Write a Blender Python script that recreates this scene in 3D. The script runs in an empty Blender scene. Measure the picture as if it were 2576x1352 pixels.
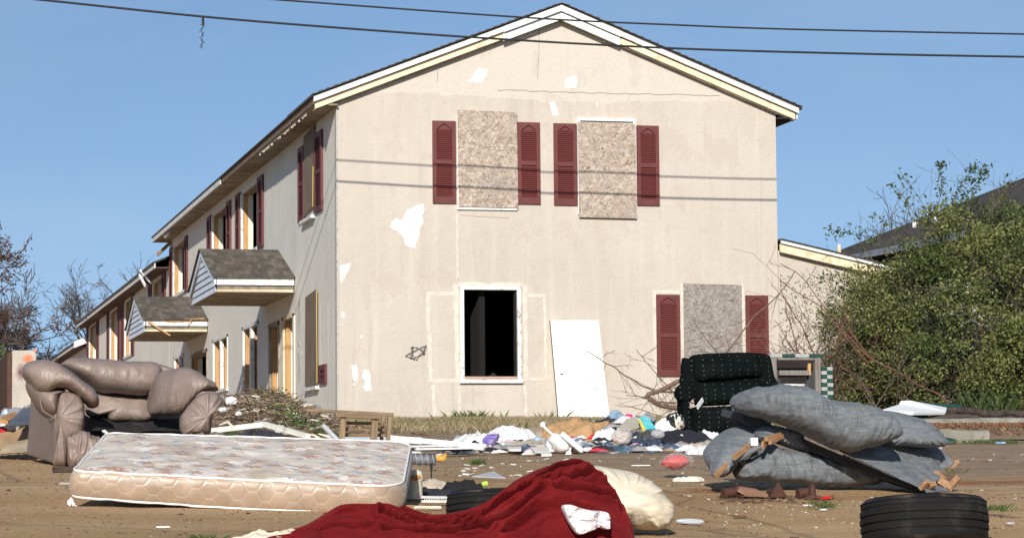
import bpy, math, random
import numpy as np
from mathutils import Matrix, Vector

scene = bpy.context.scene
C = scene.collection
random.seed(7)

# ---------------------------------------------------------------- camera
PP = np.array([1288., 676.])
V1 = np.array([-320., 1215.]); V2 = np.array([29300., 961.])   # vanishing points of the house (depth, width)
F = math.sqrt(-float(np.dot(V1-PP, V2-PP)))
def nrm(v): v = np.asarray(v, float); return v/np.linalg.norm(v)
_Y = nrm([*(V1-PP), F]); _X = nrm([*(V2-PP), F]); _X = nrm(_X-np.dot(_X, _Y)*_Y); _Z = np.cross(_X, _Y)
R = np.array([_X, _Y, _Z])                                      # camera (right, down, forward) -> world
cam_d = bpy.data.cameras.new('camera'); cam = bpy.data.objects.new('camera', cam_d); C.objects.link(cam)
cam_d.sensor_width = 36; cam_d.lens = F/2576*36; cam_d.clip_end = 3000; cam_d.clip_start = .1
cx_, cy_, cz_ = R@np.array([1, 0, 0]), R@np.array([0, -1, 0]), R@np.array([0, 0, -1])
cam.matrix_world = Matrix([[cx_[i], cy_[i], cz_[i], 0] for i in range(3)]+[[0, 0, 0, 1]])
scene.camera = cam

# ---------------------------------------------------------------- light
SUN = nrm([.33, 1.0, -.44])                                     # travel direction of sunlight
elev = math.asin(-SUN[2]); az = math.atan2(-SUN[0], -SUN[1])
sd = bpy.data.lights.new('sun', 'SUN'); sd.energy = 5.0; sd.angle = math.radians(.5); sd.color = (1, .955, .88)
sun = bpy.data.objects.new('sun', sd); C.objects.link(sun)
sun.rotation_euler = Vector(tuple(SUN)).to_track_quat('-Z', 'Y').to_euler()
w = bpy.data.worlds.new('World'); scene.world = w; w.use_nodes = True
nt = w.node_tree; nt.nodes.clear()
sky = nt.nodes.new('ShaderNodeTexSky'); sky.sky_type = 'NISHITA'; sky.sun_disc = False
sky.sun_elevation = elev; sky.sun_rotation = az
sky.air_density = 1.0; sky.dust_density = .3; sky.ozone_density = 3.0
tc = nt.nodes.new('ShaderNodeTexCoord'); mp = nt.nodes.new('ShaderNodeMapping'); mp.vector_type = 'POINT'
mp.inputs['Location'].default_value = (0, 0, .14); mp.inputs['Scale'].default_value = (1, 1, .9)
nt.links.new(tc.outputs['Generated'], mp.inputs['Vector']); nt.links.new(mp.outputs['Vector'], sky.inputs['Vector'])
bg = nt.nodes.new('ShaderNodeBackground'); bg.inputs['Strength'].default_value = .107
# thin high cirrus
cn = nt.nodes.new('ShaderNodeTexNoise'); cn.inputs['Scale'].default_value = 5; cn.inputs['Detail'].default_value = 7; cn.inputs['Distortion'].default_value = .6
cm = nt.nodes.new('ShaderNodeMapping'); cm.inputs['Scale'].default_value = (1, .6, 3.5)
nt.links.new(tc.outputs['Generated'], cm.inputs['Vector']); nt.links.new(cm.outputs['Vector'], cn.inputs['Vector'])
cr = nt.nodes.new('ShaderNodeValToRGB'); cr.color_ramp.elements[0].position = .42; cr.color_ramp.elements[1].position = .9
cr.color_ramp.elements[1].color = (.26, .26, .26, 1)
nt.links.new(cn.outputs['Fac'], cr.inputs['Fac'])
mx = nt.nodes.new('ShaderNodeMix'); mx.data_type = 'RGBA'; mx.inputs['B'].default_value = (5.2, 6.0, 7.0, 1)
nt.links.new(cr.outputs['Color'], mx.inputs['Factor']); nt.links.new(sky.outputs['Color'], mx.inputs['A'])
nt.links.new(mx.outputs['Result'], bg.inputs['Color'])
wo = nt.nodes.new('ShaderNodeOutputWorld'); nt.links.new(bg.outputs['Background'], wo.inputs['Surface'])
scene.render.engine = 'CYCLES'
scene.view_settings.view_transform = 'Standard'; scene.view_settings.look = 'None'
scene.view_settings.exposure = 0.12; scene.view_settings.gamma = 1.0

# ---------------------------------------------------------------- geometry helpers
def ray(x, y): return R@nrm([x-PP[0], y-PP[1], F])
def P(x, y, Y):                                                 # point of the plane Y=const seen at (x, y)
    r = ray(x, y); return r*Y/r[1]
def PX(x, y, X):
    r = ray(x, y); return r*X/r[0]
_gy = [-300, 0, 5, 12.5, 15.5, 17.5, 21, 25.5, 29, 34, 40, 46, 60, 80, 120, 600, 1500]
_gz = [-3, -.85, -.72, -.31, -.215, -.11, .07, .25, .385, .60, .82, .99, 1.45, 2.1, 3.1, 15, 36]
_ty = np.linspace(-20, 140, 1601); _tz = np.interp(_ty, _gy, _gz)
_k = np.ones(25)/25.; _tz2 = np.convolve(np.pad(_tz, 12, 'edge'), _k, 'valid'); _tz2[:30] = _tz[:30]; _tz2[-30:] = _tz[-30:]
def G0(y): y = np.asarray(y, float); return np.where((y > -19) & (y < 139), np.interp(y, _ty, _tz2), np.interp(y, _gy, _gz))
MOUNDS = []                                                     # (x, y, h, sx, sy)
def sm(t): t = np.clip(t, 0, 1); return t*t*(3-2*t)
def cross(x, y): return .026*np.clip(4.6-x, 0, 7)*np.clip((y-12)/5, 0, 1)*np.clip((60-y)/25, 0, 1)-.10*sm((x-4.35)/.8)*(1-sm((y-13.9)/2.2))
def G(x, y, mounds=True):
    x = np.asarray(x, float); y = np.asarray(y, float); z = G0(y)+cross(x, y)
    if mounds:
        for (mx_, my_, h, sx, sy) in MOUNDS: z = z+h*np.exp(-((x-mx_)/sx)**2-((y-my_)/sy)**2)
    return z
def GP(px, Y): p = P(px, 1200, Y); return np.array([p[0], Y, float(G(p[0], Y))])

def _h(ix, iy, iz, s):
    n = (ix*374761393+iy*668265263+iz*2147483647+s*974634777) & 0xffffffff
    n = ((n ^ (n >> 13))*1274126177) & 0xffffffff
    n = (n ^ (n >> 16)); n = (n*2246822519) & 0xffffffff
    return ((n ^ (n >> 15)) & 0xffffff)/float(0xffffff)
def vn(x, y, z=0., s=0):
    x, y, z = np.broadcast_arrays(np.asarray(x, float), np.asarray(y, float), np.asarray(z, float))
    xi, yi, zi = np.floor(x).astype(np.int64), np.floor(y).astype(np.int64), np.floor(z).astype(np.int64)
    u, v, q = x-xi, y-yi, z-zi
    u, v, q = u*u*(3-2*u), v*v*(3-2*v), q*q*(3-2*q)
    r = 0
    for a in (0, 1):
        for b in (0, 1):
            for c in (0, 1):
                r = r+_h(xi+a, yi+b, zi+c, s)*(u if a else 1-u)*(v if b else 1-v)*(q if c else 1-q)
    return r*2-1
def fbm(x, y, z=0., s=0, o=4):
    r = 0; a = .5; f = 1.
    for i in range(o): r = r+a*vn(x*f, y*f, np.asarray(z)*f, s+i*17); a *= .5; f *= 2.03
    return r
def ridge(x, y, z=0., s=0, o=3):
    r = 0; a = .5; f = 1.
    for i in range(o): r = r+a*(1-2*np.abs(vn(x*f, y*f, np.asarray(z)*f, s+i*31))); a *= .5; f *= 1.9
    return r

class MB:
    def __init__(s): s.v = []; s.f = []; s.n = 0; s.uv = []
    def add(s, v, f):
        v = np.asarray(v, float).reshape(-1, 3); s.v.append(v)
        s.f += [tuple(i+s.n for i in q) for q in f]; s.n += len(v); return s
    def box(s, a, b):
        a, b = np.minimum(a, b), np.maximum(a, b)
        x0, y0, z0 = a; x1, y1, z1 = b
        return s.add([(x0,y0,z0),(x1,y0,z0),(x1,y1,z0),(x0,y1,z0),(x0,y0,z1),(x1,y0,z1),(x1,y1,z1),(x0,y1,z1)],
                     [(0,3,2,1),(4,5,6,7),(0,1,5,4),(1,2,6,5),(2,3,7,6),(3,0,4,7)])
    def obox(s, c, ax, ay, az):                                  # centre and three half vectors
        c, ax, ay, az = [np.asarray(q, float) for q in (c, ax, ay, az)]
        v = [c+i*ax+j*ay+k*az for k in (-1, 1) for (i, j) in ((-1,-1),(1,-1),(1,1),(-1,1))]
        return s.add(v, [(0,3,2,1),(4,5,6,7),(0,1,5,4),(1,2,6,5),(2,3,7,6),(3,0,4,7)])
    def beam(s, p, q, w, t, up=(0, 0, 1)):                       # plank from p to q, width w along up, thickness t
        p = np.asarray(p, float); q = np.asarray(q, float); d = (q-p)/2; n = nrm(d); u = np.asarray(up, float); u = u-np.dot(u, n)*n
        u = nrm(u); b = np.cross(n, u)
        return s.obox((p+q)/2, d, u*w/2, b*t/2)
    def prism(s, pts, ext):
        pts = np.asarray(pts, float); n = len(pts); e = np.asarray(ext, float)
        f = [tuple(range(n)), tuple(range(2*n-1, n-1, -1))]+[(i, i+n, (i+1) % n+n, (i+1) % n) for i in range(n)]
        return s.add(np.vstack([pts, pts+e]), f)
    def tube(s, pts, r, k=5, cap=True):
        pts = np.asarray(pts, float); n = len(pts); r = np.broadcast_to(r, (n,))
        V = []; up = np.array([.1, .3, 1.])
        for i in range(n):
            d = pts[min(i+1, n-1)]-pts[max(i-1, 0)]; d = d/(np.linalg.norm(d)+1e-9)
            a = np.cross(d, up); 
            if np.linalg.norm(a) < 1e-3: a = np.cross(d, [1, 0, 0])
            a = nrm(a); b = np.cross(a, d)
            for j in range(k):
                t = 2*math.pi*j/k; V.append(pts[i]+r[i]*(a*math.cos(t)+b*math.sin(t)))
        f = [(i*k+j, i*k+(j+1) % k, (i+1)*k+(j+1) % k, (i+1)*k+j) for i in range(n-1) for j in range(k)]
        if cap: f += [tuple(range(k-1, -1, -1)), tuple(range((n-1)*k, n*k))]
        return s.add(V, f)
    def grid(s, V, cu=False, cv=False):                          # V: (nu, nv, 3)
        nu, nv = V.shape[:2]; f = []
        for i in range(nu if cu else nu-1):
            for j in range(nv if cv else nv-1):
                i2, j2 = (i+1) % nu, (j+1) % nv
                f.append((i*nv+j, i2*nv+j, i2*nv+j2, i*nv+j2))
        return s.add(V.reshape(-1, 3), f)
    def obj(s, name, mat, parent=None, smooth=False, loc=None, bevel=0, uv=None, kind=None, label=None):
        v = np.vstack(s.v)
        if loc is None: loc = np.array([0., 0, 0]) if parent is None else np.array(parent.matrix_basis.translation)
        loc = np.asarray(loc, float)
        me = bpy.data.meshes.new(name); me.from_pydata((v-loc).tolist(), [], s.f); me.update()
        if smooth: me.polygons.foreach_set('use_smooth', [True]*len(me.polygons))
        me.materials.append(mat)
        if uv is not None:
            l = me.uv_layers.new(name='uv'); li = np.zeros(len(me.loops), np.int32); me.loops.foreach_get('vertex_index', li)
            l.data.foreach_set('uv', np.asarray(uv, float)[li].ravel())
        o = bpy.data.objects.new(name, me); C.objects.link(o)
        if parent is not None:
            o.parent = parent; o.location = loc-np.array(parent.matrix_basis.translation)
        else: o.location = loc
        if bevel:
            m = o.modifiers.new('bevel', 'BEVEL'); m.width = bevel; m.segments = 2; m.limit_method = 'ANGLE'
        if kind: o['kind'] = kind
        if label: o['label'] = label
        return o
def sub_parent(o, parent, loc=None):
    o.parent = parent; return o
def thing(name, label, cat, loc=(0, 0, 0), group=None):
    o = bpy.data.objects.new(name, None); C.objects.link(o); o.empty_display_size = .2
    o.location = tuple(float(q) for q in loc); o['label'] = label; o['category'] = cat
    if group: o['group'] = group
    return o
def tag(o, label, cat, group=None):
    o['label'] = label; o['category'] = cat
    if group: o['group'] = group
    return o
# sub-parts: parent is itself a child; its world origin is carried along
def wloc(o):
    p = np.array(o.location)
    while o.parent: o = o.parent; p = p+np.array(o.location)
    return p
def sub(mb, name, mat, part, **k):
    o = mb.obj(name, mat, None, loc=wloc(part), **k); o.parent = part; o.location = (0, 0, 0); return o

# ---------------------------------------------------------------- materials
def newmat(name):
    m = bpy.data.materials.new(name); m.use_nodes = True; n = m.node_tree; b = n.nodes['Principled BSDF']; return m, n, b
def N(n, t, **k):
    q = n.nodes.new(t)
    for a, v in k.items():
        if a.startswith('i_'):
            q.inputs[a[2:].replace('_', ' ')].default_value = v
        else: setattr(q, a, v)
    return q
def coords(n, scale=(1, 1, 1), src='Object', rot=(0, 0, 0)):
    t = N(n, 'ShaderNodeTexCoord'); m = N(n, 'ShaderNodeMapping'); m.inputs['Scale'].default_value = scale; m.inputs['Rotation'].default_value = rot
    n.links.new(t.outputs[src], m.inputs['Vector']); return m.outputs['Vector']
def ramp(n, fac, stops):
    r = N(n, 'ShaderNodeValToRGB'); e = r.color_ramp.elements
    while len(e) > 1: e.remove(e[-1])
    e[0].position = stops[0][0]; e[0].color = (*stops[0][1], 1) if len(stops[0][1]) == 3 else stops[0][1]
    for p, c in stops[1:]:
        q = e.new(p); q.color = (*c, 1)
    n.links.new(fac, r.inputs['Fac']); return r.outputs['Color']
def mixc(n, fac, a, b, mode='MIX'):
    m = N(n, 'ShaderNodeMix', data_type='RGBA', blend_type=mode)
    for i, q in (('Factor', fac), ('A', a), ('B', b)):
        if isinstance(q, (int, float)): m.inputs[i].default_value = q
        elif isinstance(q, tuple): m.inputs[i].default_value = (*q, 1)
        else: n.links.new(q, m.inputs[i])
    return m.outputs['Result']
def noise(n, vec, scale, detail=5, rough=.6, dist=0):
    q = N(n, 'ShaderNodeTexNoise'); q.inputs['Scale'].default_value = scale; q.inputs['Detail'].default_value = detail
    q.inputs['Roughness'].default_value = rough; q.inputs['Distortion'].default_value = dist
    n.links.new(vec, q.inputs['Vector']); return q.outputs['Fac']
def bump(n, b, h, strength, dist=.01, prev=None):
    q = N(n, 'ShaderNodeBump'); q.inputs['Strength'].default_value = strength; q.inputs['Distance'].default_value = dist
    n.links.new(h, q.inputs['Height'])
    if prev is not None: n.links.new(prev, q.inputs['Normal'])
    n.links.new(q.outputs['Normal'], b.inputs['Normal']); return q.outputs['Normal']
def math_(n, op, a, b=None, c=None):
    q = N(n, 'ShaderNodeMath', operation=op)
    for i, v in enumerate((a, b, c)):
        if v is None: continue
        if isinstance(v, (int, float)): q.inputs[i].default_value = v
        else: n.links.new(v, q.inputs[i])
    return q.outputs[0]
_mc = {}
def mat(name, col, rough=.8, var=.18, vs=6., bs=60., bst=.25, bd=.004, col2=None, spec=.5, stretch=(1, 1, 1), dirt=None, dscale=2., metal=0, sheen=0):
    key = name
    if key in _mc: return _mc[key]
    m, n, b = newmat(name); v = coords(n, stretch)
    f = noise(n, v, vs, 6, .65)
    c2 = col2 or tuple(min(1, q*(1-var*1.6)) for q in col); c1 = tuple(min(1, q*(1+var*.6)) for q in col)
    c = ramp(n, f, [(.3, c2), (.62, c1)])
    if dirt:
        d = noise(n, v, dscale, 7, .7); k = ramp(n, d, [(.52, (0, 0, 0)), (.68, (1, 1, 1))])
        c = mixc(n, k, c, dirt)
    n.links.new(c, b.inputs['Base Color']); b.inputs['Roughness'].default_value = rough; b.inputs['Specular IOR Level'].default_value = spec
    b.inputs['Metallic'].default_value = metal
    if sheen: b.inputs['Sheen Weight'].default_value = sheen; b.inputs['Sheen Roughness'].default_value = .5
    if bst: bump(n, b, noise(n, v, bs, 4, .6), bst, bd)
    _mc[key] = m; return m

def wood(name, a, bb, sc=(3, 3, 3), axis=0, rough=.75):
    if name in _mc: return _mc[name]
    m, n, b = newmat(name); s = [22, 22, 22]; s[axis] = 1.5
    v = coords(n, tuple(s)); f = noise(n, v, 1.6, 7, .7, .4); c = ramp(n, f, [(.3, a), (.7, bb)])
    g = noise(n, coords(n), 3., 4, .6); c = mixc(n, ramp(n, g, [(.55, (0, 0, 0)), (.75, (.5, .5, .5))]), c, tuple(q*.45 for q in a))
    n.links.new(c, b.inputs['Base Color']); b.inputs['Roughness'].default_value = rough; bump(n, b, f, .4, .004)
    _mc[name] = m; return m

def stucco(name, base, gablelight=True):
    m, n, b = newmat(name); v = coords(n)
    big = noise(n, v, .55, 6, .6); c = ramp(n, big, [(.3, tuple(q*.92 for q in base)), (.7, tuple(min(1, q*1.05) for q in base))])
    st = noise(n, coords(n, (3.2, 3.2, .25)), 1.5, 5, .6)               # rain streaks
    c = mixc(n, ramp(n, st, [(.50, (0, 0, 0)), (.75, (.55, .55, .55))]), c, tuple(min(1, q*1.17) for q in base))
    st2 = noise(n, coords(n, (5, 5, .35)), 1.1, 5, .6)
    c = mixc(n, ramp(n, st2, [(.56, (0, 0, 0)), (.8, (.6, .6, .6))]), c, tuple(q*.78 for q in (base[0], base[1]*.97, base[2]*.93)))
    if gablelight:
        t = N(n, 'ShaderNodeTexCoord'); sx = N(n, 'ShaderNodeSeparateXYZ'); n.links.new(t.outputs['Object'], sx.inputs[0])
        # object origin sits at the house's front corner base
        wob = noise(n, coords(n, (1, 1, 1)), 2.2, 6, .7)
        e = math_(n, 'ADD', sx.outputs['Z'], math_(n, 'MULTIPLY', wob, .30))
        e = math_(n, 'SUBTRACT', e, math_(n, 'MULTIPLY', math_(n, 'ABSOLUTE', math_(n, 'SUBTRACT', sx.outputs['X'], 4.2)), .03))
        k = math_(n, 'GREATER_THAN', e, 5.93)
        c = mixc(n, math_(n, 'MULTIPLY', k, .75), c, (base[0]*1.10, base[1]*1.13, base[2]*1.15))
    blot = noise(n, coords(n, (1, 1, .8)), 1.35, 8, .72, .4); c = mixc(n, ramp(n, blot, [(.54, (0, 0, 0)), (.60, (.35, .35, .35)), (.9, (.6, .6, .6))]), c, (base[0]*.86, base[1]*.83, base[2]*.80))
    drip = noise(n, coords(n, (11, 11, .5)), 1.0, 5, .65); c = mixc(n, ramp(n, drip, [(.60, (0, 0, 0)), (.75, (.45, .45, .45))]), c, (base[0]*.74, base[1]*.70, base[2]*.64))
    pit = noise(n, v, 26, 6, .8); c = mixc(n, ramp(n, pit, [(.63, (0, 0, 0)), (.72, (.5, .5, .5))]), c, tuple(q*.72 for q in base))
    low = noise(n, v, 3.0, 8, .75); c = mixc(n, ramp(n, low, [(.58, (0, 0, 0)), (.8, (.4, .4, .4))]), c, tuple(q*.85 for q in base))
    n.links.new(c, b.inputs['Base Color']); b.inputs['Roughness'].default_value = .92; b.inputs['Specular IOR Level'].default_value = .2
    h1 = noise(n, v, 9, 6, .75, .6); h2 = noise(n, v, 34, 4, .7)
    p = bump(n, b, h1, .55, .028); bump(n, b, h2, .35, .008, p)
    return m

def osb(name, tone=(1, 1, 1), dark=0.):
    m, n, b = newmat(name)
    def layer(rot, sc, sd):
        v = coords(n, (sc, sc, sc), rot=rot)
        m2 = N(n, 'ShaderNodeMapping'); m2.inputs['Scale'].default_value = (1, 1, .22); m2.inputs['Location'].default_value = (sd, sd*2, 0)
        n.links.new(v, m2.inputs['Vector'])
        w_ = N(n, 'ShaderNodeTexVoronoi', feature='F1'); w_.inputs['Scale'].default_value = 1; w_.inputs['Randomness'].default_value = 1
        n.links.new(m2.outputs['Vector'], w_.inputs['Vector']); return w_.outputs['Color'], w_.outputs['Distance']
    ca, da = layer((0, .5, 0), 42, 0); cb, db = layer((0, -.7, 0), 36, 5); cc, dc = layer((0, 1.6, 0), 48, 9)
    k1 = noise(n, coords(n), 22, 3, .6, 1.5); k2 = noise(n, coords(n, rot=(0, 1, 0)), 18, 3, .6, 1.5)
    f = mixc(n, ramp(n, k1, [(.47, (0, 0, 0)), (.53, (1, 1, 1))]), ca, cb); f = mixc(n, ramp(n, k2, [(.5, (0, 0, 0)), (.56, (1, 1, 1))]), f, cc)
    s = N(n, 'ShaderNodeSeparateColor'); n.links.new(f, s.inputs[0])
    pal = [(.0, (.17, .115, .08)), (.22, (.30, .225, .17)), (.5, (.37, .29, .225)), (.75, (.43, .345, .275)), (1., (.56, .49, .42))]
    c = ramp(n, s.outputs[0], [(p_, tuple(q*t_*(1-dark) for q, t_ in zip(c_, tone))) for p_, c_ in pal])
    g = noise(n, coords(n), 2., 5, .6); c = mixc(n, ramp(n, g, [(.5, (0, 0, 0)), (.72, (.4, .4, .4))]), c, (.22, .21, .2))
    n.links.new(c, b.inputs['Base Color']); b.inputs['Roughness'].default_value = .8; bump(n, b, s.outputs[1], .3, .003)
    return m

# ---------------------------------------------------------------- soft shapes
def resample(pts, n, closed=True):
    pts = np.asarray(pts, float); m = len(pts)
    if closed: idx = lambda i: pts[i % m]; segs = m
    else: idx = lambda i: pts[min(max(i, 0), m-1)]; segs = m-1
    out = []
    for i in range(segs):
        p0, p1, p2, p3 = idx(i-1), idx(i), idx(i+1), idx(i+2)
        for t in np.linspace(0, 1, 12, endpoint=False):
            out.append(.5*((2*p1)+(-p0+p2)*t+(2*p0-5*p1+4*p2-p3)*t*t+(-p0+3*p1-3*p2+p3)*t**3))
    if not closed: out.append(pts[-1])
    out = np.array(out); q = np.vstack([out, out[:1]]) if closed else out
    L = np.r_[0, np.cumsum(np.linalg.norm(np.diff(q, axis=0), axis=1))]
    t = np.linspace(0, L[-1], n, endpoint=not closed)
    return np.stack([np.interp(t, L, q[:, i]) for i in range(q.shape[1])], 1)

def puff(mb, outline, Y, thick, back=None, tilt=0., skew=0., p=2.3, wr=.012, pl=.012, pf=26, seed=0, rings=26, n=110, lf=4., dirs=(1., 1.), center=None, pe=4., low=False):
    """a stuffed cushion: outline in the plane Y, swelling towards and away from the viewer"""
    back = thick if back is None else back
    o = resample(np.array([P(x, y, Y)[[0, 2]] for x, y in outline]), n)
    c = o.mean(0) if center is None else P(center[0], center[1], Y)[[0, 2]]
    th = np.linspace(0, 2*np.pi, n, endpoint=False)
    for sgn, T in ((-1, thick), (1, back)):
        t = np.linspace(0, 1, rings); s = np.sin(t*np.pi/2)
        S = s[:, None]*np.ones(n)[None]; xz = c[None, None]+(o-c)[None]*S[..., None]
        prof = (1-S**p)**(1/p)
        X, Z = xz[..., 0], xz[..., 1]
        w_ = wr*fbm(X*lf*dirs[0], Z*lf*dirs[1], 0, seed+5, 4)*np.minimum(1, (1-S)*6)
        pleat = pl*(S**pe)*np.minimum(1, (1-S)*10)*(ridge(np.cos(th)[None]*pf/6+S*.6, np.sin(th)[None]*pf/6, 0, seed, 2)+.5*vn(np.cos(th)[None]*pf/2, np.sin(th)[None]*pf/2, S*1.5, seed+3))
        if low: pleat = pleat*np.clip((c[1]-Z)/np.ptp(o[:, 1])*2.6+.25, 0, 1)
        D = sgn*(T*prof+(w_+pleat)*(1 if sgn < 0 else .3))
        Yv = Y+D+tilt*(Z-c[1])+skew*(X-c[0])
        V = np.stack([X, Yv, Z], -1)
        if sgn > 0: V = V[:, ::-1]
        mb.grid(V, cv=True)
    return mb

def loft(mb, top, bot, Y, thick, nu=90, nv=40, p=2., endp=6., wr=.012, lf=(5, 5), seed=0, dY=None, gather=0., gf=9, twist=0, hp=None):
    """a long soft body between a top and a bottom line"""
    T = resample([P(x, y, Y)[[0, 2]] for x, y in top], nu, False); B = resample([P(x, y, Y)[[0, 2]] for x, y in bot], nu, False)
    u = np.linspace(0, 1, nu); ph = np.linspace(0, 2*np.pi, nv, endpoint=False)
    e = np.maximum(1e-3, 1-np.abs(2*u-1)**endp)**.5
    mid = (T+B)/2; half = (T-B)/2
    s, c = np.sin(ph), np.cos(ph)
    s = np.sign(s)*np.abs(s)**(2/p); c = np.sign(c)*np.abs(c)**(2/p)
    XZ = mid[:, None]+half[:, None]*(s[None, :, None])*(e[:, None, None]**.35 if hp is None else (np.maximum(1e-3, 1-np.abs(2*u-1)**hp)**.5)[:, None, None])
    dy = np.zeros(nu) if dY is None else np.interp(u, np.linspace(0, 1, len(dY)), dY)
    X, Z = XZ[..., 0], XZ[..., 1]
    nz = wr*fbm(X*lf[0], Z*lf[1], u[:, None]*2+c[None]*.7, seed, 5)
    ga = gather*ridge(u[:, None]*gf*3, ph[None]*.8+twist*u[:, None], 0, seed+9, 3)
    Yv = Y+dy[:, None]-(thick*c[None]*e[:, None])-(nz+ga)*np.where(c > 0, 1, .4)[None]
    V = np.stack([X, Yv, Z+(nz*.5+ga*.5)*np.abs(s)[None]], -1)
    mb.grid(V, cv=True)
    n0 = mb.n-nu*nv; mb.f.append(tuple(range(n0+nv-1, n0-1, -1))); mb.f.append(tuple(range(n0+(nu-1)*nv, n0+nu*nv)))
    return mb

def cloth(px, Y, w_, d, h, m, name, label, cat, seed=0, rot=0., group=None, lift=0., freq=7., rag=.28, n=120, rings=44, flat=.55, aniso=1., sharp=1.):
    c = P(px, 1200, Y); th = np.linspace(0, 2*np.pi, n, endpoint=False)
    rr = 1+rag*fbm(np.cos(th)*1.6, np.sin(th)*1.6, 0, seed, 3)*1.6+rag*.35*vn(np.cos(th)*6, np.sin(th)*6, 0, seed+1)
    S = np.linspace(0, 1, rings)[:, None]
    a = S*rr[None]*np.cos(th)[None]*w_/2; b = S*rr[None]*np.sin(th)[None]*d/2
    X = c[0]+a*math.cos(rot)-b*math.sin(rot); Yv = Y+a*math.sin(rot)+b*math.cos(rot)
    wx = fbm(a*freq*.5+3, b*freq*.5, 0, seed+7, 2)*.5
    an = seed*1.7; a2 = a*math.cos(an)-b*math.sin(an); b2 = a*math.sin(an)+b*math.cos(an)
    fo = ridge(a2*freq+wx, b2*freq*.35*aniso+wx, 0, seed+2, 4); fo = np.sign(fo)*np.abs(fo)**.8; f2 = ridge(b2*freq*1.7-wx, a2*freq*.9, 3, seed+12, 3)
    H = h*((1-S**2.6)**flat)*(.50+.62*fo+.30*f2)+h*.35*fbm(a*4, b*4, 0, seed+4, 3)*(1-S)+.010*ridge(a*22, b*22, 0, seed+6, 2)*(1-S**4)
    H = np.maximum(H, .004)
    Z = G(X, Yv)+lift*(1-S*.15)+H
    Z[-1] = np.minimum(Z[-1], G(X, Yv)[-1]+lift*.8+.0)-.012
    mb = MB(); mb.grid(np.stack([X, Yv, Z], -1), cv=True)
    o = mb.obj(name, m, None, smooth=True, loc=(c[0], Y, float(G(c[0], Y))))
    return tag(o, label, cat, group)

def blobby(px, py, Y, w_, h, d, m, name, label, cat, seed=0, amp=.18, fr=6., n=40, group=None, parent=None):
    """crumpled bag: a sphere with faceted noise"""
    c = P(px, py, Y); th = np.linspace(0, 2*np.pi, n, endpoint=False)[None]; ph = np.linspace(-np.pi/2, np.pi/2, n//2)[:, None]
    dx, dy, dz = np.cos(ph)*np.cos(th), np.cos(ph)*np.sin(th), np.sin(ph)*np.ones_like(th)
    r = 1+amp*(ridge(dx*fr/2, dy*fr/2, dz*fr/2, seed, 3)*1.3+fbm(dx*2, dy*2, dz*2, seed+1, 3))
    V = np.stack([c[0]+dx*r*w_/2, c[1]+dy*r*d/2, c[2]+dz*r*h/2], -1)
    g = float(G(c[0], c[1])); V[..., 2] = np.maximum(V[..., 2], g+.002)
    mb = MB(); mb.grid(V, cv=True)
    if parent is not None: return mb.obj(name, m, parent, smooth=True)
    return tag(mb.obj(name, m, None, smooth=True, loc=(c[0], c[1], g)), label, cat, group)
# ================================================================ materials in use
STUCCO = stucco('sandy stucco', (.515, .455, .388)); 
STUCCO_G = stucco('grey side stucco', (.72, .685, .61), False)
WHITE = mat('white painted board', (.80, .80, .78), .55, .05, 5, 40, .15, .002, dirt=(.50, .46, .40), dscale=6)
WHITE_OLD = mat('chipped white paint', (.72, .71, .68), .7, .1, 8, 40, .4, .004, dirt=(.26, .21, .16), dscale=9)
CREAM = mat('cream frieze board', (.78, .66, .44), .7, .08, 3, 30, .2, .003, dirt=(.55, .38, .24), dscale=5)
CREAM_W = mat('bare cream timber', (.66, .54, .36), .8, .15, 5, 30, .3, .003)
RED = mat('dark red shutter', (.118, .021, .017), .6, .12, 6, 50, .1, .001)
OSB1 = osb('pale chipboard'); OSB2 = osb('grey weathered chipboard', (.78, .86, .95), .12)
PLY = wood('brown stained plywood', (.10, .07, .045), (.27, .20, .135), axis=2)
SHING = [mat('brown shingle a', (.125, .105, .085), .95, .3, 30, 200, .5, .003), mat('brown shingle b', (.085, .072, .06), .95, .3, 30, 200, .5, .003),
         mat('brown shingle c', (.155, .132, .105), .95, .3, 30, 200, .5, .003), mat('brown shingle d', (.105, .086, .066), .95, .3, 30, 200, .5, .003)]
ROOFM = mat('dark roof shingles', (.06, .055, .05), .95, .35, 12, 60, .6, .01)
BARE = wood('rotten brown fascia', (.12, .075, .045), (.30, .20, .12), axis=1)
STUD = wood('orange stud timber', (.42, .21, .075), (.62, .36, .15), axis=2)
CHAR_SHADE = mat('char and inner shade', (.018, .014, .012), .95, .4, 2, 20, .3, .01)  # near-black: also paints in the darkness inside unlit openings
SOOT_SHADE = mat('soot and room shade', (.005, .004, .0035), .95, .4, 1.5, 20, .3, .01)  # near-black walls: the darkness of the rooms is put into the colour
DRYW = mat('cream plasterboard edge', (.74, .68, .55), .8, .1)
SIDING = mat('blue-white siding', (.66, .70, .76), .5, .06, 4, 30, .1, .001, dirt=(.45, .45, .45), dscale=3)
SOFF = mat('brown stained soffit', (.33, .27, .20), .9, .3, 2, 30, .3, .004, dirt=(.14, .09, .06), dscale=2.5)
PATCH = mat('bare cream render', (.80, .78, .68), .9, .04, 8, 50, .4, .004)
GHOST = mat('unpainted render strip', (.60, .54, .46), .92, .12, 7, 30, .5, .008)
DARKM = mat('dark gap and shade', (.02, .018, .016), .9, .1)  # real gaps and holes, also painted shade under eave and slats

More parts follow.
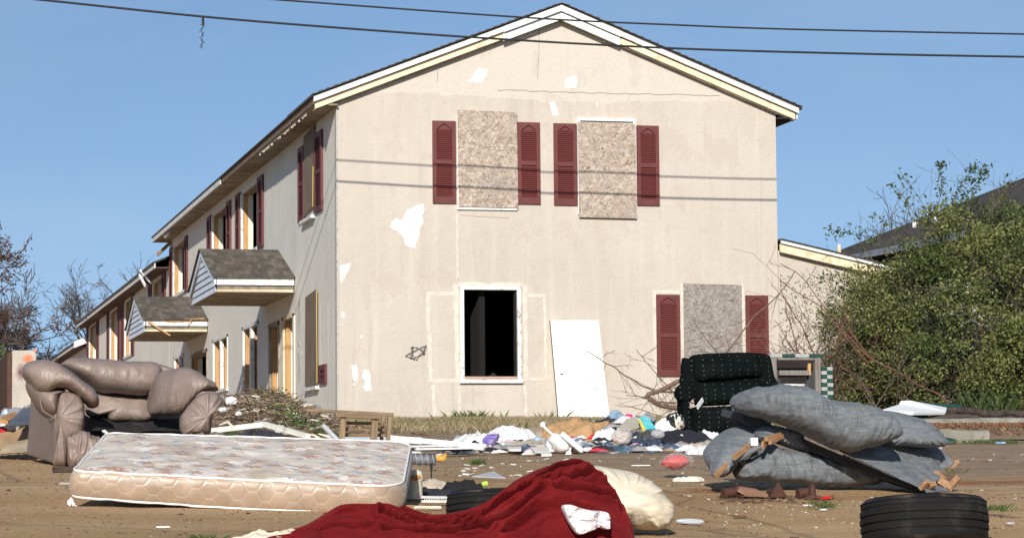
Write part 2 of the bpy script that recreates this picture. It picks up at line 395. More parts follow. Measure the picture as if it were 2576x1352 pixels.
XC, YF = 7.88, 46.
def wallgrid(mb, u0, u1, z0, z1, holes, place, t):
    """rectangle with holes as boxes; place(u, depth, z)"""
    us = sorted({u0, u1, *[h[0] for h in holes], *[h[1] for h in holes]}); zs = sorted({z0, z1, *[h[2] for h in holes], *[h[3] for h in holes]})
    V = {}; vl = []; fl = []
    def vid(i, j, k):
        if (i, j, k) not in V: V[(i, j, k)] = len(vl); vl.append(place(us[i], k*t, zs[j]))
        return V[(i, j, k)]
    solid = lambda i, j: 0 <= i < len(us)-1 and 0 <= j < len(zs)-1 and not any(h[0] <= (us[i]+us[i+1])/2 <= h[1] and h[2] <= (zs[j]+zs[j+1])/2 <= h[3] for h in holes)
    for i in range(len(us)-1):
        for j in range(len(zs)-1):
            if not solid(i, j): continue
            fl.append((vid(i,j,0), vid(i+1,j,0), vid(i+1,j+1,0), vid(i,j+1,0))); fl.append((vid(i,j,1), vid(i,j+1,1), vid(i+1,j+1,1), vid(i+1,j,1)))
            if not solid(i-1, j): fl.append((vid(i,j,0), vid(i,j+1,0), vid(i,j+1,1), vid(i,j,1)))
            if not solid(i+1, j): fl.append((vid(i+1,j,0), vid(i+1,j,1), vid(i+1,j+1,1), vid(i+1,j+1,0)))
            if not solid(i, j-1): fl.append((vid(i,j,0), vid(i,j,1), vid(i+1,j,1), vid(i+1,j,0)))
            if not solid(i, j+1): fl.append((vid(i,j+1,0), vid(i+1,j+1,0), vid(i+1,j+1,1), vid(i,j+1,1)))
    mb.add(vl, fl)

# ---------------------------------------------------------------- ground
def axis_(segs):
    out = []
    for a, b, n in segs: out += list(np.linspace(a, b, n, endpoint=False))
    return np.array(out+[segs[-1][1]])
gx = axis_([(-900, -60, 14), (-60, -6, 30), (-6, 22, 330), (22, 90, 34), (90, 900, 14)])
gy_ = axis_([(-60, 8, 20), (8, 12, 20), (12, 24, 240), (24, 48, 200), (48, 140, 60), (140, 1200, 20)])
GX, GY = np.meshgrid(gx, gy_, indexing='ij')
near = np.clip((60-GY)/20, 0, 1)
def ground_relief(x, y): return .012*fbm(x*1.3, y*1.3, 0, 3, 3)+.006*fbm(x*6, y*6, 0, 4, 3)
def ground_relief2(x, y): return .004*fbm(x*16, y*16, 0, 8, 2)
GZ = G0(GY)+cross(GX, GY)+ground_relief(GX, GY)*near-.01
mb = MB(); mb.grid(np.stack([GX, GY, GZ], -1))
m, n, b = newmat('dusty brown lot'); v = coords(n)
lowf = noise(n, coords(n, (.35, 1., 1)), .9, 6, .65, .3)
c = ramp(n, lowf, [(.34, (.46, .28, .13)), (.5, (.56, .36, .185)), (.66, (.65, .44, .245))])
tcn = N(n, 'ShaderNodeTexCoord'); sx = N(n, 'ShaderNodeSeparateXYZ'); n.links.new(tcn.outputs['Object'], sx.inputs[0])
# worn asphalt showing through further up the slope
stre = noise(n, coords(n, (.5, 2.2, 1), rot=(0, 0, .12)), 2.1, 8, .7, .5)
yk = N(n, 'ShaderNodeMapRange'); yk.inputs[1].default_value = 14.5; yk.inputs[2].default_value = 20; n.links.new(sx.outputs['Y'], yk.inputs[0])
xk = N(n, 'ShaderNodeMapRange'); xk.inputs[1].default_value = 2.; xk.inputs[2].default_value = 7.; n.links.new(sx.outputs['X'], xk.inputs[0])
k = math_(n, 'ADD', math_(n, 'MULTIPLY', yk.outputs[0], .30), math_(n, 'MULTIPLY', xk.outputs[0], .16)); k = math_(n, 'ADD', k, math_(n, 'MULTIPLY', stre, .75))
c = mixc(n, ramp(n, k, [(.70, (0, 0, 0)), (.88, (.8, .8, .8))]), c, (.23, .19, .155))
c = mixc(n, ramp(n, noise(n, coords(n, (.3, 3, 1)), 1.3, 7, .7), [(.56, (0, 0, 0)), (.72, (.6, .6, .6))]), c, (.44, .36, .27))
def spot(cx0, cy0, rx, ry, col, st, c, thr=.5):
    q = N(n, 'ShaderNodeMapping'); q.inputs['Location'].default_value = (-cx0/rx, -cy0/ry, 0); q.inputs['Scale'].default_value = (1/rx, 1/ry, 0)
    n.links.new(tcn.outputs['Object'], q.inputs['Vector']); d = N(n, 'ShaderNodeVectorMath', operation='LENGTH'); n.links.new(q.outputs['Vector'], d.inputs[0])
    e = math_(n, 'SUBTRACT', 1.25, d.outputs['Value']); e = math_(n, 'MULTIPLY', e, noise(n, v, 3., 7, .7))
    return mixc(n, ramp(n, e, [(thr*.5, (0, 0, 0)), (thr, (st, st, st))]), c, col)
for (qx, qY, rx, ry, st) in ((2520, 18.6, .9, .5, .9), (1790, 17.9, .5, .5, .8), (2300, 21.5, 1.2, .5, .3), (2035, 16.9, .7, .4, .5)):
    g_ = GP(qx, qY); c = spot(g_[0], g_[1], rx, ry, (.36, .125, .035), st, c)
spk = N(n, 'ShaderNodeTexVoronoi'); spk.inputs['Scale'].default_value = 70; n.links.new(v, spk.inputs['Vector'])
c = mixc(n, ramp(n, noise(n, v, 90, 3, .7), [(.40, (.55, .55, .55)), (.52, (0, 0, 0))]), c, (.17, .11, .065))
c = mixc(n, ramp(n, noise(n, v, 75, 3, .7), [(.60, (0, 0, 0)), (.70, (.6, .6, .6))]), c, (.58, .47, .34))
cr2 = N(n, 'ShaderNodeTexVoronoi', feature='DISTANCE_TO_EDGE'); cr2.inputs['Scale'].default_value = .42; 
wv = N(n, 'ShaderNodeMix', data_type='VECTOR'); wv.inputs['Factor'].default_value = .12; n.links.new(v, wv.inputs['A'])
nn = N(n, 'ShaderNodeTexNoise'); nn.inputs['Scale'].default_value = 1.5; nn.inputs['Detail'].default_value = 6; n.links.new(v, nn.inputs['Vector']); n.links.new(nn.outputs['Color'], wv.inputs['B'])
n.links.new(wv.outputs['Result'], cr2.inputs['Vector'])
c = mixc(n, ramp(n, cr2.outputs['Distance'], [(.0, (.5, .5, .5)), (.012, (0, 0, 0))]), c, (.12, .085, .055))
dk = noise(n, coords(n, (.8, 1.6, 1)), 1.7, 8, .75, .6); c = mixc(n, ramp(n, dk, [(.52, (0, 0, 0)), (.70, (.38, .38, .38))]), c, (.30, .19, .11))
n.links.new(c, b.inputs['Base Color']); b.inputs['Roughness'].default_value = .95; b.inputs['Specular IOR Level'].default_value = .15
pn = bump(n, b, noise(n, v, 22, 7, .8), .9, .02); bump(n, b, noise(n, v, 160, 3, .7), .5, .004, pn)
o = mb.obj('ground', m, None, smooth=True, loc=(0, 0, 0)); o['kind'] = 'structure'

# ---------------------------------------------------------------- the near house
H = thing('row_house', 'large two-storey stucco house with boarded windows and dark red shutters, nearest the lot', 'house', (XC, YF, .95))
Z0, ZE = .70, 6.69; XR = 16.03; XM = 11.955; ZA = 8.30
win = (10.10, 11.17, 1.75, 3.35)
mb = MB(); wallgrid(mb, XC, XR, Z0, ZE, [win], lambda u, d, z: (u, YF+d, z), .2)
zt = lambda x: 8.44-abs(x-11.93)*.392-.10                         # top of the gable wall under the rake
mb.prism([(XC, YF, ZE), (XR, YF, ZE), (XR, YF, zt(XR)), (11.93, YF, zt(11.93)), (XC, YF, zt(XC))], (0, .2, 0))
mb.obj('front_wall', STUCCO, H)
side_up = [(55.86, 58.50, 4.90, 6.33), (61.0, 63.7, 4.95, 6.35), (69.4, 72.35, 4.95, 6.33)]
side_lo = [(50.95, 52.35, 1.40, 3.17), (52.85, 54.2, 1.40, 3.13), (55.8, 58.25, 1.85, 3.31), (60.82, 63.54, 2.10, 3.31), (64.7, 67.8, 1.60, 3.16), (69.67, 71.92, 2.15, 3.28)]
Y1 = 73.
mb = MB(); wallgrid(mb, YF+.2, Y1, Z0, ZE, side_up+side_lo, lambda u, d, z: (XC+d, u, z), .2); mb.obj('side_wall', STUCCO_G, H)
mb = MB(); mb.box((XC, Y1, Z0), (XR, Y1+.2, ZE)); mb.prism([(XC, Y1, ZE), (XR, Y1, ZE), (XR, Y1, zt(XR)), (11.93, Y1, zt(11.93)), (XC, Y1, zt(XC))], (0, .2, 0)); mb.obj('back_wall', STUCCO_G, H)
mb = MB(); mb.box((XR-.2, YF+.2, Z0), (XR, Y1, ZE)); mb.obj('far_side_wall', STUCCO_G, H)
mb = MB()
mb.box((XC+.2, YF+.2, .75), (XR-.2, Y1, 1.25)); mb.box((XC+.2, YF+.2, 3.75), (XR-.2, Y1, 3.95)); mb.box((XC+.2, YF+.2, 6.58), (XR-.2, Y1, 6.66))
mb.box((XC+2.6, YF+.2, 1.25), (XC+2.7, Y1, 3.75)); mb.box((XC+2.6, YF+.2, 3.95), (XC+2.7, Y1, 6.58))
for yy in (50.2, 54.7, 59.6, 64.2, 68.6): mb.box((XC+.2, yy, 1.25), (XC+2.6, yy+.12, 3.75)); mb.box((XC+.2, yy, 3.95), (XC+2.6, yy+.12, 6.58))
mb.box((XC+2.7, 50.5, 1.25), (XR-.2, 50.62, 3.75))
mb.obj('interior_partition', SOOT_SHADE, H)
# roof
def slab(mb, xa, za, xb, zb, y0, y1, t): mb.prism([(xa, y0, za), (xb, y0, zb), (xb, y0, zb-t), (xa, y0, za-t)], (0, y1-y0, 0))
EL, ER, ZEO = 7.44, 16.40, 6.715
ZR = 8.475
rf = MB(); slab(rf, EL-.04, ZEO-.015, 11.93, ZR, 45.74, Y1+.5, .03); slab(rf, 11.93, ZR, ER+.06, ZEO-.02, 45.74, Y1+.5, .03)
roof = rf.obj('roof', ROOFM, H)
# shingle courses: ragged butt edges seen along the rake
mb = MB(); rs = random.Random(3)
for (xa, xb) in ((11.93, EL-.03), (11.93, ER+.05)):
    L = abs(xb-xa); nn_ = 33
    for i in range(nn_):
        t0 = i/nn_; t1 = (i+1.15)/nn_; x0 = xa+(xb-xa)*t0; x1 = xa+(xb-xa)*min(t1, 1.0)
        z = lambda x: ZR-abs(x-11.93)*(ZR-ZEO)/(11.93-EL)
        mb.prism([(x0, 45.70, z(x0)+.003), (x1, 45.70, z(x1)+.020+rs.random()*.012), (x1, 45.70, z(x1)+.004), (x0, 45.70, z(x0)-.003)], (0, 3.0+rs.random()*.05, 0))
o = mb.obj('shingle_edge', SHING[1], H, kind='stuff')
def rake(name, xa, za, xb, zb, y0, y1, top, bot, m): 
    mb = MB(); mb.prism([(xa, y0, za-top), (xb, y0, zb-top), (xb, y0, zb-bot), (xa, y0, za-bot)], (0, y1-y0, 0)); return mb.obj(name, m, H)
zl = lambda x: ZR-abs(x-11.93)*.3925
rake('rake_board', EL, zl(EL), 11.0, zl(11.0), 45.755, 45.81, .035, .125, WHITE); rake('rake_board', 12.95, zl(12.95), ER, zl(ER), 45.755, 45.81, .035, .125, WHITE)
rake('frieze_board', EL+.03, zl(EL+.03), 10.94, zl(10.94), 45.83, 45.87, .135, .252, CREAM); rake('frieze_board', 13.0, zl(13.0), ER-.05, zl(ER-.05), 45.83, 45.87, .135, .252, CREAM)
for (xa, xb) in ((10.87, 11.93), (11.93, 13.03)):
    rake('rake_board', xa, zl(xa), xb, zl(xb), 45.735, 45.79, .035, .14, WHITE); rake('frieze_board', xa, zl(xa), xb, zl(xb), 45.80, 45.85, .145, .29, WHITE)
    rake('dark_joint', xa+.03, zl(xa+.03), xb-.03, zl(xb-.03), 45.79, 45.80, .13, .15, DARKM)
mb = MB(); slab(mb, EL+.02, zl(EL+.02)-.25, 11.93, zl(11.93)-.25, 45.87, 46.0, .02); slab(mb, 11.93, zl(11.93)-.25, ER-.05, zl(ER-.05)-.25, 45.87, 46.0, .02); mb.obj('rake_soffit', SOFF, H)
# eaves: soffit, gutter-side fascia
mb = MB(); mb.box((EL+.02, 45.86, 6.545), (XC, 73.4, 6.575)); mb.obj('soffit', SOFF, H)
mb = MB(); mb.box((XR, 45.86, 6.50), (ER-.03, 73.4, 6.53)); mb.obj('soffit', DARKM, H)  # near-black colour paints in the shade under the right eave
mb = MB(); mb.box((ER-.02, 45.84, 6.50), (ER, 73.4, 6.68)); mb.obj('fascia', WHITE, H)
mb = MB(); mb.box((EL, 45.84, 6.555), (EL+.02, 58.6, 6.69)); mb.obj('fascia', BARE, H, label='bare brown rotten fascia')
mb = MB(); mb.box((EL-.02, 58.6, 6.545), (EL+.02, 73.4, 6.69)); mb.obj('fascia', WHITE_OLD, H, label='chipped white fascia')
mb = MB(); rs = random.Random(5)                                   # splintered soffit edge
for i in range(46):
    y = 46.8+i*.13+rs.random()*.05; l = .02+rs.random()*.05; mb.box((EL+.03, y, 6.545-l), (EL+.045, y+.02+rs.random()*.06, 6.55))
mb.obj('splintered_edge', DRYW, H, kind='stuff')
mb = MB(); mb.beam((7.86, 72.6, 6.5), (7.5, 72.9, 6.15), .09, .03); mb.obj('hanging_slat', BARE, H)
mb = MB(); mb.beam((7.52, 71.2, 6.52), (7.55, 70.2, 6.60), .10, .05); mb.beam((7.5, 70.6, 6.44), (7.52, 70.0, 6.5), .06, .04); mb.obj('loose_trim', WHITE_OLD, H)

# corner bead, crack and bands
mb = MB(); mb.box((XC-.006, YF-.006, .8), (XC+.022, YF+.05, 6.66)); mb.obj('corner_bead', mat('grey corner bead', (.44, .42, .385), .9, .2, 9, 40, .5, .006), H)

# shutters ---------------------------------------------------------------
_slat = {}
def slat_mesh(w_):
    k = round(w_, 3)
    if k not in _slat:
        m_ = MB(); m_.add([(-w_/2, .0, .017), (w_/2, .0, .017), (w_/2, -.022, -.017), (-w_/2, -.022, -.017), (-w_/2, .006, .014), (w_/2, .006, .014), (w_/2, -.016, -.020), (-w_/2, -.016, -.020)],
                          [(0, 3, 2, 1), (4, 5, 6, 7), (0, 1, 5, 4), (3, 7, 6, 2), (0, 4, 7, 3), (1, 2, 6, 5)])
        me = bpy.data.meshes.new('slat'); me.from_pydata([tuple(q) for q in np.vstack(m_.v)], [], m_.f); me.materials.append(RED); _slat[k] = me
    return _slat[k]
def shutter(parent, x0, x1, z0, z1, lean=0., rotz=0., y=YF, single=True, label=None, arch=True):
    w_, h_ = x1-x0, z1-z0; s = .07*w_/.43; cx0 = (x0+x1)/2
    mb = MB(); q = lambda x, yy, z: (cx0+x, y+yy, z0+z)
    def bx(xa, za, xb, zb, d0=-.045, d1=-.005): mb.box(q(xa, d0, za), q(xb, d1, zb))
    bx(-w_/2, 0, -w_/2+s, h_); bx(w_/2-s, 0, w_/2, h_); bx(-w_/2+s, 0, w_/2-s, .12, -.044); 
    mz = h_*.50; bx(-w_/2+s, mz-.035, w_/2-s, mz+.035, -.044)
    bx(-w_/2+s, 0.01, w_/2-s, h_-.01, -.012, -.005)
    iw = w_/2-s; ah = .10 if arch else 0; top = []
    for i in range(13):
        t = -1+2*i/12.; top.append(q(t*iw, -.044, h_-.05-ah*(abs(t)**1.3 if abs(t) < .85 else 1)))
    mb.prism([q(iw, -.044, h_)]+[q(-iw, -.044, h_)]+top, (0, .03, 0))
    sh = mb.obj('shutter', RED, parent, label=label)
    zs = list(np.arange(.145, mz-.05, .037))+list(np.arange(mz+.055, h_-.07-(ah*.55), .037))
    if single:
        W = wloc(sh); me = slat_mesh(2*iw-.004)
        for z in zs:
            w2 = 1.
            if z > h_-.05-ah: w2 = .55
            o = bpy.data.objects.new('slat', me); C.objects.link(o); o.parent = sh
            o.location = (cx0-W[0], y-.016-W[1], z0+z-W[2]); o.scale = (w2, 1, 1)
    else:
        m2 = MB()
        for z in zs: m2.add([q(-iw, -.016, z+.017), q(iw, -.016, z+.017), q(iw, -.038, z-.017), q(-iw, -.038, z-.017)], [(0, 1, 2, 3)])
        sub(m2, 'louvers', RED, sh, kind='stuff')
    return sh
for (x0, x1, z0, z1) in ((9.60, 10.02, 4.86, 6.33), (11.15, 11.565, 4.87, 6.34), (11.82, 12.245, 4.86, 6.335), (13.37, 13.785, 4.88, 6.33), (13.70, 14.14, 1.80, 3.27), (15.39, 15.82, 1.80, 3.27)):
    shutter(H, x0, x1, z0, z1)
# boards over the windows
def board(x0, x1, z0, z1, m, lab, sk=.0, d=.05):
    mb = MB(); mb.prism([(x0, YF-.02-d, z0), (x1+sk, YF-.02-d, z0-.01), (x1, YF-.02-d, z1-.02), (x0-sk, YF-.02-d, z1)], (0, .018, 0)); return mb.obj('window_board', m, H, label=lab)
def wframe(x0, x1, z0, z1, t=.05, d=.05):
    mb = MB(); mb.box((x0, YF-d, z0), (x0+t, YF+.02, z1)); mb.box((x1-t, YF-d, z0), (x1, YF+.02, z1)); mb.box((x0+t, YF-d+.002, z0), (x1-t, YF+.02, z0+t)); mb.box((x0+t, YF-d+.002, z1-t), (x1-t, YF+.02, z1))
    return mb.obj('window_frame', WHITE, H)
wframe(10.045, 11.135, 4.755, 6.45); board(10.06, 11.135, 4.80, 6.53, OSB1, 'pale board higher than its shutters', .01)
wframe(12.26, 13.355, 4.70, 6.445); board(12.27, 13.34, 4.645, 6.37, OSB1, 'pale board lower than its white frame', .005)
wframe(14.22, 15.29, 1.75, 3.40); board(14.205, 15.305, 1.70, 3.475, OSB2, 'grey weathered board', .0)
# the open window
mb = MB(); x0, x1, z0, z1 = 10.075, 11.195, 1.69, 3.39
mb.box((x0, YF-.045, z0), (x0+.075, YF+.12, z1)); mb.box((x1-.075, YF-.045, z0), (x1, YF+.12, z1)); mb.box((x0+.075, YF-.043, z1-.06), (x1-.075, YF+.12, z1)); mb.box((x0-.01, YF-.075, z0-.015), (x1+.01, YF+.12, z0+.055))
wf = mb.obj('window_frame', WHITE_OLD, H, bevel=.004)
mb = MB(); mb.box((x0+.085, YF-.02, z0+.062), (x1-.085, YF+.05, z0+.105)); sub(mb, 'sill_board', wood('pinkish sill timber', (.33, .19, .13), (.5, .34, .25), axis=0), wf)
mb = MB(); mb.box((x0+.075, YF+.02, z0+.105), (x0+.10, YF+.16, z1-.06)); sub(mb, 'jamb', CHAR_SHADE, wf); mb = MB(); mb.box((x1-.10, YF+.02, z0+.105), (x1-.075, YF+.16, z1-.06)); sub(mb, 'jamb', CHAR_SHADE, wf)
mb = MB(); mb.box((10.3, YF+.6, 1.25), (11.1, YF+1.3, 1.72)); mb.tube([(10.7, YF+.7, 1.7), (10.85, YF+.7, 1.83), (10.95, YF+.75, 1.74)], .07); mb.obj('fallen_debris', CHAR_SHADE, H)

# paint patches: bare render with torn edges
def patch(pts, m, name='paint_patch', y=YF, seed=0, jag=.35, nn_=70, off=.004, label=None):
    q = np.array([P(x, yy, y)[[0, 2]] for x, yy in pts]); L = []
    for i in range(len(q)):
        a, b2 = q[i], q[(i+1) % len(q)]; d = np.linalg.norm(b2-a); k_ = max(2, int(d/.02))
        for t in np.linspace(0, 1, k_, endpoint=False): L.append(a+(b2-a)*t)
    L = np.array(L); c0 = L.mean(0); sc = min(.024, np.ptp(L, axis=0).min()*jag)
    L = L+np.stack([fbm(L[:, 0]*9, L[:, 1]*9, 0, seed, 3), fbm(L[:, 0]*9, L[:, 1]*9, 5, seed+2, 3)], 1)*sc
    mb = MB(); mb.prism([(a, y-off, z) for a, z in L], (0, off-.0005, 0)); return mb.obj(name, m, H, label=label)
k_ = 0
for pts in ([(1066,510),(1068,530),(1062,545),(1064,562),(1054,575),(1052,596),(1046,612),(1044,625),(1030,622),(1019,612),(1014,596),(1000,582),(981,572),(985,560),(995,548),(1010,556),(1024,528),(1042,518)],
            [(857,670),(884,660),(876,680),(860,712),(855,700)], [(860,783),(868,790),(864,801),(858,795)], [(886,919),(898,918),(901,940),(898,958),(890,956),(886,940)],
            [(914,928),(928,930),(934,948),(930,962),(936,980),(922,984),(914,974),(921,960),(912,946)],
            [(1204,171),(1226,178),(1222,196),(1214,206),(1194,208),(1176,208),(1188,196),(1196,182)], [(1424,197),(1450,192),(1453,205),(1450,220),(1424,222),(1420,208)],
            [(1381,258),(1395,256),(1402,270),(1405,288),(1394,292),(1386,274)], [(1500,258),(1504,262),(1503,268),(1499,264)], [(905,842),(911,842),(911,849),(906,849)], [(889,962),(893,962),(893,968),(889,968)]):
    patch(pts, PATCH, seed=k_); k_ += 3
# ghost outline of the missing shutters round the open window, crack lines, runs
gl = [[(1071,733),(1145,733),(1145,742),(1071,742)], [(1071,742),(1081,742),(1090,962),(1080,962)], [(1090,950),(1152,951),(1152,960),(1090,962)],
      [(1140,712),(1152,716),(1156,962),(1147,962)], [(1152,710),(1318,711),(1318,720),(1152,721)], [(1315,716),(1326,716),(1328,958),(1318,960)],
      [(1326,738),(1372,739),(1372,747),(1326,746)], [(1366,747),(1372,747),(1378,950),(1371,950)], [(1332,950),(1378,950),(1378,955),(1332,957)],
      [(1641,730),(1711,730),(1711,738),(1641,739)], [(1641,738),(1650,738),(1656,944),(1647,944)], [(1711,712),(1718,712),(1718,880),(1714,880)], [(1864,712),(1871,714),(1873,880),(1865,880)],
      [(1084,968),(1094,968),(1097,1050),(1087,1050)], [(1150,972),(1158,970),(1160,1050),(1152,1050)], [(1317,968),(1324,968),(1327,1052),(1320,1052)], [(1148,540),(1153,540),(1153,700),(1149,700)]]
for g in gl: patch(g, GHOST, 'render_strip', seed=k_, jag=.5, off=.002+.0006*(gl.index(g))); k_ += 2
# the paint band under the gable and its cracks
def crack(pts, w_=.012, m=None, y=YF):
    q = resample(np.array([P(x, yy, y) for x, yy in pts]), 80, False); q[:, 2] += .012*vn(np.arange(80)*.6, 0, 0, len(pts)); q[:, 1] -= .004
    mb = MB(); mb.tube(q, w_/2, 4); mb.obj('crack', m or mat('brown wall crack', (.30, .25, .20), .95, .2), H)  # crack drawn as a thin brown tube on the wall
crack([(1250,226),(1340,229),(1450,233),(1600,236),(1700,238),(1810,241)], .010); crack([(1355,62),(1356,120),(1352,200)], .008); crack([(1100,176),(1101,195),(1098,207)], .008)
crack([(1158,541),(1280,548)], .006)
# sprayed star of two triangles
gm, n, b = newmat('grey spray paint'); b.inputs['Base Color'].default_value = (.065, .06, .06, 1); b.inputs['Roughness'].default_value = .9
tu = N(n, 'ShaderNodeTexCoord'); su = N(n, 'ShaderNodeSeparateXYZ'); n.links.new(tu.outputs['UV'], su.inputs[0])
e = math_(n, 'ABSOLUTE', math_(n, 'SUBTRACT', su.outputs['Y'], .5)); e = math_(n, 'SUBTRACT', 1.0, math_(n, 'MULTIPLY', e, 2.0)); e = math_(n, 'POWER', e, 1.3)
e = math_(n, 'MULTIPLY', e, math_(n, 'ADD', .35, noise(n, coords(n), 14, 4, .6))); e = math_(n, 'MULTIPLY', e, .95); n.links.new(e, b.inputs['Alpha'])
def stroke(pts, w_, i):
    q = resample(np.array([P(x, yy, YF-.005-.001*i) for x, yy in pts]), 30, False); V = []; uv = []
    for j in range(30):
        d = q[min(j+1, 29)]-q[max(j-1, 0)]; d = nrm([d[0], 0, d[2]]); nn_ = np.array([-d[2], 0, d[0]]); wj = w_*(.8+.3*math.sin(j*.7+i))
        V += [q[j]-nn_*wj, q[j]+nn_*wj]; uv += [(j/29, 0), (j/29, 1)]
    mb.add(V, [(2*j, 2*j+2, 2*j+3, 2*j+1) for j in range(29)]); return uv
mb = MB(); UV = []
for i, (pts, w_) in enumerate([([(1036,872),(1038,885),(1034,902)], .05), ([(1036,872),(1055,877),(1069,890)], .028), ([(1034,902),(1052,896),(1069,890)], .025), ([(1072,868),(1068,880),(1065,892)], .042),
                              ([(1020,894),(1045,882),(1072,868)], .024), ([(1019,894),(1034,900),(1048,905)], .028), ([(1048,906),(1056,892),(1066,884)], .022)]): UV += stroke(pts, w_, i)
mb.obj('graffiti_star', gm, H, uv=UV)

# side windows and doors --------------------------------------------------
def sideopen(parent, y0, y1, z0, z1, X=XC, mull=False, sill=True, trim=.05, fm=WHITE_OLD, door=False):
    mb = MB(); f = .16*(y1-y0)
    d0 = -.02
    mb.box((X+d0, y1-trim*2.2, z0), (X+.03, y1+trim, z1+.04)); mb.box((X+d0, y0-trim*.6, z0), (X+.03, y0+trim, z1+.04)); mb.box((X+d0, y0-trim*.6, z1-.03), (X+.03, y1+trim, z1+.05))
    if mull: mb.box((X-.01, (y0+y1)/2-.10, z0), (X+.07, (y0+y1)/2+.10, z1))
    if not door: mb.box((X-.05, y0-.1, z0-.05), (X+.03, y1+.1, z0+.02))
    fr = mb.obj('door_frame' if door else 'window_frame', fm, parent)
    mb = MB(); mb.box((X+.035, y1-.16, z0), (X+.125, y1-.115, z1)); sub(mb, 'jamb_stud', STUD, fr)
    if mull: mb = MB(); mb.box((X+.075, (y0+y1)/2-.04, z0), (X+.16, (y0+y1)/2+.06, z1)); sub(mb, 'jamb_stud', STUD, fr)
    mb = MB(); mb.box((X+.13, y1-.17, z0), (X+.24, y1-.11, z1)); sub(mb, 'lining', DRYW, fr)
    mb = MB(); mb.box((X+.03, y0+.05, z1-.05), (X+.22, y1-.2, z1-.02)); sub(mb, 'lintel', SOFF, fr)
    return fr
def sshutter(parent, y0, y1, z0, z1, X=XC):
    """shutter on a wall that faces left; its louvres are part of one mesh"""
    w_ = y1-y0; h_ = z1-z0; s = w_*.17; mb = MB()
    def bx(a, za, b_, zb, d0=.045, d1=.005): mb.box((X-d0, y0+a, z0+za), (X-d1, y0+b_, z0+zb))
    bx(0, 0, s, h_); bx(w_-s, 0, w_, h_); bx(s, 0, w_-s, .10, .044); bx(s, h_*.5-.03, w_-s, h_*.5+.03, .044); bx(s, h_-.10, w_-s, h_, .044); bx(s, .01, w_-s, h_-.01, .012)
    sh = mb.obj('shutter', RED, parent); m2 = MB()
    for z in list(np.arange(.13, h_*.5-.04, .05))+list(np.arange(h_*.5+.055, h_-.12, .05)):
        m2.add([(X-.016, y0+s, z0+z+.02), (X-.016, y1-s, z0+z+.02), (X-.040, y1-s, z0+z-.02), (X-.040, y0+s, z0+z-.02)], [(0, 1, 2, 3)])
    sub(m2, 'louvers', RED, sh, kind='stuff'); return sh
sideopen(H, 55.86, 58.50, 4.90, 6.33); sshutter(H, 58.62, 59.25, 4.88, 6.36); sshutter(H, 54.95, 55.72, 4.86, 6.36)
sideopen(H, 61.0, 63.7, 4.95, 6.35); sshutter(H, 63.8, 64.5, 4.9, 6.36); sshutter(H, 60.15, 60.85, 4.9, 6.36)
sideopen(H, 69.4, 72.35, 4.95, 6.33); sshutter(H, 72.3, 72.95, 4.9, 6.33); sshutter(H, 68.75, 69.35, 4.9, 6.33)
sshutter(H, 49.5, 50.18, 4.87, 6.30); sshutter(H, 47.42, 48.28, 4.87, 6.33)
mb = MB(); mb.prism([(XC-.05, 48.28, 5.02), (XC-.03, 49.62, 4.93), (XC-.03, 49.52, 6.45), (XC-.03, 48.22, 6.52)], (.02, 0, 0)); mb.obj('window_board', PLY, H, label='tall brown board between the side shutters')
mb = MB(); mb.beam((XC-.06, 48.27, 5.0), (XC-.055, 48.25, 5.75), .035, .012, (0, 1, 0)); mb.obj('yellow_edge_strip', mat('yellow strip', (.50, .38, .08), .6, .1), H)
mb = MB(); mb.box((XC-.09, 48.3, 4.80), (XC, 49.7, 4.86)); mb.obj('window_sill', WHITE_OLD, H)
mb = MB(); mb.prism([(XC-.05, 47.98, 1.74), (XC-.04, 49.36, 1.73), (XC-.04, 49.30, 3.40), (XC-.05, 48.0, 3.46)], (.02, 0, 0)); mb.obj('window_board', PLY, H, label='grey-brown plywood on the lower side window')
mb = MB(); mb.box((XC-.042, 47.972, 1.76), (XC-.03, 47.980, 3.44)); mb.obj('yellow_edge_strip', mat('yellow strip', (.75, .52, .05)), H)
mb = MB(); mb.box((XC-.08, 47.9, 1.64), (XC, 49.4, 1.70)); mb.obj('window_sill', WHITE_OLD, H)
sshutter(H, 47.05, 47.80, 1.72, 2.06)
for (y0, y1) in ((46.95, 47.0), (47.75, 47.8)): mb = MB(); mb.box((XC-.004, y0, 2.06), (XC-.0005, y1, 3.2)); mb.obj('render_strip', GHOST, H)
sideopen(H, 50.95, 52.35, 1.40, 3.17, door=True, fm=CREAM_W); sideopen(H, 52.85, 54.2, 1.40, 3.13, door=True, fm=SOFF)
mb = MB(); mb.box((XC-.03, 50.74, .95), (XC-.005, 50.9, 3.15)); mb.obj('door_casing', DRYW, H)
sideopen(H, 55.8, 58.25, 1.85, 3.31, mull=True); sideopen(H, 60.82, 63.54, 2.10, 3.31, mull=True); sideopen(H, 64.7, 67.8, 1.6, 3.16, door=True, fm=SOFF); sideopen(H, 69.67, 71.92, 2.15, 3.28, mull=True)
def spatch(pts, m, seed):
    q = np.array([PX(x, y, XC)[[1, 2]] for x, y in pts]); L = []
    for i in range(len(q)):
        for t in np.linspace(0, 1, 8, endpoint=False): L.append(q[i]+(q[(i+1) % len(q)]-q[i])*t)
    L = np.array(L); L = L+np.stack([vn(L[:, 0]*9, L[:, 1]*9, 0, seed)*.05, vn(L[:, 0]*9, L[:, 1]*9, 4, seed)*.03], 1)
    mb = MB(); mb.prism([(XC-.004, a, z) for a, z in L], (.0035, 0, 0)); mb.obj('paint_patch', m, H)
PALE = mat('pale weathered render', (.55, .53, .47), .95, .1)
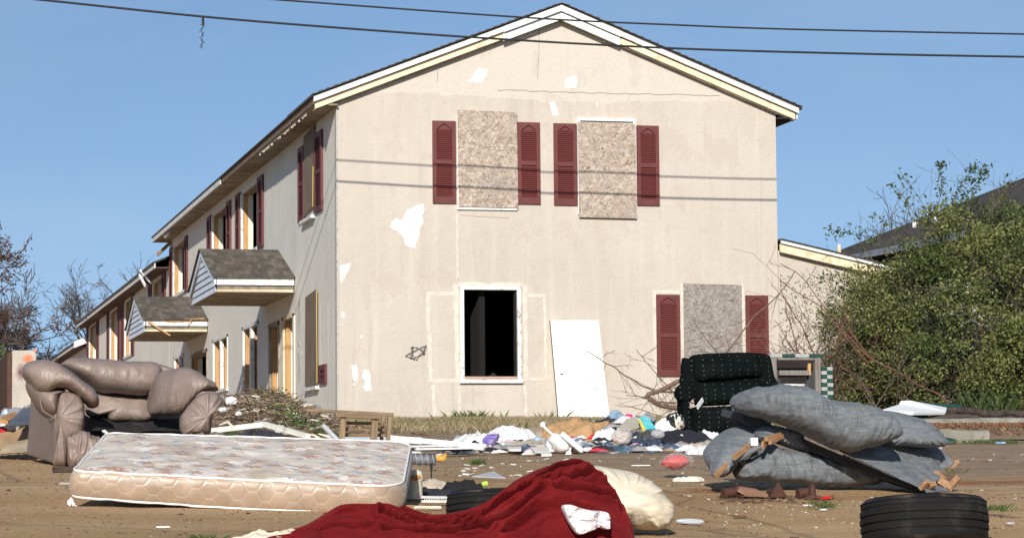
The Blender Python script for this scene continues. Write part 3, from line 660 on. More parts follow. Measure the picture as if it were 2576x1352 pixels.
spatch([(750,850),(752,850),(754,870),(750,875)], PALE, 1); spatch([(749,885),(755,884),(758,930),(754,975),(750,960)], PALE, 4); spatch([(759,880),(762,895),(760,905)], PALE, 6)

# porches -----------------------------------------------------------------
sh_me = {}
def shingle_obj(i, corners, parent_o):
    """one tab: four corners on the slope, thin"""
    mb = MB(); c4 = np.array(corners, float); nn_ = nrm(np.cross(c4[1]-c4[0], c4[3]-c4[0])); nn_ = nn_ if nn_[2] > 0 else -nn_
    mb.add(np.vstack([c4, c4+nn_*np.array([[.018], [.018], [.004], [.004]])]), [(0,3,2,1),(4,5,6,7),(0,1,5,4),(1,2,6,5),(2,3,7,6),(3,0,4,7)])
    sub(mb, 'shingle', SHING[i], parent_o)
def porch(parent, X0, y0, y1, broken=False, seed=0):
    rs = random.Random(seed); X1 = XC; yr = (y0+y1)/2+.15; ze, zr = 3.88, 4.60; ov = .10
    mb = MB(); mb.prism([(X0, y0+.02, 3.60), (X0, y1-.02, 3.60), (X0, yr, zr-.09)], (.02, 0, 0))
    mb.box((X0+.02, y0+.02, 3.595), (X1, y1-.02, 3.61))
    mb.prism([(X0+.03, y0-.0, ze-.02), (X0+.03, yr, zr-.02), (X0+.03, y1, ze-.02), (X0+.03, y1, ze-.05), (X0+.03, yr, zr-.05), (X0+.03, y0, ze-.05)], (X1-X0-.03, 0, 0))
    root = mb.obj('porch_canopy', SOFF, parent)
    mb = MB(); mb.box((X0-.02, y0-.02, 3.735), (X1-.02, y0+.01, ze-.005)); sub(mb, 'fascia', WHITE_OLD if broken else WHITE, root)
    mb = MB(); mb.box((X0, y0+.03, 3.655), (X1-.02, y0+.06, 3.735)); sub(mb, 'frieze', mat('dark weathered frieze', (.20, .17, .14), .9, .3), root)
    mb = MB(); mb.box((X0-.01, y0-.0, 3.60), (X1-.03, y0+.028, 3.652)); sub(mb, 'lower_trim', CREAM_W, root)
    # siding boards on the gable
    nb = 7; z0, z1 = 3.60, zr-.10
    for i in range(nb):
        a, b_ = z0+(z1-z0)*i/nb, z0+(z1-z0)*(i+1)/nb; hw = lambda z, s_: (yr-(y0+.04))*(1-(z-z0)/(z1-z0)) if s_ < 0 else ((y1-.04)-yr)*(1-(z-z0)/(z1-z0))
        mb = MB(); b2 = b_-.012
        mb.add([(X0-.035, yr-hw(a, -1), a), (X0-.035, yr+hw(a, 1), a), (X0-.012, yr+hw(b2, 1)+.0, b2), (X0-.012, yr-hw(b2, -1), b2), (X0-.002, yr-hw(a, -1), a), (X0-.002, yr+hw(a, 1), a), (X0-.002, yr+hw(b2, 1), b2), (X0-.002, yr-hw(b2, -1), b2)],
               [(0,1,2,3),(4,7,6,5),(0,4,5,1),(3,2,6,7),(0,3,7,4),(1,5,6,2)]); sub(mb, 'siding_board', SIDING, root)
    for (ya, za, yb, zb) in ((y0-.02, ze-.02, yr, zr-.02), (y1+.02, ze-.02, yr, zr-.02)):
        mb = MB(); mb.prism([(X0-.06, ya, za), (X0-.06, yb, zb), (X0-.06, yb, zb-.12), (X0-.06, ya, za-.12)], (.055, 0, 0)); sub(mb, 'rake_board', SIDING, root)
    # shingles: near slope one by one, far slope too
    for (ya, yb, vis) in ((y0-.10, yr, True), (y1+.10, yr, False)):
        rows = 9
        for r in range(rows):
            t0 = r/rows; t1 = (r+1.35)/rows; x = X0-.10-rs.random()*.0
            while x < X1-.01:
                w_ = rs.choice((.075, .105, .135, .16)) if vis else .3; x2 = min(x+w_, X1-.005)
                y_a, y_b = ya+(yb-ya)*t0, ya+(yb-ya)*min(1, t1); zz = lambda yy: ze-.02+(zr-ze+.02)*(yy-ya)/(yb-ya)
                drop = -.01*rs.random(); sag = .02*math.sin(x*5+r) if r == 0 else 0
                shingle_obj(rs.randrange(4), [(x+.003, y_a+drop, zz(y_a)+.012+rs.random()*.004), (x2-.003, y_a+drop, zz(y_a)+.012), (x2-.003, y_b, zz(y_b)+.010), (x+.003, y_b, zz(y_b)+.010)], root)
                x = x2
    if broken:
        mb = MB(); mb.beam(P(372, 808, y0-.1), P(428, 843, y0-.1), .03, .02); mb.beam(P(470, 818, y0-.1), P(482, 803, y0-.1), .02, .01); mb.beam((X0+.5, y0-.03, 3.85), (X1-.1, y0-.05, 3.90), .06, .02); sub(mb, 'splintered_wood', STUD, root)
    return root
porch(H, 6.38, 50.8, 54.9, False, 1); porch(H, 6.38, 64.5, 69.1, True, 2)

# lean-to on the right of the near house
L = thing('lean_to', 'single-storey stucco lean-to with cream rake behind the hedge, right of the tall gable', 'outbuilding', (16.05, 46, .95))
zlt = lambda x: 4.30-(x-16.03)*.215
mb = MB(); mb.prism([(16.04, YF+.01, .7), (21.5, YF+.01, .7), (21.5, YF+.01, zlt(21.5)-.2), (16.04, YF+.01, zlt(16.04)-.2)], (0, 9, 0)); mb.obj('wall', STUCCO, L)
mb = MB(); mb.prism([(16.04, YF-.22, zlt(16.04)), (21.7, YF-.22, zlt(21.7)), (21.7, YF-.22, zlt(21.7)-.03), (16.04, YF-.22, zlt(16.04)-.03)], (0, 9.3, 0)); mb.obj('roof', ROOFM, L)
mb = MB(); mb.prism([(16.04, YF-.20, zlt(16.04)-.035), (21.7, YF-.20, zlt(21.7)-.035), (21.7, YF-.20, zlt(21.7)-.085), (16.04, YF-.20, zlt(16.04)-.085)], (0, .06, 0)); mb.obj('rake_board', WHITE, L)
mb = MB(); mb.prism([(16.04, YF-.14, zlt(16.04)-.095), (21.7, YF-.14, zlt(21.7)-.095), (21.7, YF-.14, zlt(21.7)-.24), (16.04, YF-.14, zlt(16.04)-.24)], (0, .08, 0)); mb.obj('frieze_board', CREAM, L)

# second and third house of the row ----------------------------------------
def far_house(name_lab, y0, y1, ze, wins, zb=1.2, eave0=None, gable=True):
    Hh = thing('row_house', name_lab, 'house', (XC, y0, zb))
    holes = [w_ for w_ in wins]
    mb = MB(); wallgrid(mb, y0+.2, y1, zb, ze-.02, holes, lambda u, d, z: (XC+d, u, z), .2); mb.obj('side_wall', STUCCO_G, Hh)
    zt2 = lambda x: ze+1.76-abs(x-11.93)*.392-.10
    mb = MB()
    for yy in (y0, y1): mb.prism([(XC, yy, zb), (XR, yy, zb), (XR, yy, zt2(XR)), (11.93, yy, zt2(11.93)), (XC, yy, zt2(XC))], (0, .2, 0))
    mb.box((XR-.2, y0+.2, zb), (XR, y1, ze-.02)); mb.obj('end_wall', STUCCO_G, Hh)
    mb = MB(); mb.box((XC+2.6, y0+.2, zb), (XC+2.7, y1, ze)); mb.box((XC+.2, y0+.2, 3.9), (XC+2.6, y1, 4.0)); mb.box((XC+.2, y0+.2, ze-.12), (XR, y1, ze-.06))
    for i in range(1, 6): yy = y0+(y1-y0)*i/6; mb.box((XC+.2, yy, zb), (XC+2.6, yy+.12, ze-.12))
    mb.obj('interior_partition', SOOT_SHADE, Hh)
    rf = MB(); slab(rf, EL-.04, ze, 11.93, ze+1.76, y0-.3, y1+.5, .05); slab(rf, 11.93, ze+1.76, ER, ze, y0-.3, y1+.5, .05); rf.obj('roof', ROOFM, Hh)
    mb = MB(); mb.box((EL, y0-.28, ze-.17), (EL+.03, y1+.4, ze-.03)); mb.obj('fascia', WHITE_OLD, Hh)
    mb = MB(); mb.box((EL+.03, y0-.28, ze-.17), (XC, y1+.4, ze-.14)); mb.obj('soffit', mat('brown dark soffit', (.10, .06, .05), .9, .3), Hh)
    for w_ in wins:
        sideopen(Hh, *w_)
        if w_[3] > 4: sshutter(Hh, w_[1]+.15, w_[1]+1.0, w_[2]-.05, w_[3]+.03); sshutter(Hh, w_[0]-1.0, w_[0]-.15, w_[2]-.05, w_[3]+.03)
    return Hh
H2 = far_house('lower stucco row house beyond the near one, its eave hanging loose', 73.25, 101.75, 5.98, [(75.1, 77.7, 4.3, 5.76), (84.3, 86.6, 3.98, 5.78), (89.0, 92.1, 3.0, 5.80), (97.7, 101.2, 3.0, 5.82)])
mb = MB(); mb.beam((7.40, 76.2, 5.98), (7.62, 75.6, 5.60), .13, .05, (0, 1, .3)); mb.beam((7.38, 76.6, 5.9), (7.5, 76.1, 5.55), .08, .04); mb.obj('hanging_fascia_piece', WHITE, H2)
H3 = far_house('farthest low row house, only its dark eave and white rake end showing', 102.6, 132., 5.30, [], 1.6)
mb = MB(); mb.prism([(EL-.06, 102.1, 5.30), (EL+1.6, 102.1, 5.30+1.66*.392), (EL+1.6, 102.1, 5.08+1.66*.392), (EL-.06, 102.1, 5.06)], (0, .12, 0)); mb.obj('rake_board', WHITE, H3)
# house far right behind the hedge
B = thing('background_house', 'dark-roofed house rising behind the hedge at the right edge', 'house', P(2400, 700, 68))
a0, a1, b0, b1 = P(2104, 632, 92), P(2128, 640, 90), P(2860, 335, 62), P(2860, 485, 58)
bb1 = b0+np.array([7., 5, -3.2]); aa1 = a0+np.array([7., 5, -3.2])
mb = MB(); mb.prism([a1, b1, b0, a0], (0, 0, -.12)); mb.prism([a0, b0, bb1, aa1], (0, 0, -.12)); mb.obj('roof', mat('brown weathered roof', (.075, .062, .052), .95, .35, 3, 20, .8, .03), B)
mb = MB(); mb.beam(a1-np.array([0, .05, .15]), b1-np.array([0, .05, .15]), .22, .06); mb.obj('fascia', mat('grey-blue fascia', (.40, .42, .46), .7, .2, 2), B)
mb = MB(); q0 = a1+np.array([.9, .9, -.3]); q1 = b1+np.array([.9, .9, -.3]); mb.add([q0, q1, (q1[0], q1[1], 1.2), (q0[0], q0[1], 1.2), q0+[6, 5, 0], q1+[6, 5, 0], (q1[0]+6, q1[1]+5, 1.2), (q0[0]+6, q0[1]+5, 1.2)], [(0,1,2,3),(4,7,6,5),(0,3,7,4),(1,5,6,2)]); mb.obj('wall', mat('dark grey siding', (.10, .10, .12), .8, .2, 3), B)  # siding in an even dark blue-grey
for (vx, vy, Yv) in ((2350, 549, 72), (2300, 562, 76)):
    c0 = P(vx, vy, Yv); mb = MB(); mb.tube([c0-np.array([0, 0, .12]), c0+np.array([0, 0, .05])], .09 if vx == 2350 else .06, 8); mb.obj('roof_vent', WHITE, B)
c0 = P(2111, 620, 88); mb = MB(); mb.tube([c0-np.array([0, 0, .25]), c0+np.array([0, 0, .08])], .07, 8); mb.obj('vent_pipe', CREAM_W, B)

# wires --------------------------------------------------------------------
WIRE = mat('black cable', (.012, .012, .013), .6, .1, bst=0)
def wire(pts, Y, r, lab):
    q = resample(np.array([P(x, y, Y) for x, y in pts]), 120, False); mb = MB(); mb.tube(q, r, 6)
    return tag(mb.obj('power_line', WIRE, None, smooth=True, loc=q[0]), lab, 'cable', 'overhead cables crossing in front of the gable')
wire([(-1800,-200),(-400,-50),(75,-3),(510,42),(850,70),(1250,98),(1700,122),(2150,135),(2576,143),(3100,150),(4300,160)], 41.5, .0175, 'lower black overhead cable with a scrap hanging from it')
wire([(-1800,-215),(-400,-90),(300,-32),(690,-1),(1330,45),(1700,63),(2000,74),(2576,86),(3100,95),(4300,112)], 41.5, .0145, 'upper thinner black overhead cable crossing the gable peak')
mb = MB(); mb.tube([P(510, 42, 41.5), P(511, 64, 41.5)], .022, 6); 
q = [P(508+3*math.sin(i*1.3), 62+i*4, 41.5) for i in range(16)]; mb.tube(q, .008, 4)
for i in range(0, 15): mb.tube([q[i], q[i]+np.array([(.03 if i % 2 else -.03), 0, -.01])], .006, 3)
tag(mb.obj('hanging_cord', WIRE, None, loc=P(510, 42, 41.5)), 'frayed dark cord dangling from the lower overhead cable', 'cord')
# ================================================================ furniture and rubbish in the lot
m, n, b = newmat('taupe leather'); v = coords(n); c = ramp(n, noise(n, v, 3, 6, .65), [(.3, (.205, .152, .128)), (.65, (.275, .210, .178))])
c = mixc(n, ramp(n, noise(n, v, 2.3, 7, .7), [(.52, (0, 0, 0)), (.72, (.8, .8, .8))]), c, (.17, .118, .088)); n.links.new(c, b.inputs['Base Color']); b.inputs['Roughness'].default_value = .47; b.inputs['Specular IOR Level'].default_value = .45
wq = noise(n, coords(n, (1, 1, .55)), 9, 4, .55, 1.2); wq = math_(n, 'ABSOLUTE', math_(n, 'SUBTRACT', wq, .5)); wq = ramp(n, wq, [(0, (0, 0, 0)), (.09, (1, 1, 1))])
p_ = bump(n, b, wq, .22, .008); p_ = bump(n, b, noise(n, coords(n, (1.4, 1, .8)), 13, 6, .6, 1.2), .18, .02, p_); bump(n, b, noise(n, v, 190, 2, .6), .25, .001, p_); LEATH = m
LEATHS = mat('taupe vinyl side', (.20, .145, .12), .5, .12, 3, 120, .25, .002, dirt=(.15, .10, .075), dscale=1.5)
DECK = mat('black torn seat deck', (.012, .011, .011), .95, .5, 12, 60, .9, .02, dirt=(.05, .045, .04), dscale=14)

def zl3(x, xv=8): return x
def C1(pts): return [(x*.4048, 805+y*.4048) for x, y in pts]       # traced on the left quarter
def C4(pts): return [(1650+x*.375, 845+y*.375) for x, y in pts]    # traced on the right quarter

# ---------------------------------------------------------------- leather loveseat
YS = 20.5
g = GP(300, YS); S = thing('loveseat', 'torn taupe leather loveseat with overstuffed arms and its seat cushions gone', 'sofa', (g[0], YS, g[2]))
def zg(px, Y): return float(G(P(px, 1200, Y)[0], Y))
# body: left side panel receding
fb, ft, bt, bb_ = P(137, 1166, YS), P(138, 1040, YS), P(79, 985, YS+.95), P(66, 1143, YS+.95)
mb = MB(); ex = np.array([.12, .02, 0]); mb.prism([fb, ft, bt, bb_], ex); mb.obj('side_panel', LEATHS, S, bevel=.015)
mb = MB(); mb.box(P(225, 1150, YS+.15), P(500, 1100, YS+.95)); mb.obj('base_frame', DECK, S)
mb = MB(); puff(mb, C1([(330,893),(338,780),(345,640),(350,560),(372,460),(410,444),(460,452),(500,480),(522,530),(526,600),(520,660),(505,705),(430,745),(412,800),(408,900),(370,903)]), YS+.02, .13, .2, wr=.018, pl=.055, pf=11, seed=3, lf=6, center=C1([(368,600)])[0], pe=1.0); mb.obj('arm_front', LEATH, S, smooth=True)
mb = MB(); puff(mb, C1([(168,385),(178,440),(215,510),(270,575),(338,600),(352,555),(368,470),(400,440),(330,420),(250,395),(200,372)]), YS+.30, .36, .5, tilt=.4, skew=-.7, wr=.02, pl=.012, seed=11, lf=4); mb.obj('arm_roll', LEATH, S, smooth=True)
def pillow(top, bot, Y, th, seed, dY, gf=9):
    mb = MB(); loft(mb, C1(top), C1(bot), Y, th, nu=230, nv=72, p=2.3, endp=9, wr=.030, lf=(6, 6), seed=seed, gather=.0, dY=dY)
    V = mb.v[-1]; n_ = len(V); nv_ = 72; nu_ = n_//nv_; V = V.reshape(nu_, nv_, 3); ph = np.linspace(0, 2*np.pi, nv_, endpoint=False); u_ = np.linspace(0, 1, nu_)
    low_ = np.clip((-np.sin(ph)-.05)*1.3, 0, 1)**1.2                # gathered lower seam
    a = .040*ridge(u_[:, None]*gf*2.2+.3*np.sin(ph*2)[None], ph[None]*.5, 0, seed+3, 3)*low_[None]*np.sin(np.pi*u_)[:, None]**.4
    V[..., 1] -= a*(np.cos(ph) > -.2)[None]; V[..., 2] += a*.35; mb.v[-1] = V.reshape(-1, 3); return mb
pillow([(136,310),(165,264),(240,246),(320,254),(400,296),(500,372),(585,430),(618,492)], [(146,340),(188,400),(230,452),(285,466),(350,434),(435,444),(505,496),(565,542),(614,536)], YS+.12, .30, 21, [.18, .05, 0, .0, .05]).obj('arm_pillow', LEATH, S, smooth=True)
mb = MB(); loft(mb, C1([(378,262),(430,236),(520,234),(640,241),(760,252),(880,258),(975,260),(1013,300)]), C1([(395,290),(450,335),(540,395),(620,446),(740,458),(860,470),(950,468),(990,420)]), YS+.86, .26, p=2.2, wr=.022, lf=(4, 7), seed=31, gather=.010, gf=3); mb.obj('back_cushion', LEATH, S, smooth=True)
mb = MB(); puff(mb, C1([(600,440),(700,455),(860,468),(950,466),(965,520),(962,585),(930,618),(880,632),(780,628),(690,628),(640,590),(560,600),(530,560),(560,480)]), YS+.93, .16, .1, tilt=.35, wr=.018, pl=.02, seed=41, lf=4); mb.obj('back_rest', LEATH, S, smooth=True)
mb = MB(); mb.prism([P(80, 960, YS+1.05), P(405, 915, YS+1.15), P(545, 960, YS+1.05), P(530, 1100, YS+1.05), P(75, 1135, YS+1.0)], (.0, .1, 0)); mb.obj('back_panel', LEATHS, S, bevel=.02)
pillow([(985,350),(1015,315),(1080,299),(1150,289),(1215,315),(1290,368),(1345,414),(1358,432)], [(946,520),(962,582),(1010,584),(1060,594),(1108,590),(1152,545),(1195,490),(1240,452),(1300,438),(1356,442)], YS+.24, .30, 52, [.45, .15, 0, 0, .1]).obj('arm_pillow', LEATH, S, smooth=True)
mb = MB(); puff(mb, C1([(1122,610),(1150,560),(1185,510),(1235,462),(1300,445),(1352,458),(1386,490),(1375,530),(1330,575),(1305,610),(1296,650),(1290,700),(1200,704),(1130,700)]), YS+.02, .15, .4, wr=.015, pl=.05, pf=11, seed=61, lf=5, center=C1([(1275,600)])[0], pe=1.0); mb.obj('arm_front', LEATH, S, smooth=True)
mb = MB(); loft(mb, C1([(408,700),(470,690),(540,700),(620,735),(800,745),(1000,735),(1200,710),(1370,700),(1392,712)]), C1([(412,905),(450,932),(520,900),(620,890),(800,880),(1000,860),(1200,820),(1370,780),(1390,760)]), YS-.02, .16, wr=.02, lf=(9, 3), seed=71, gather=.05, gf=10, p=2.4, nu=160); mb.obj('seat_apron', LEATH, S, smooth=True)
# sagging deck with torn lining
u = np.linspace(0, 1, 50)[:, None]; v_ = np.linspace(0, 1, 30)[None]
A, Bq, Cq, Dq = P(214, 1085, YS+.05), P(520, 1085, YS+.05), P(470, 1052, YS+.95), P(235, 1050, YS+.95)
V = (1-u)[..., None]*((1-v_)[..., None]*A+v_[..., None]*Dq)+u[..., None]*((1-v_)[..., None]*Bq+v_[..., None]*Cq)
V[..., 2] += -.05*np.sin(u*np.pi)*np.sin(v_*np.pi)+.02*fbm(V[..., 0]*9, V[..., 1]*9, 0, 3, 4)
mb = MB(); mb.grid(V); mb.obj('seat_deck', DECK, S, smooth=True)
# piping seams
def seam(pts, Y, r, par, m, dy=0): q = resample(np.array([P(x, y, Y) for x, y in C1(pts)]), 50, False); mb = MB(); mb.tube(q, r, 5); return mb.obj('piping', m, par, smooth=True)
seam([(250,490),(268,560),(335,605),(350,640),(348,760),(338,890)], YS-.02, .006, S, LEATHS)

# ---------------------------------------------------------------- mattress
m, n, b = newmat('floral mattress ticking'); 
tcn = N(n, 'ShaderNodeTexCoord'); uvv = tcn.outputs['UV']
base = ramp(n, noise(n, uvv, 2.2, 5, .6), [(.3, (.40, .32, .245)), (.5, (.58, .52, .45)), (.7, (.66, .62, .57))])
def flowers(c, scale, loc, cell_r, prad, colr, petals, st, thr=.5, stretch=(1, 1)):
    mp_ = N(n, 'ShaderNodeMapping'); mp_.inputs['Scale'].default_value = (scale*stretch[0], scale*stretch[1], 1); mp_.inputs['Location'].default_value = (*loc, 0); n.links.new(uvv, mp_.inputs['Vector'])
    dn = N(n, 'ShaderNodeTexNoise'); dn.inputs['Scale'].default_value = 3.; n.links.new(mp_.outputs['Vector'], dn.inputs['Vector'])
    vo = N(n, 'ShaderNodeTexVoronoi', voronoi_dimensions='2D', feature='F1'); vo.inputs['Scale'].default_value = 1; vo.inputs['Randomness'].default_value = cell_r; n.links.new(mp_.outputs['Vector'], vo.inputs['Vector'])
    df = N(n, 'ShaderNodeVectorMath', operation='SUBTRACT'); n.links.new(mp_.outputs['Vector'], df.inputs[0]); n.links.new(vo.outputs['Position'], df.inputs[1])
    s = N(n, 'ShaderNodeSeparateXYZ'); n.links.new(df.outputs['Vector'], s.inputs[0]); a = math_(n, 'ARCTAN2', s.outputs['Y'], s.outputs['X'])
    ln = N(n, 'ShaderNodeVectorMath', operation='LENGTH'); n.links.new(df.outputs['Vector'], ln.inputs[0])
    cell = N(n, 'ShaderNodeSeparateColor'); n.links.new(vo.outputs['Color'], cell.inputs[0])
    pr = math_(n, 'ADD', math_(n, 'MULTIPLY', math_(n, 'SINE', math_(n, 'MULTIPLY', a, petals)), prad*.45), prad)
    d = math_(n, 'SUBTRACT', pr, ln.outputs['Value']); k = math_(n, 'GREATER_THAN', d, 0); k = math_(n, 'MULTIPLY', k, math_(n, 'GREATER_THAN', cell.outputs[0], thr))
    tex = math_(n, 'GREATER_THAN', noise(n, uvv, 90, 3, .7), .45); k = math_(n, 'MULTIPLY', k, math_(n, 'ADD', math_(n, 'MULTIPLY', tex, .6), .4))
    return mixc(n, math_(n, 'MULTIPLY', k, st), c, colr)
c = base
c = flowers(c, 3.6, (.3, .1), .75, .36, (.66, .50, .34), 7, .45, .25)
c = flowers(c, 3.6, (.3, .1), .75, .20, (.72, .67, .62), 3, 1., .25)
c = flowers(c, 9., (.2, .4), .9, .30, (.34, .15, .105), 6, .8, .60, (.75, 1.3))
c = flowers(c, 10., (3.2, 1.4), .9, .27, (.32, .36, .42), 4, .6, .72, (1, 1))
c = flowers(c, 8., (7.2, 5.4), .9, .15, (.20, .25, .33), 3, .8, .72)
vine = noise(n, uvv, 9, 3, .5, 2.5); vk = math_(n, 'ABSOLUTE', math_(n, 'SUBTRACT', vine, .5)); patchk = ramp(n, noise(n, uvv, 4.2, 2, .5), [(.5, (0, 0, 0)), (.62, (.7, .7, .7))])
c = mixc(n, math_(n, 'MULTIPLY', ramp(n, vk, [(.0, (1, 1, 1)), (.022, (0, 0, 0))]), patchk), c, (.52, .33, .2))
n.links.new(c, b.inputs['Base Color']); b.inputs['Roughness'].default_value = .75
q_ = noise(n, uvv, 7, 2, .4, 1.5); pq = bump(n, b, q_, .5, .03); bump(n, b, noise(n, uvv, 22, 3, .5, 1), .35, .008, pq)
st_ = ramp(n, noise(n, uvv, 1.7, 7, .7, .5), [(.52, (0, 0, 0)), (.64, (.6, .6, .6))]); c = mixc(n, st_, c, (.42, .32, .22)); n.links.new(c, b.inputs['Base Color']); TICK = m
m, n, b = newmat('quilted satin mattress border'); tcn = N(n, 'ShaderNodeTexCoord'); uvv = tcn.outputs['UV']
s = N(n, 'ShaderNodeSeparateXYZ'); n.links.new(uvv, s.inputs[0]); u_, v_n = s.outputs['X'], s.outputs['Y']
# two interleaved ogee lines
def ogee(ph, v0, amp, period):
    w_ = math_(n, 'SINE', math_(n, 'ADD', math_(n, 'MULTIPLY', u_, 2*math.pi/period), ph)); w_ = math_(n, 'MULTIPLY', math_(n, 'MINIMUM', math_(n, 'MAXIMUM', math_(n, 'MULTIPLY', w_, 1.5), -1.), 1.), amp)
    return math_(n, 'ABSOLUTE', math_(n, 'SUBTRACT', math_(n, 'SUBTRACT', v_n, v0), w_))
d = math_(n, 'MINIMUM', ogee(0, .045, .026, .155), ogee(math.pi, .10, .026, .155)); d = math_(n, 'MINIMUM', d, ogee(0, .155, .026, .155))
dist_ = noise(n, coords(n, (1, 1, 1), 'UV'), 3, 3, .5)
base = ramp(n, noise(n, uvv, 6, 4, .6), [(.3, (.29, .205, .14)), (.7, (.42, .31, .225))])
lv = noise(n, coords(n, (26, 7, 1), 'UV'), 1.1, 4, .6, 1.6)
base = mixc(n, math_(n, 'MULTIPLY', ramp(n, lv, [(.60, (0, 0, 0)), (.64, (1, 1, 1))]), ramp(n, noise(n, uvv, 7, 2, .5), [(.46, (0, 0, 0)), (.52, (.7, .7, .7))])), base, (.36, .21, .09))
c = mixc(n, ramp(n, d, [(.0, (.6, .6, .6)), (.0035, (0, 0, 0))]), mixc(n, ramp(n, noise(n, uvv, 4, 6, .7), [(.5, (0, 0, 0)), (.7, (.6, .6, .6))]), base, (.27, .19, .13)), (.58, .46, .36))
n.links.new(c, b.inputs['Base Color']); b.inputs['Roughness'].default_value = .38; b.inputs['Sheen Weight'].default_value = .2
hh = ramp(n, d, [(.0, (0, 0, 0)), (.02, (1, 1, 1))]); bump(n, b, hh, .2, .006); BORDER = m
PIPE = mat('white piping', (.78, .76, .72), .6, .06, bst=.1)
FL, FR, BR, BL = P(183, 1184, 15.6), P(1012, 1226, 15.35), P(1034, 1112, 16.5), P(270, 1089, 16.8)
def mattress():
    root = thing('mattress', 'stained floral mattress with peach quilted sides lying tilted in front of the loveseat', 'mattress', ((FL+FR+BR+BL)/4)-np.array([0, 0, .2]))
    # rounded rectangle in (s,t)
    n_ = 220; k = []
    w_, d_ = 1.83, 1.17; r = .16
    for (cx0, cy0, a0, rr) in ((w_-r, r, -90, r), (w_-.13, d_-.13, 0, .13), (.05, d_-.05, 90, .05), (.05, .05, 180, .05)):
        for a in np.linspace(a0, a0+90, 14): k.append((cx0+rr*math.cos(math.radians(a)), cy0+rr*math.sin(math.radians(a))))
    k = np.array(k); k2 = np.vstack([k, k[:1]]); Lc = np.r_[0, np.cumsum(np.linalg.norm(np.diff(k2, axis=0), axis=1))]
    t = np.linspace(0, Lc[-1], n_, endpoint=False); k = np.stack([np.interp(t, Lc, k2[:, 0]), np.interp(t, Lc, k2[:, 1])], 1)
    def at(s, q): s = np.asarray(s)/w_; q = np.asarray(q)/d_; return ((1-s)*(1-q))[..., None]*FL+(s*(1-q))[..., None]*FR+(s*q)[..., None]*BR+((1-s)*q)[..., None]*BL
    nn_ = nrm(np.cross(FR-FL, BL-FL))
    S_ = np.sin(np.linspace(0, 1, 46)*np.pi/2)[:, None]; cc = np.array([w_/2, d_/2]); st = cc+(k-cc)[None]*S_[..., None]
    top = at(st[..., 0], st[..., 1]); puffy = .018*(1-S_**10)+.010*fbm(st[..., 0]*5, st[..., 1]*5, 0, 3, 3)*(1-S_**12)+.008*ridge(st[..., 0]*7, st[..., 1]*7, 0, 8, 2)*(1-S_**12)
    sag = -.035*np.exp(-((st[..., 0]-1.0)/.5)**2)*0
    top = top+nn_*puffy[..., None]; mb = MB(); mb.grid(top, cv=True); mb.obj('top_panel', TICK, root, smooth=True, uv=st.reshape(-1, 2))
    H_ = .150; vs = np.linspace(0, 1, 14)[:, None]; e = at(k[:, 0], k[:, 1])[None]
    nxt = np.roll(k, -1, 0)-np.roll(k, 1, 0); nl = np.stack([nxt[:, 1], -nxt[:, 0]], 1); nl /= np.linalg.norm(nl, axis=1)[:, None]
    out = nl[:, 0][:, None]*nrm(FR-FL)+nl[:, 1][:, None]*nrm(BL-FL)
    tt = np.concatenate([[0], np.cumsum(np.linalg.norm(np.diff(k, axis=0), axis=1))])
    bul = .022*np.sin(vs*np.pi)**.6+.006*ridge(tt[None]*9, vs*1.2, 0, 4, 2)*np.sin(vs*np.pi)
    hh_ = H_*(1+.12*(tt[None]*0))
    droop = .02*np.sin(k[:, 0]*1.6)[None]
    side = e-nn_*(vs*hh_)[..., None]+out[None]*bul[..., None]; side[..., 2] -= vs*droop
    uv = np.stack([np.broadcast_to(tt[None], (14, n_)), np.broadcast_to(.01+vs*.17, (14, n_))], -1).reshape(-1, 2)
    mb = MB(); mb.grid(side, cv=True); mb.obj('side_border', BORDER, root, smooth=True, uv=uv)
    bot = at(st[..., 0], st[..., 1])-nn_*H_; bot[..., 2] -= .02*np.sin(st[..., 0]*1.6); bot[-1] = side[-1]; mb = MB(); mb.grid(bot, cv=True); mb.obj('bottom_panel', mat('grey mattress underside', (.4, .38, .36), .9, .1), root, smooth=True)
    for q, rr in ((side[0], .0075), (side[-1], .0085)):
        q = np.vstack([q, q[:1]]); q = q+nn_*.002; q[:, 2] += .003*vn(np.arange(len(q))*.4, 0, 0, 3); mb = MB(); mb.tube(q, rr, 6, cap=False); mb.obj('piping', PIPE, root, smooth=True)
    mb = MB(); p0 = FL-nn_*.155
    for i in range(6): mb.tube([p0, p0+np.array([-.02+.008*i, 0, -.02-.012*(i % 3)]), p0+np.array([-.02+.01*i, 0, -.04-.01*(i % 2)])], .004, 4)
    mb.tube([BL, BL+np.array([-.02, 0, .015]), BL+np.array([-.03, 0, .01])], .01, 5); mb.obj('frayed_corner', PIPE, root, kind='stuff')
    return root
mattress()

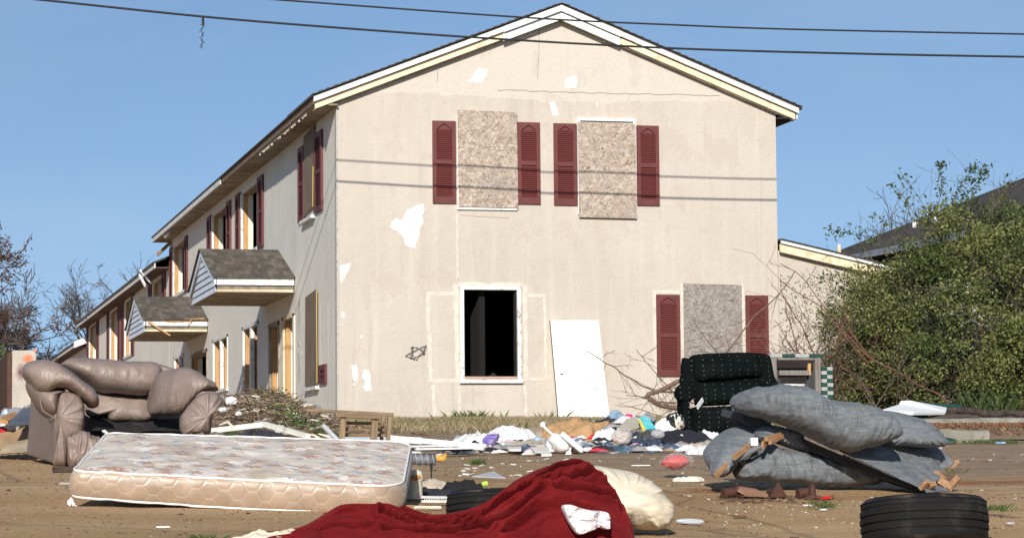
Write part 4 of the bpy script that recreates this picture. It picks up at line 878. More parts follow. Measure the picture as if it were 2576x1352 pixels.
# ---------------------------------------------------------------- tyres
RUB = mat('dusty black rubber', (.011, .0105, .010), .85, .2, 6, 120, .3, .002, dirt=(.035, .031, .027), dscale=3, spec=.25)
RUBS = mat('muddy tyre sidewall', (.010, .0095, .009), .6, .2, 4, 90, .3, .002, dirt=(.10, .078, .056), dscale=7.0)
def tyre(c, R0, wd, tiltx, tilty, lab, loc_up=0, lugs=True, grp=None):
    root = thing('tyre', lab, 'tyre', c, grp)
    n_ = 180; prof = [(.56, .30), (.575, .40), (.62, .47), (.74, .505), (.86, .49), (.93, .455), (.975, .40)]
    t = np.linspace(0, 2*np.pi, n_, endpoint=False)
    Rm = np.array(Matrix.Rotation(tilty, 3, 'Y')@Matrix.Rotation(tiltx, 3, 'X'))
    def ring(r, z): return np.stack([R0*r*np.cos(t), R0*r*np.sin(t), np.full(n_, z*wd)], 1)@Rm.T+np.asarray(c)
    for s in (1, -1):
        V = np.stack([ring(r, z*s) for r, z in prof]); mb = MB(); mb.grid(V, cv=True); mb.obj('sidewall', RUBS, root, smooth=True)
        mb = MB(); th = np.linspace(0, 2*np.pi, 120)
        for rr in (.66, .90): mb.tube(np.stack([R0*rr*np.cos(th), R0*rr*np.sin(th), np.full(120, s*wd*(.492 if rr < .8 else .478))], 1)@Rm.T+np.asarray(c), .003, 4, cap=False)
        mb.obj('moulded_ring', RUB, root, smooth=True)
    # tread: ribs parted by grooves
    rib = [(-.40, -.255), (-.225, -.085), (-.055, .085), (.115, .255), (.285, .40)]
    mb = MB(); V = np.stack([ring(.955, z) for z in np.linspace(-.40, .40, 6)]); mb.grid(V, cv=True)
    V = np.stack([ring(.56, .30), ring(.60, .1), ring(.60, -.1), ring(.56, -.30)]); mb.grid(V, cv=True); V = np.stack([ring(.56, .30), ring(.565, .25)]); mb.grid(V, cv=True); mb.obj('carcass', RUB, root, smooth=True)
    for k, (a, b2) in enumerate(rib):
        cr = lambda z: .985-.05*abs(z)**2*4
        mb = MB(); V = np.stack([ring(.955, a), ring(cr(a)-.004, a+.004), ring(cr(a), a+.012), ring(cr((a+b2)/2), (a+b2)/2), ring(cr(b2), b2-.012), ring(cr(b2)-.004, b2-.004), ring(.955, b2)]); mb.grid(V, cv=True); rb = mb.obj('tread_rib', RUB, root)
        # slanted sipes standing as small proud blocks
        if lugs:
            mb = MB(); ns = 96; sg = 1 if k % 2 else -1
            for i in range(ns):
                ta = 2*np.pi*i/ns; 
                pts = []
                for (tt_, zz) in ((ta, a+.02), (ta+.022, a+.02), (ta+.022+sg*.035, b2-.02), (ta+sg*.035, b2-.02)):
                    for rr in (cr((a+b2)/2)-.002, cr((a+b2)/2)+.007): pts.append((R0*rr*math.cos(tt_), R0*rr*math.sin(tt_), zz*wd))
                pts = np.array(pts)@Rm.T+np.asarray(c); mb.add(pts, [(0,2,4,6),(1,3,5,7),(0,2,3,1),(2,4,5,3),(4,6,7,5),(6,0,1,7)])
            sub(mb, 'tread_blocks', RUB, rb, kind='stuff')
    return root
c0 = P(2325, 1313, 13.3); tyre(c0, .343, .245, math.radians(-7.2), math.radians(1.3), 'black worn tyre lying flat at the bottom right, its tread facing the viewer')
c0 = P(1262, 1278, 14.9); tyre(c0, .325, .20, math.radians(-4.5), 0, 'black tyre half hidden behind the red velvet cloth', lugs=False)
# stones that prop the near tyre
for (px, py, Y, s_) in ((2325, 1330, 13.52, .05), (2250, 1335, 13.45, .04), (2400, 1335, 13.45, .04)):
    p = P(px, py, Y); g_ = float(G(p[0], Y)); mb = MB(); th = np.linspace(0, 2*np.pi, 10, endpoint=False)[None]; ph = np.linspace(-1.57, 1.57, 7)[:, None]
    r = s_*(1+.25*vn(np.cos(th)*2+px, np.sin(th)*2, ph)); mb.grid(np.stack([p[0]+r*1.3*np.cos(ph)*np.cos(th), Y+r*np.cos(ph)*np.sin(th), g_+.01+r*.8*np.sin(ph)*np.ones_like(th)], -1), cv=True)
    tag(mb.obj('stone', mat('brown stone', (.2, .15, .11), .9, .3), None, loc=(p[0], Y, g_)), 'small brown stone wedged under the '+('back' if px == 2325 else 'left side' if px == 2250 else 'right side')+' of the big tyre', 'stone', 'stones under the near tyre')

# ---------------------------------------------------------------- red velvet cover and cream quilt
m, n, b = newmat('crimson velvet'); v = coords(n); f = noise(n, v, 3.5, 7, .7)
c = ramp(n, f, [(.3, (.075, .003, .004)), (.55, (.14, .006, .008)), (.75, (.20, .011, .012))])
c = mixc(n, ramp(n, noise(n, coords(n, (1, 1, 1)), 7, 8, .75), [(.60, (0, 0, 0)), (.74, (.55, .55, .55))]), c, (.10, .030, .02))
n.links.new(c, b.inputs['Base Color']); b.inputs['Roughness'].default_value = .85; b.inputs['Specular IOR Level'].default_value = .15
b.inputs['Sheen Weight'].default_value = .12; b.inputs['Sheen Tint'].default_value = (.9, .1, .08, 1); pv = bump(n, b, noise(n, coords(n, (1, 1, 1.6)), 9, 7, .65, 1.4), .55, .03); bump(n, b, noise(n, v, 130, 3, .7), .3, .002, pv); VELVET = m
QUILT = mat('cream quilt cotton', (.70, .62, .47), .85, .08, 3, 14, .35, .012, dirt=(.52, .42, .28), dscale=2.5)
def draped(crest, Yc, front, backd, nu, nv, foldf, mt, name, label, cat, seed, creases, base_in=0.):
    """cloth heaped over something: crest line as (px,py) at depth Yc; falls to the ground towards the viewer and away"""
    cr_ = resample(np.array([P(x, y, Yc) for x, y in crest]), nu, False)
    u = np.linspace(0, 1, nu)[:, None]; w_ = np.linspace(-1, 1, nv)[None]
    d = np.where(w_ < 0, w_*front, w_*backd); Yv = Yc+d*(1+.10*fbm(u*5, w_*1.5, 0, seed+2, 2)); X = cr_[:, 0][:, None]+(Yv-Yc)*cr_[:, 0][:, None]/Yc*np.ones_like(w_)
    g_ = G(X, Yv); hc = (cr_[:, 2]-G(cr_[:, 0], Yc))[:, None]
    prof = np.where(w_ < 0, np.clip(1-np.abs(w_)**1.55, 0, 1)**.80, np.clip(1-np.abs(w_)**2, 0, 1))
    Z = g_+hc*prof
    a = foldf(X, Yv-Yc, u, w_); e = (1-np.abs(w_)**6)
    amp = np.minimum(1, hc*5)
    fade = np.clip(np.abs(w_)*2.2, 0, 1)                          # keep the crest line itself clean
    Z = Z+a*e*amp*fade; Yv = Yv-a*.6*e*(w_ < 0)*amp
    for (pts, wd_, dp) in creases:                                 # pts in (u, w)
        q = resample(np.array(pts), 30, False); dd = np.full(X.shape, 9.)
        for k in range(29):
            p0, p1 = q[k], q[k+1]; s1 = p1-p0; L2 = (s1*s1).sum()+1e-9
            t = np.clip(((u-p0[0])*s1[0]+(w_-p0[1])*s1[1])/L2, 0, 1); dd = np.minimum(dd, np.hypot((u-p0[0]-t*s1[0])*3., (w_-p0[1]-t*s1[1])))
        f = np.exp(-(dd/wd_)**2)*dp-np.exp(-((dd-wd_*1.9)/(wd_*.9))**2)*dp*.45
        Z = Z-f*.8; Yv = Yv+f
    Z = np.maximum(Z, G(X, Yv)+.004)
    Z[:, 0] = G(X, Yv)[:, 0]-.01; Z[:, -1] = G(X, Yv)[:, -1]-.01
    mb = MB(); mb.grid(np.stack([X, Yv, Z], -1)); o = mb.obj(name, mt, None, smooth=True, loc=(float(cr_[nu//2, 0]), Yc, float(g_[nu//2, nv//2]))); return tag(o, label, cat)
YR = 12.9
def rf1(X, d, u, w_):
    wx = .35*fbm(X*2.2, w_*1.5, 0, 3, 3)
    a = .055*ridge(w_*3.2+X*1.3+wx, X*1.1, 0, 5, 3)+.030*fbm(X*2.0, d*4, 0, 9, 4)+.016*ridge(X*6+w_*3+wx*2, w_*2.5, 0, 11, 3)
    return a+.005*ridge(X*17+w_*9, w_*8-X*6, 0, 2, 3)
crest = [(650,1342),(755,1326),(820,1290),(862,1269),(930,1266),(985,1272),(1045,1296),(1110,1297),(1165,1290),(1215,1270),(1260,1242),(1310,1208),(1360,1180),(1410,1165),(1450,1166),(1485,1182),(1520,1208),(1552,1250),(1580,1298),(1594,1330)]
creases = [([(.36,-.35),(.52,-.42),(.66,-.36),(.74,-.22),(.80,-.10)], .035, .075), ([(.30,-.55),(.48,-.62),(.62,-.52),(.72,-.42)], .03, .07), ([(.10,-.35),(.28,-.45),(.45,-.55)], .03, .05),
           ([(.20,-.20),(.35,-.22),(.47,-.18)], .03, .03), ([(.70,-.50),(.78,-.42),(.84,-.20)], .035, .08), ([(.74,-.62),(.84,-.55),(.92,-.35)], .03, .06), ([(.56,-.10),(.58,-.3),(.63,-.5)], .012, .008),
           ([(.88,-.15),(.92,-.3),(.95,-.55)], .04, .025), ([(.05,-.5),(.15,-.55),(.25,-.5)], .035, .015), ([(.50,-.75),(.62,-.72),(.70,-.62)], .03, .06), ([(.30,-.80),(.42,-.70),(.55,-.78)], .03, .04), ([(.60,-.88),(.72,-.78),(.86,-.80)], .03, .05), ([(.44,-.40),(.52,-.55),(.50,-.68)], .022, .03), ([(.15,-.70),(.25,-.78),(.36,-.72)], .025, .03)]
draped(crest, YR, .52, .38, 420, 150, rf1, VELVET, 'velvet_cover', 'crimson velvet cover heaped over a cream quilt in the front of the lot', 'blanket', 5, creases)
# cream quilt bulging out behind and to the right
qcrest = [(1400,1175),(1450,1165),(1500,1168),(1545,1176),(1590,1184),(1630,1206),(1660,1236),(1676,1264),(1680,1290),(1676,1322)]
def qf(X, d, u, w_): return .028*ridge(X*4+d*7, X*2.0-d*4, 0, 15, 3)+.02*fbm(X*3, d*6, 0, 19, 3)+.012*ridge(X*9-d*10, d*6, 0, 25, 2)
g0 = GP(1600, 13.35)
mb = MB(); puff(mb, [(1420,1176),(1460,1166),(1505,1169),(1550,1177),(1595,1186),(1635,1208),(1662,1238),(1677,1268),(1679,1292),(1668,1316),(1645,1329),(1610,1331),(1560,1325),(1480,1310),(1430,1260)], 13.3, .30, .25, tilt=.6, wr=.06, pl=.09, pf=19, seed=33, lf=5, n=220, rings=60, p=2.1, dirs=(.6, 1.6))
tag(mb.obj('quilt', QUILT, None, smooth=True, loc=g0), 'cream quilt bulging out at the right end of the red velvet cover', 'quilt')
cloth(712, 12.75, .42, .20, .055, QUILT, 'quilt_corner', 'cream cloth corner sticking out at the left tip of the red velvet cover', 'cloth', 5, rot=.15, rag=.3, freq=9)
cloth(800, 12.80, .45, .14, .050, QUILT, 'quilt_edge', 'strip of cream lining along the upper left edge of the red velvet cover', 'cloth', 8, rot=.22, freq=5)
# white lace cloth on the red
WLACE = mat('off-white crumpled cloth', (.72, .68, .68), .9, .08, 12, 60, .6, .006, dirt=(.45, .33, .36), dscale=9)
mb = MB(); puff(mb, [(1420,1272),(1440,1268),(1460,1276),(1490,1282),(1512,1284),(1531,1290),(1533,1312),(1526,1330),(1505,1325),(1488,1331),(1470,1338),(1450,1342),(1436,1322),(1426,1298)], 12.34, .05, .1, tilt=.5, wr=.085, pl=.04, pf=30, seed=46, lf=18, n=180, rings=60, p=3)
tag(mb.obj('white_cloth', WLACE, None, smooth=True, loc=P(1475, 1335, 12.34)), 'small crumpled white cloth lying on the front of the red velvet', 'cloth')

# ---------------------------------------------------------------- collapsed grey sofa
m, n, b = newmat('blue-grey brushed velour'); v = coords(n)
c = ramp(n, noise(n, coords(n, (3, 3, 14)), 3, 7, .7), [(.3, (.085, .096, .108)), (.5, (.14, .152, .162)), (.75, (.21, .222, .232))])
c = mixc(n, ramp(n, noise(n, coords(n, (1, 1, 2.2)), 5, 6, .7, 1.), [(.48, (0, 0, 0)), (.7, (.8, .8, .8))]), c, (.20, .212, .222)); c = mixc(n, ramp(n, noise(n, v, 2.6, 7, .75), [(.58, (0, 0, 0)), (.72, (.35, .35, .35))]), c, (.11, .10, .085))
n.links.new(c, b.inputs['Base Color']); b.inputs['Roughness'].default_value = .9; b.inputs['Specular IOR Level'].default_value = .1; b.inputs['Sheen Weight'].default_value = .12; b.inputs['Sheen Roughness'].default_value = .4
b.inputs['Sheen Tint'].default_value = (.75, .82, .95, 1)
pv = bump(n, b, noise(n, coords(n, (1.6, 1, .7)), 9, 4, .55, 1.), .3, .02); bump(n, b, noise(n, coords(n, (30, 30, 160)), 1.5, 4, .6), .35, .003, pv); VEL = m
VELD = mat('dark grey sofa lining', (.045, .047, .052), .95, .2, 8, 40, .3, .003)
PINE = wood('splintered orange pine', (.24, .12, .055), (.46, .27, .14), axis=0); FOAM = mat('yellow foam', (.62, .36, .06), .9, .3, 20, 60, .7, .01)
YG = 17.6; g = GP(2080, YG)
GS = thing('grey_sofa', 'collapsed blue-grey velour sofa with its back thrown over the broken seat', 'sofa', (g[0], YG, g[2]))
mb = MB(); loft(mb, C4([(626,412),(646,372),(700,346),(780,336),(860,332),(940,338),(1010,352),(1070,390),(1120,425),(1180,440),(1250,446),(1380,480),(1470,520),(1535,580),(1574,655)]), C4([(630,484),(690,520),(760,550),(830,575),(890,598),(940,622),(990,650),(1040,680),(1090,712),(1150,742),(1210,768),(1265,778),(1360,755),(1450,730),(1540,695),(1568,672)]), YG-.16, .30, nu=240, nv=64, p=2.25, endp=7, wr=.035, lf=(5, 7), seed=7, gather=.030, gf=9, hp=16, dY=[.35, .15, .0, -.05, -.10, -.12]); mb.obj('back_cushion', VEL, GS, smooth=True)
mb = MB(); puff(mb, C4([(1430,505),(1500,494),(1600,497),(1700,525),(1790,565),(1850,620),(1882,690),(1868,738),(1790,748),(1700,742),(1600,735),(1490,742),(1440,700),(1420,600)]), YG+.16, .26, .22, tilt=.9, skew=-.2, wr=.035, pl=.08, pf=38, seed=12, lf=5, n=160); mb.obj('back_cushion', VEL, GS, smooth=True)
mb = MB(); puff(mb, C4([(542,480),(556,430),(585,412),(620,420),(632,460),(622,510),(590,530),(560,528),(545,510)]), YG+.45, .10, .2, wr=.02, pl=.02, seed=17, lf=9, n=70); mb.obj('arm_end', VEL, GS, smooth=True)
mb = MB(); mb.prism([P(1872, 1040, YG+.3), P(1925, 1060, YG+.2), P(2090, 1132, YG), P(2336, 1236, YG-.35), P(2325, 1240, YG-.35), P(2080, 1150, YG), P(1905, 1082, YG+.25), P(1868, 1058, YG+.3)], (0, .5, .05)); mb.obj('back_frame', VELD, GS)
# fabric panel hanging from the back frame, as a rippled sheet
A, Bq, Cq, Dq = P(2085, 1122, YG-.16), P(2352, 1118, YG+.30), P(2404, 1162, YG+.25), P(2330, 1236, YG-.42)
def quad(A, Bq, Cq, Dq, nu, nv, f):
    u = np.linspace(0, 1, nu)[:, None]; v_ = np.linspace(0, 1, nv)[None]
    V = ((1-u)*(1-v_))[..., None]*A+(u*(1-v_))[..., None]*Bq+(u*v_)[..., None]*Cq+((1-u)*v_)[..., None]*Dq
    V = V+f(u, v_); return V
def rip(u, v_): 
    a = .035*ridge(u*4+v_*1.2, v_*1.2, 0, 6, 2)*np.sin(np.pi*np.clip(u, 0, 1))**.5+.012*fbm(u*8, v_*8, 0, 4, 3)
    dent = -.10*np.exp(-((u-.72)/.16)**2-((v_-.95)/.2)**2)
    return np.stack([0*a, -a-dent*1.0, a*.3+dent*-.25*0], -1)
mb = MB(); A2, B2, C2, D2 = P(2075, 1115, YG-.2), P(2350, 1114, YG+.3), P(2402, 1160, YG+.2), P(2332, 1236, YG-.40)
V = quad(A2, B2, C2, D2, 60, 40, rip); mb.grid(V); V2 = V.copy(); V2[..., 1] += .03; mb.grid(V2[:, ::-1]); mb.obj('torn_panel', VEL, GS, smooth=True)
mb = MB(); V = quad(P(2120, 1140, YG-.25), P(2330, 1236, YG-.43), P(2332, 1240, YG-.1), P(2120, 1150, YG), 30, 6, lambda u, v_: np.zeros((*np.broadcast(u, v_).shape, 3))); mb.grid(V); mb.obj('lining', VELD, GS)
mb = MB(); V = quad(P(2318, 1210, YG-.45), P(2345, 1218, YG-.2), P(2403, 1232, YG-.1), P(2330, 1238, YG-.45), 20, 10, lambda u, v_: np.stack([0*u*v_, 0*u*v_, .01*fbm(u*9, v_*9, 0, 3, 3)], -1)); mb.grid(V); mb.obj('torn_flap', VEL, GS, smooth=True)
for (x0, y0, x1, y1, dY, w_, t_) in ((2318,1229,2334,1209,-.42,.03,.05), (2332,1228,2350,1215,-.36,.035,.06), (2362,1205,2398,1228,-.1,.05,.04), (2385,1226,2412,1198,-.15,.04,.03), (2350,1190,2372,1212,0,.07,.05)):
    mb = MB(); mb.beam(P(x0, y0, YG+dY), P(x1, y1, YG+dY-.05), w_, t_); mb.obj('broken_slat', PINE, GS, bevel=.003)
mb = MB(); rs = random.Random(4)
for i in range(9): y = i/9; p = P(2394+8*math.sin(y*2.2), 1176-18*y, YG+.18); mb.beam(p, p+np.array([.012+.02*rs.random(), -.01, .01]), .015, .012)
mb.obj('splintered_edge', PINE, GS, kind='stuff')
mb = MB(); mb.box(P(2355, 1188, YG+.05), P(2385, 1222, YG+.18)); mb.obj('inner_block', wood('dark brown inner timber', (.07, .035, .02), (.14, .08, .05), axis=2), GS)
for (px, py, s_) in ((2086, 1019, 12), (1881, 1018, 6)):
    mb = MB(); puff(mb, [(px-s_, py-3), (px-s_*.4, py-6), (px+s_*.7, py-5), (px+s_, py+2), (px+s_*.3, py+5), (px-s_*.6, py+4)], YG-.20 if px > 2000 else YG+.3, .03, wr=.01, pl=.01, n=40, rings=8, lf=20); mb.obj('foam_tear', FOAM, GS)
# lower, broken half
mb = MB(); puff(mb, C4([(322,820),(332,775),(385,715),(470,650),(555,608),(640,596),(720,585),(790,600),(800,650),(700,700),(600,760),(500,860),(430,925),(380,945),(345,905)]), YG+.42, .2, .3, tilt=.8, wr=.015, pl=.012, seed=22, lf=4, n=130); mb.obj('seat_base', VEL, GS, smooth=True)
mb = MB(); puff(mb, C4([(358,940),(362,890),(395,820),(440,750),(480,695),(520,683),(580,692),(622,714),(612,745),(560,790),(505,835),(460,890),(430,930),(395,946)]), YG+.10, .12, .15, tilt=.6, wr=.018, pl=.03, seed=27, lf=8, n=110); mb.obj('arm_cushion', VEL, GS, smooth=True)
mb = MB(); puff(mb, C4([(672,655),(695,612),(760,596),(830,604),(860,628),(900,612),(935,618),(968,650),(992,710),(1012,778),(960,768),(880,740),(800,712),(720,712),(685,692)]), YG+.22, .16, .2, tilt=.4, wr=.05, pl=.08, pf=34, seed=32, lf=9, n=140); mb.obj('seat_cushion', VEL, GS, smooth=True)
mb = MB(); loft(mb, C4([(525,905),(545,860),(600,835),(650,812),(690,770),(735,700),(790,742),(870,762),(960,778),(1060,802),(1200,835),(1400,880),(1540,925)]), C4([(540,950),(570,968),(640,972),(720,975),(800,985),(900,995),(1000,1000),(1100,1002),(1200,1003),(1300,1003),(1400,1000),(1500,985),(1548,950)]), YG+.22, .2, p=2.6, wr=.04, lf=(7, 4), seed=42, gather=.03, gf=7, nu=160); mb.obj('seat_cushion', VEL, GS, smooth=True)
mb = MB(); mb.beam(P(1878, 1172, YG+.1), P(1850, 1140, YG+.2), .03, .03); loft(mb, C4([(470,870),(560,790),(660,740),(720,720)]), C4([(480,890),(580,830),(680,770),(735,745)]), YG+.0, .03, nu=40, nv=16, wr=.01, seed=3); mb.obj('torn_strip', VEL, GS, smooth=True)
for (pts, w_, t_) in (([(1800,1196),(1846,1150)], .035, .03), ([(1846,1150),(1886,1120)], .04, .02), ([(1928,1104),(1962,1092)], .03, .03), ([(1936,1112),(1968,1096)], .03, .025), ([(1918,1120),(1934,1104)], .05, .02)):
    mb = MB(); mb.beam(P(*pts[0], YG-.12), P(*pts[1], YG+.02), w_, t_); mb.obj('broken_slat', PINE, GS, bevel=.003)
PADW = mat('white batting', (.74, .73, .72), .95, .06, 10, 40, .6, .01)
mb = MB(); mb.obox(P(1896, 1110, YG+.05), (.025, 0, 0), (0, .02, 0), (0, 0, .028)); loft(mb, C4([(480,820),(540,780),(620,755),(720,745)]), C4([(470,850),(540,810),(620,785),(700,770)]), YG+.02, .02, nu=30, nv=14, wr=.008, seed=4); mb.obj('batting', PADW, GS)

# rusty bed-frame feet and scraps in front of the grey sofa
RUST = mat('rusty iron', (.085, .034, .02), .7, .35, 18, 60, .6, .004, col2=(.055, .025, .018), metal=.3)
def foot(px, py, Y, rot, kind, lab):
    p = P(px, py, Y); g_ = float(G(p[0], Y)); mb = MB(); k = np.array([p[0], Y, g_])
    if kind == 'up':
        mb.tube([k+np.array([0, 0, .0]), k+np.array([0, 0, .09])], .022, 12); mb.prism([k+np.array([-.08, -.03, .0]), k+np.array([.08, -.04, .0]), k+np.array([.03, .05, .0]), k+np.array([-.03, .05, .0])], (0, 0, .006)); mb.add([k+np.array([-.07, -.02, .006]), k+np.array([.07, -.02, .006]), k+np.array([0, 0, .035])], [(0, 1, 2)])
    else:
        a = np.array([math.cos(rot), math.sin(rot), 0]); c2 = np.array([-a[1], a[0], 0])
        mb.tube([k+np.array([0, 0, .03]), k+a*.10+np.array([0, 0, .038])], .032, 14)
        mb.prism([k+a*.1-c2*.07+np.array([0, 0, .0]), k+a*.1+c2*.07+np.array([0, 0, .0]), k+a*.1+np.array([0, 0, .10])], a*.008)
        mb.prism([k-c2*.06, k+c2*.05, k+np.array([0, 0, .06])], a*.006)
    tag(mb.obj('rusty_foot', RUST, None, loc=k), lab, 'metal part', 'rusty metal feet before the grey sofa')
foot(1818, 1215, 16.9, .2, 'side', 'rusty pipe foot at the left end of the broken grey sofa, below the split slat')
foot(1938, 1218, 16.9, -1.4, 'side', 'rusty triangular foot with its pipe end facing the viewer, right of the brown board')
foot(2006, 1222, 16.8, .1, 'side', 'rusty pipe foot lying on its side with a sharp upright fin')
foot(2044, 1226, 16.7, 0, 'up', 'rusty pipe foot standing upright beside the red tube')
mb = MB(); p = P(1885, 1219, 16.9); g_ = float(G(p[0], 16.9)); mb.prism([(p[0]-.10, 16.85, g_+.04), (p[0]-.08, 16.85, g_+.075), (p[0]+.02, 16.85, g_+.06), (p[0]+.11, 16.83, g_+.02), (p[0]+.10, 16.82, g_), (p[0]-.05, 16.82, g_+.01)], (0, .1, 0))
tag(mb.obj('wood_chunk', wood('brown broken board', (.13, .06, .035), (.24, .125, .075), axis=0), None, loc=(p[0], 16.9, g_)), 'brown broken board chunk between the two leftmost rusty feet', 'wood')
def lay(pts, Y, r, m, name, lab, cat, group=None, k=8, up=0):
    q = [P(x, y, Y) for x, y in pts]; q = [np.array([a[0], Y+(i*.02), float(G(a[0], Y))+r+up]) for i, a in enumerate(q)]; mb = MB(); mb.tube(q, r, k); return tag(mb.obj(name, m, None, smooth=False, loc=q[0]), lab, cat, group)
lay([(2068,1232),(2090,1234)], 16.6, .011, mat('red plastic', (.6, .02, .015), .4, .05), 'red_tube', 'short bright red plastic tube beside the rusty feet', 'tube')
lay([(2050,1228),(2068,1230)], 16.75, .008, mat('blue plastic', (.03, .13, .22), .4, .05), 'blue_tube', 'short blue tube touching the red one', 'tube')
# ---------------------------------------------------------------- green recliner
m, n, b = newmat('dark green dotted upholstery'); v = coords(n)
sx = N(n, 'ShaderNodeSeparateXYZ'); n.links.new(v, sx.inputs[0])
fx = math_(n, 'ABSOLUTE', math_(n, 'SUBTRACT', math_(n, 'FRACT', math_(n, 'MULTIPLY', sx.outputs['X'], 9.5)), .5)); fz = math_(n, 'ABSOLUTE', math_(n, 'SUBTRACT', math_(n, 'FRACT', math_(n, 'ADD', math_(n, 'MULTIPLY', sx.outputs['Z'], 18.), noise(n, v, 6, 2))), .5))
k = math_(n, 'MULTIPLY', math_(n, 'LESS_THAN', fx, .05), math_(n, 'LESS_THAN', fz, .11)); k = math_(n, 'MULTIPLY', k, math_(n, 'GREATER_THAN', noise(n, v, 25, 2), .42))
c = ramp(n, noise(n, v, 6, 5, .6), [(.3, (.0035, .0048, .0048)), (.7, (.006, .009, .0085))])
c = mixc(n, k, c, (.09, .09, .08)); n.links.new(c, b.inputs['Base Color']); b.inputs['Roughness'].default_value = 1; b.inputs['Specular IOR Level'].default_value = .04; bump(n, b, noise(n, v, 60, 3), .3, .004); GREEN = m
YC = 29.2; g = GP(1825, YC); RC = thing('recliner', 'dark green armchair with rows of small pale dots, standing against the house wall', 'armchair', (g[0], YC, g[2]))
def pf(name, pts, Y, t, bk=None, **k): mb = MB(); puff(mb, C4(pts), Y, t, bk, **k); return mb.obj(name, GREEN, RC, smooth=True)
pf('back_frame', [(172,330),(168,250),(178,170),(188,142),(225,150),(245,132),(320,118),(480,110),(640,108),(700,112),(765,128),(780,180),(788,260),(800,340),(640,360),(400,360)], YC+.50, .16, .2, tilt=.25, wr=.01, pl=.01, seed=2, lf=3)
pf('head_cushion', [(236,140),(300,118),(420,112),(560,108),(640,110),(690,130),(700,200),(698,270),(620,282),(480,296),(360,302),(262,300),(240,230)], YC+.42, .20, .1, tilt=.25, wr=.015, pl=.025, seed=5, lf=4)
pf('back_cushion', [(255,315),(360,310),(480,305),(600,292),(695,282),(705,360),(700,440),(640,455),(480,462),(320,470),(262,468),(250,400)], YC+.34, .18, .1, tilt=.2, wr=.015, pl=.02, seed=8, lf=4)
pf('seat_cushion', [(248,480),(360,472),(520,466),(640,468),(700,480),(705,560),(690,660),(520,668),(380,665),(260,655),(245,560)], YC-.10, .18, .5, wr=.015, pl=.015, seed=11, lf=4)
for s_, (cx0, cy0, w_) in enumerate(((202, 376, 70), (775, 352, 58))):
    mb = MB(); c0 = P(*C4([(cx0, cy0)])[0], YC-.18); r_ = w_*.375*YC/F
    q = [c0+np.array([i*.012, .02+i*.045, 0]) for i in range(11)]; mb.tube(q, [r_*.86, r_]+[r_]*8+[r_*.9], 26); arm = mb.obj('arm', GREEN, RC, smooth=True)
    mb = MB(); mb.tube([c0+np.array([0, .0, 0]), c0+np.array([0, .03, 0])], r_*.8, 24); sub(mb, 'scroll_face', GREEN, arm)
    e0 = P(*C4([(cx0+(-20 if s_ == 0 else -60), 380)])[0], YC-.14); e1 = P(*C4([(cx0+(30 if s_ == 0 else 0), 655)])[0], YC-.14)
    mb = MB(); mb.box((e0[0], YC-.15, g[2]), (e1[0], YC+.12, e0[2])); sub(mb, 'arm_panel', GREEN, arm, bevel=.02)
mb = MB(); mb.box((P(1728, 1090, YC)[0], YC-.1, g[2]-.02), (P(1925, 1090, YC)[0], YC+.35, g[2]+.3)); mb.obj('base', GREEN, RC)
mb = MB(); mb.beam(P(1754, 1024, YC-.22), P(1768, 1004, YC-.12), .05, .012); tag(mb.obj('white_stick', PIPE, None, loc=P(1754, 1024, YC-.22)), 'narrow white plastic stick lying on the seat of the dark green armchair', 'stick')

# ---------------------------------------------------------------- upturned checked sofa behind
YK = 31.; g = GP(2010, YK); K = thing('checked_sofa', 'upturned sofa frame with green and white checked cover, behind the dark green armchair', 'sofa', (g[0], YK, g[2]))
CKG = mat('dark green check', (.012, .055, .042), .9, .15, 20); CKW = mat('pale grey check', (.36, .37, .355), .9, .1, 20, dirt=(.3, .3, .29)); GREYW = wood('greyed frame timber', (.12, .10, .085), (.27, .235, .20), axis=2)
def kb(x0, y0, x1, y1, Y0, d, m_, nm, par=K): mb = MB(); a, b2 = P(*C4([(x0, y0)])[0], Y0), P(*C4([(x1, y1)])[0], Y0); mb.box((a[0], Y0, b2[2]), (b2[0], Y0+d, a[2])); return mb.obj(nm, m_, par, bevel=.006)
for i, (x0, x1) in enumerate(((768, 850), (855, 932), (937, 1030), (1035, 1128))): kb(x0, 118, x1, 142, YK, .10, CKW if i % 2 == 0 else CKG, 'checked_strip')
kb(768, 145, 815, 420, YK+.01, .08, GREYW, 'frame_post'); kb(1068, 140, 1110, 430, YK+.01, .08, GREYW, 'frame_post'); kb(820, 146, 1068, 160, YK+.01, .06, GREYW, 'frame_rail'); kb(830, 228, 1030, 262, YK+.02, .05, GREYW, 'frame_rail')
kb(1022, 180, 1042, 262, YK+.10, .05, STUD, 'frame_rail'); kb(815, 160, 1068, 430, YK+.45, .05, CHAR_SHADE, 'back_lining'); kb(840, 315, 1008, 440, YK+.25, .03, WHITE, 'white_panel')  # lining near-black: shade inside the frame opening is put into its colour
mb = MB(); mb.prism([P(*C4([(q, r_)])[0], YK+.12) for q, r_ in ((778, 200), (830, 235), (840, 330), (770, 330))], (0, .02, 0)); mb.prism([P(*C4([(q, r_)])[0], YK+.12) for q, r_ in ((1060, 215), (1085, 430), (1000, 330), (1030, 260))], (0, .02, 0)); mb.obj('torn_lining', VELD, K, kind='stuff')
for i in range(8):
    for j in range(2):
        y0 = 205+i*27; x0 = 1112+j*38; kb(x0, y0, x0+37+(i > 3)*4, y0+26, YK+.05+j*.08, .07, CKW if (i+j) % 2 else CKG, 'checked_patch')

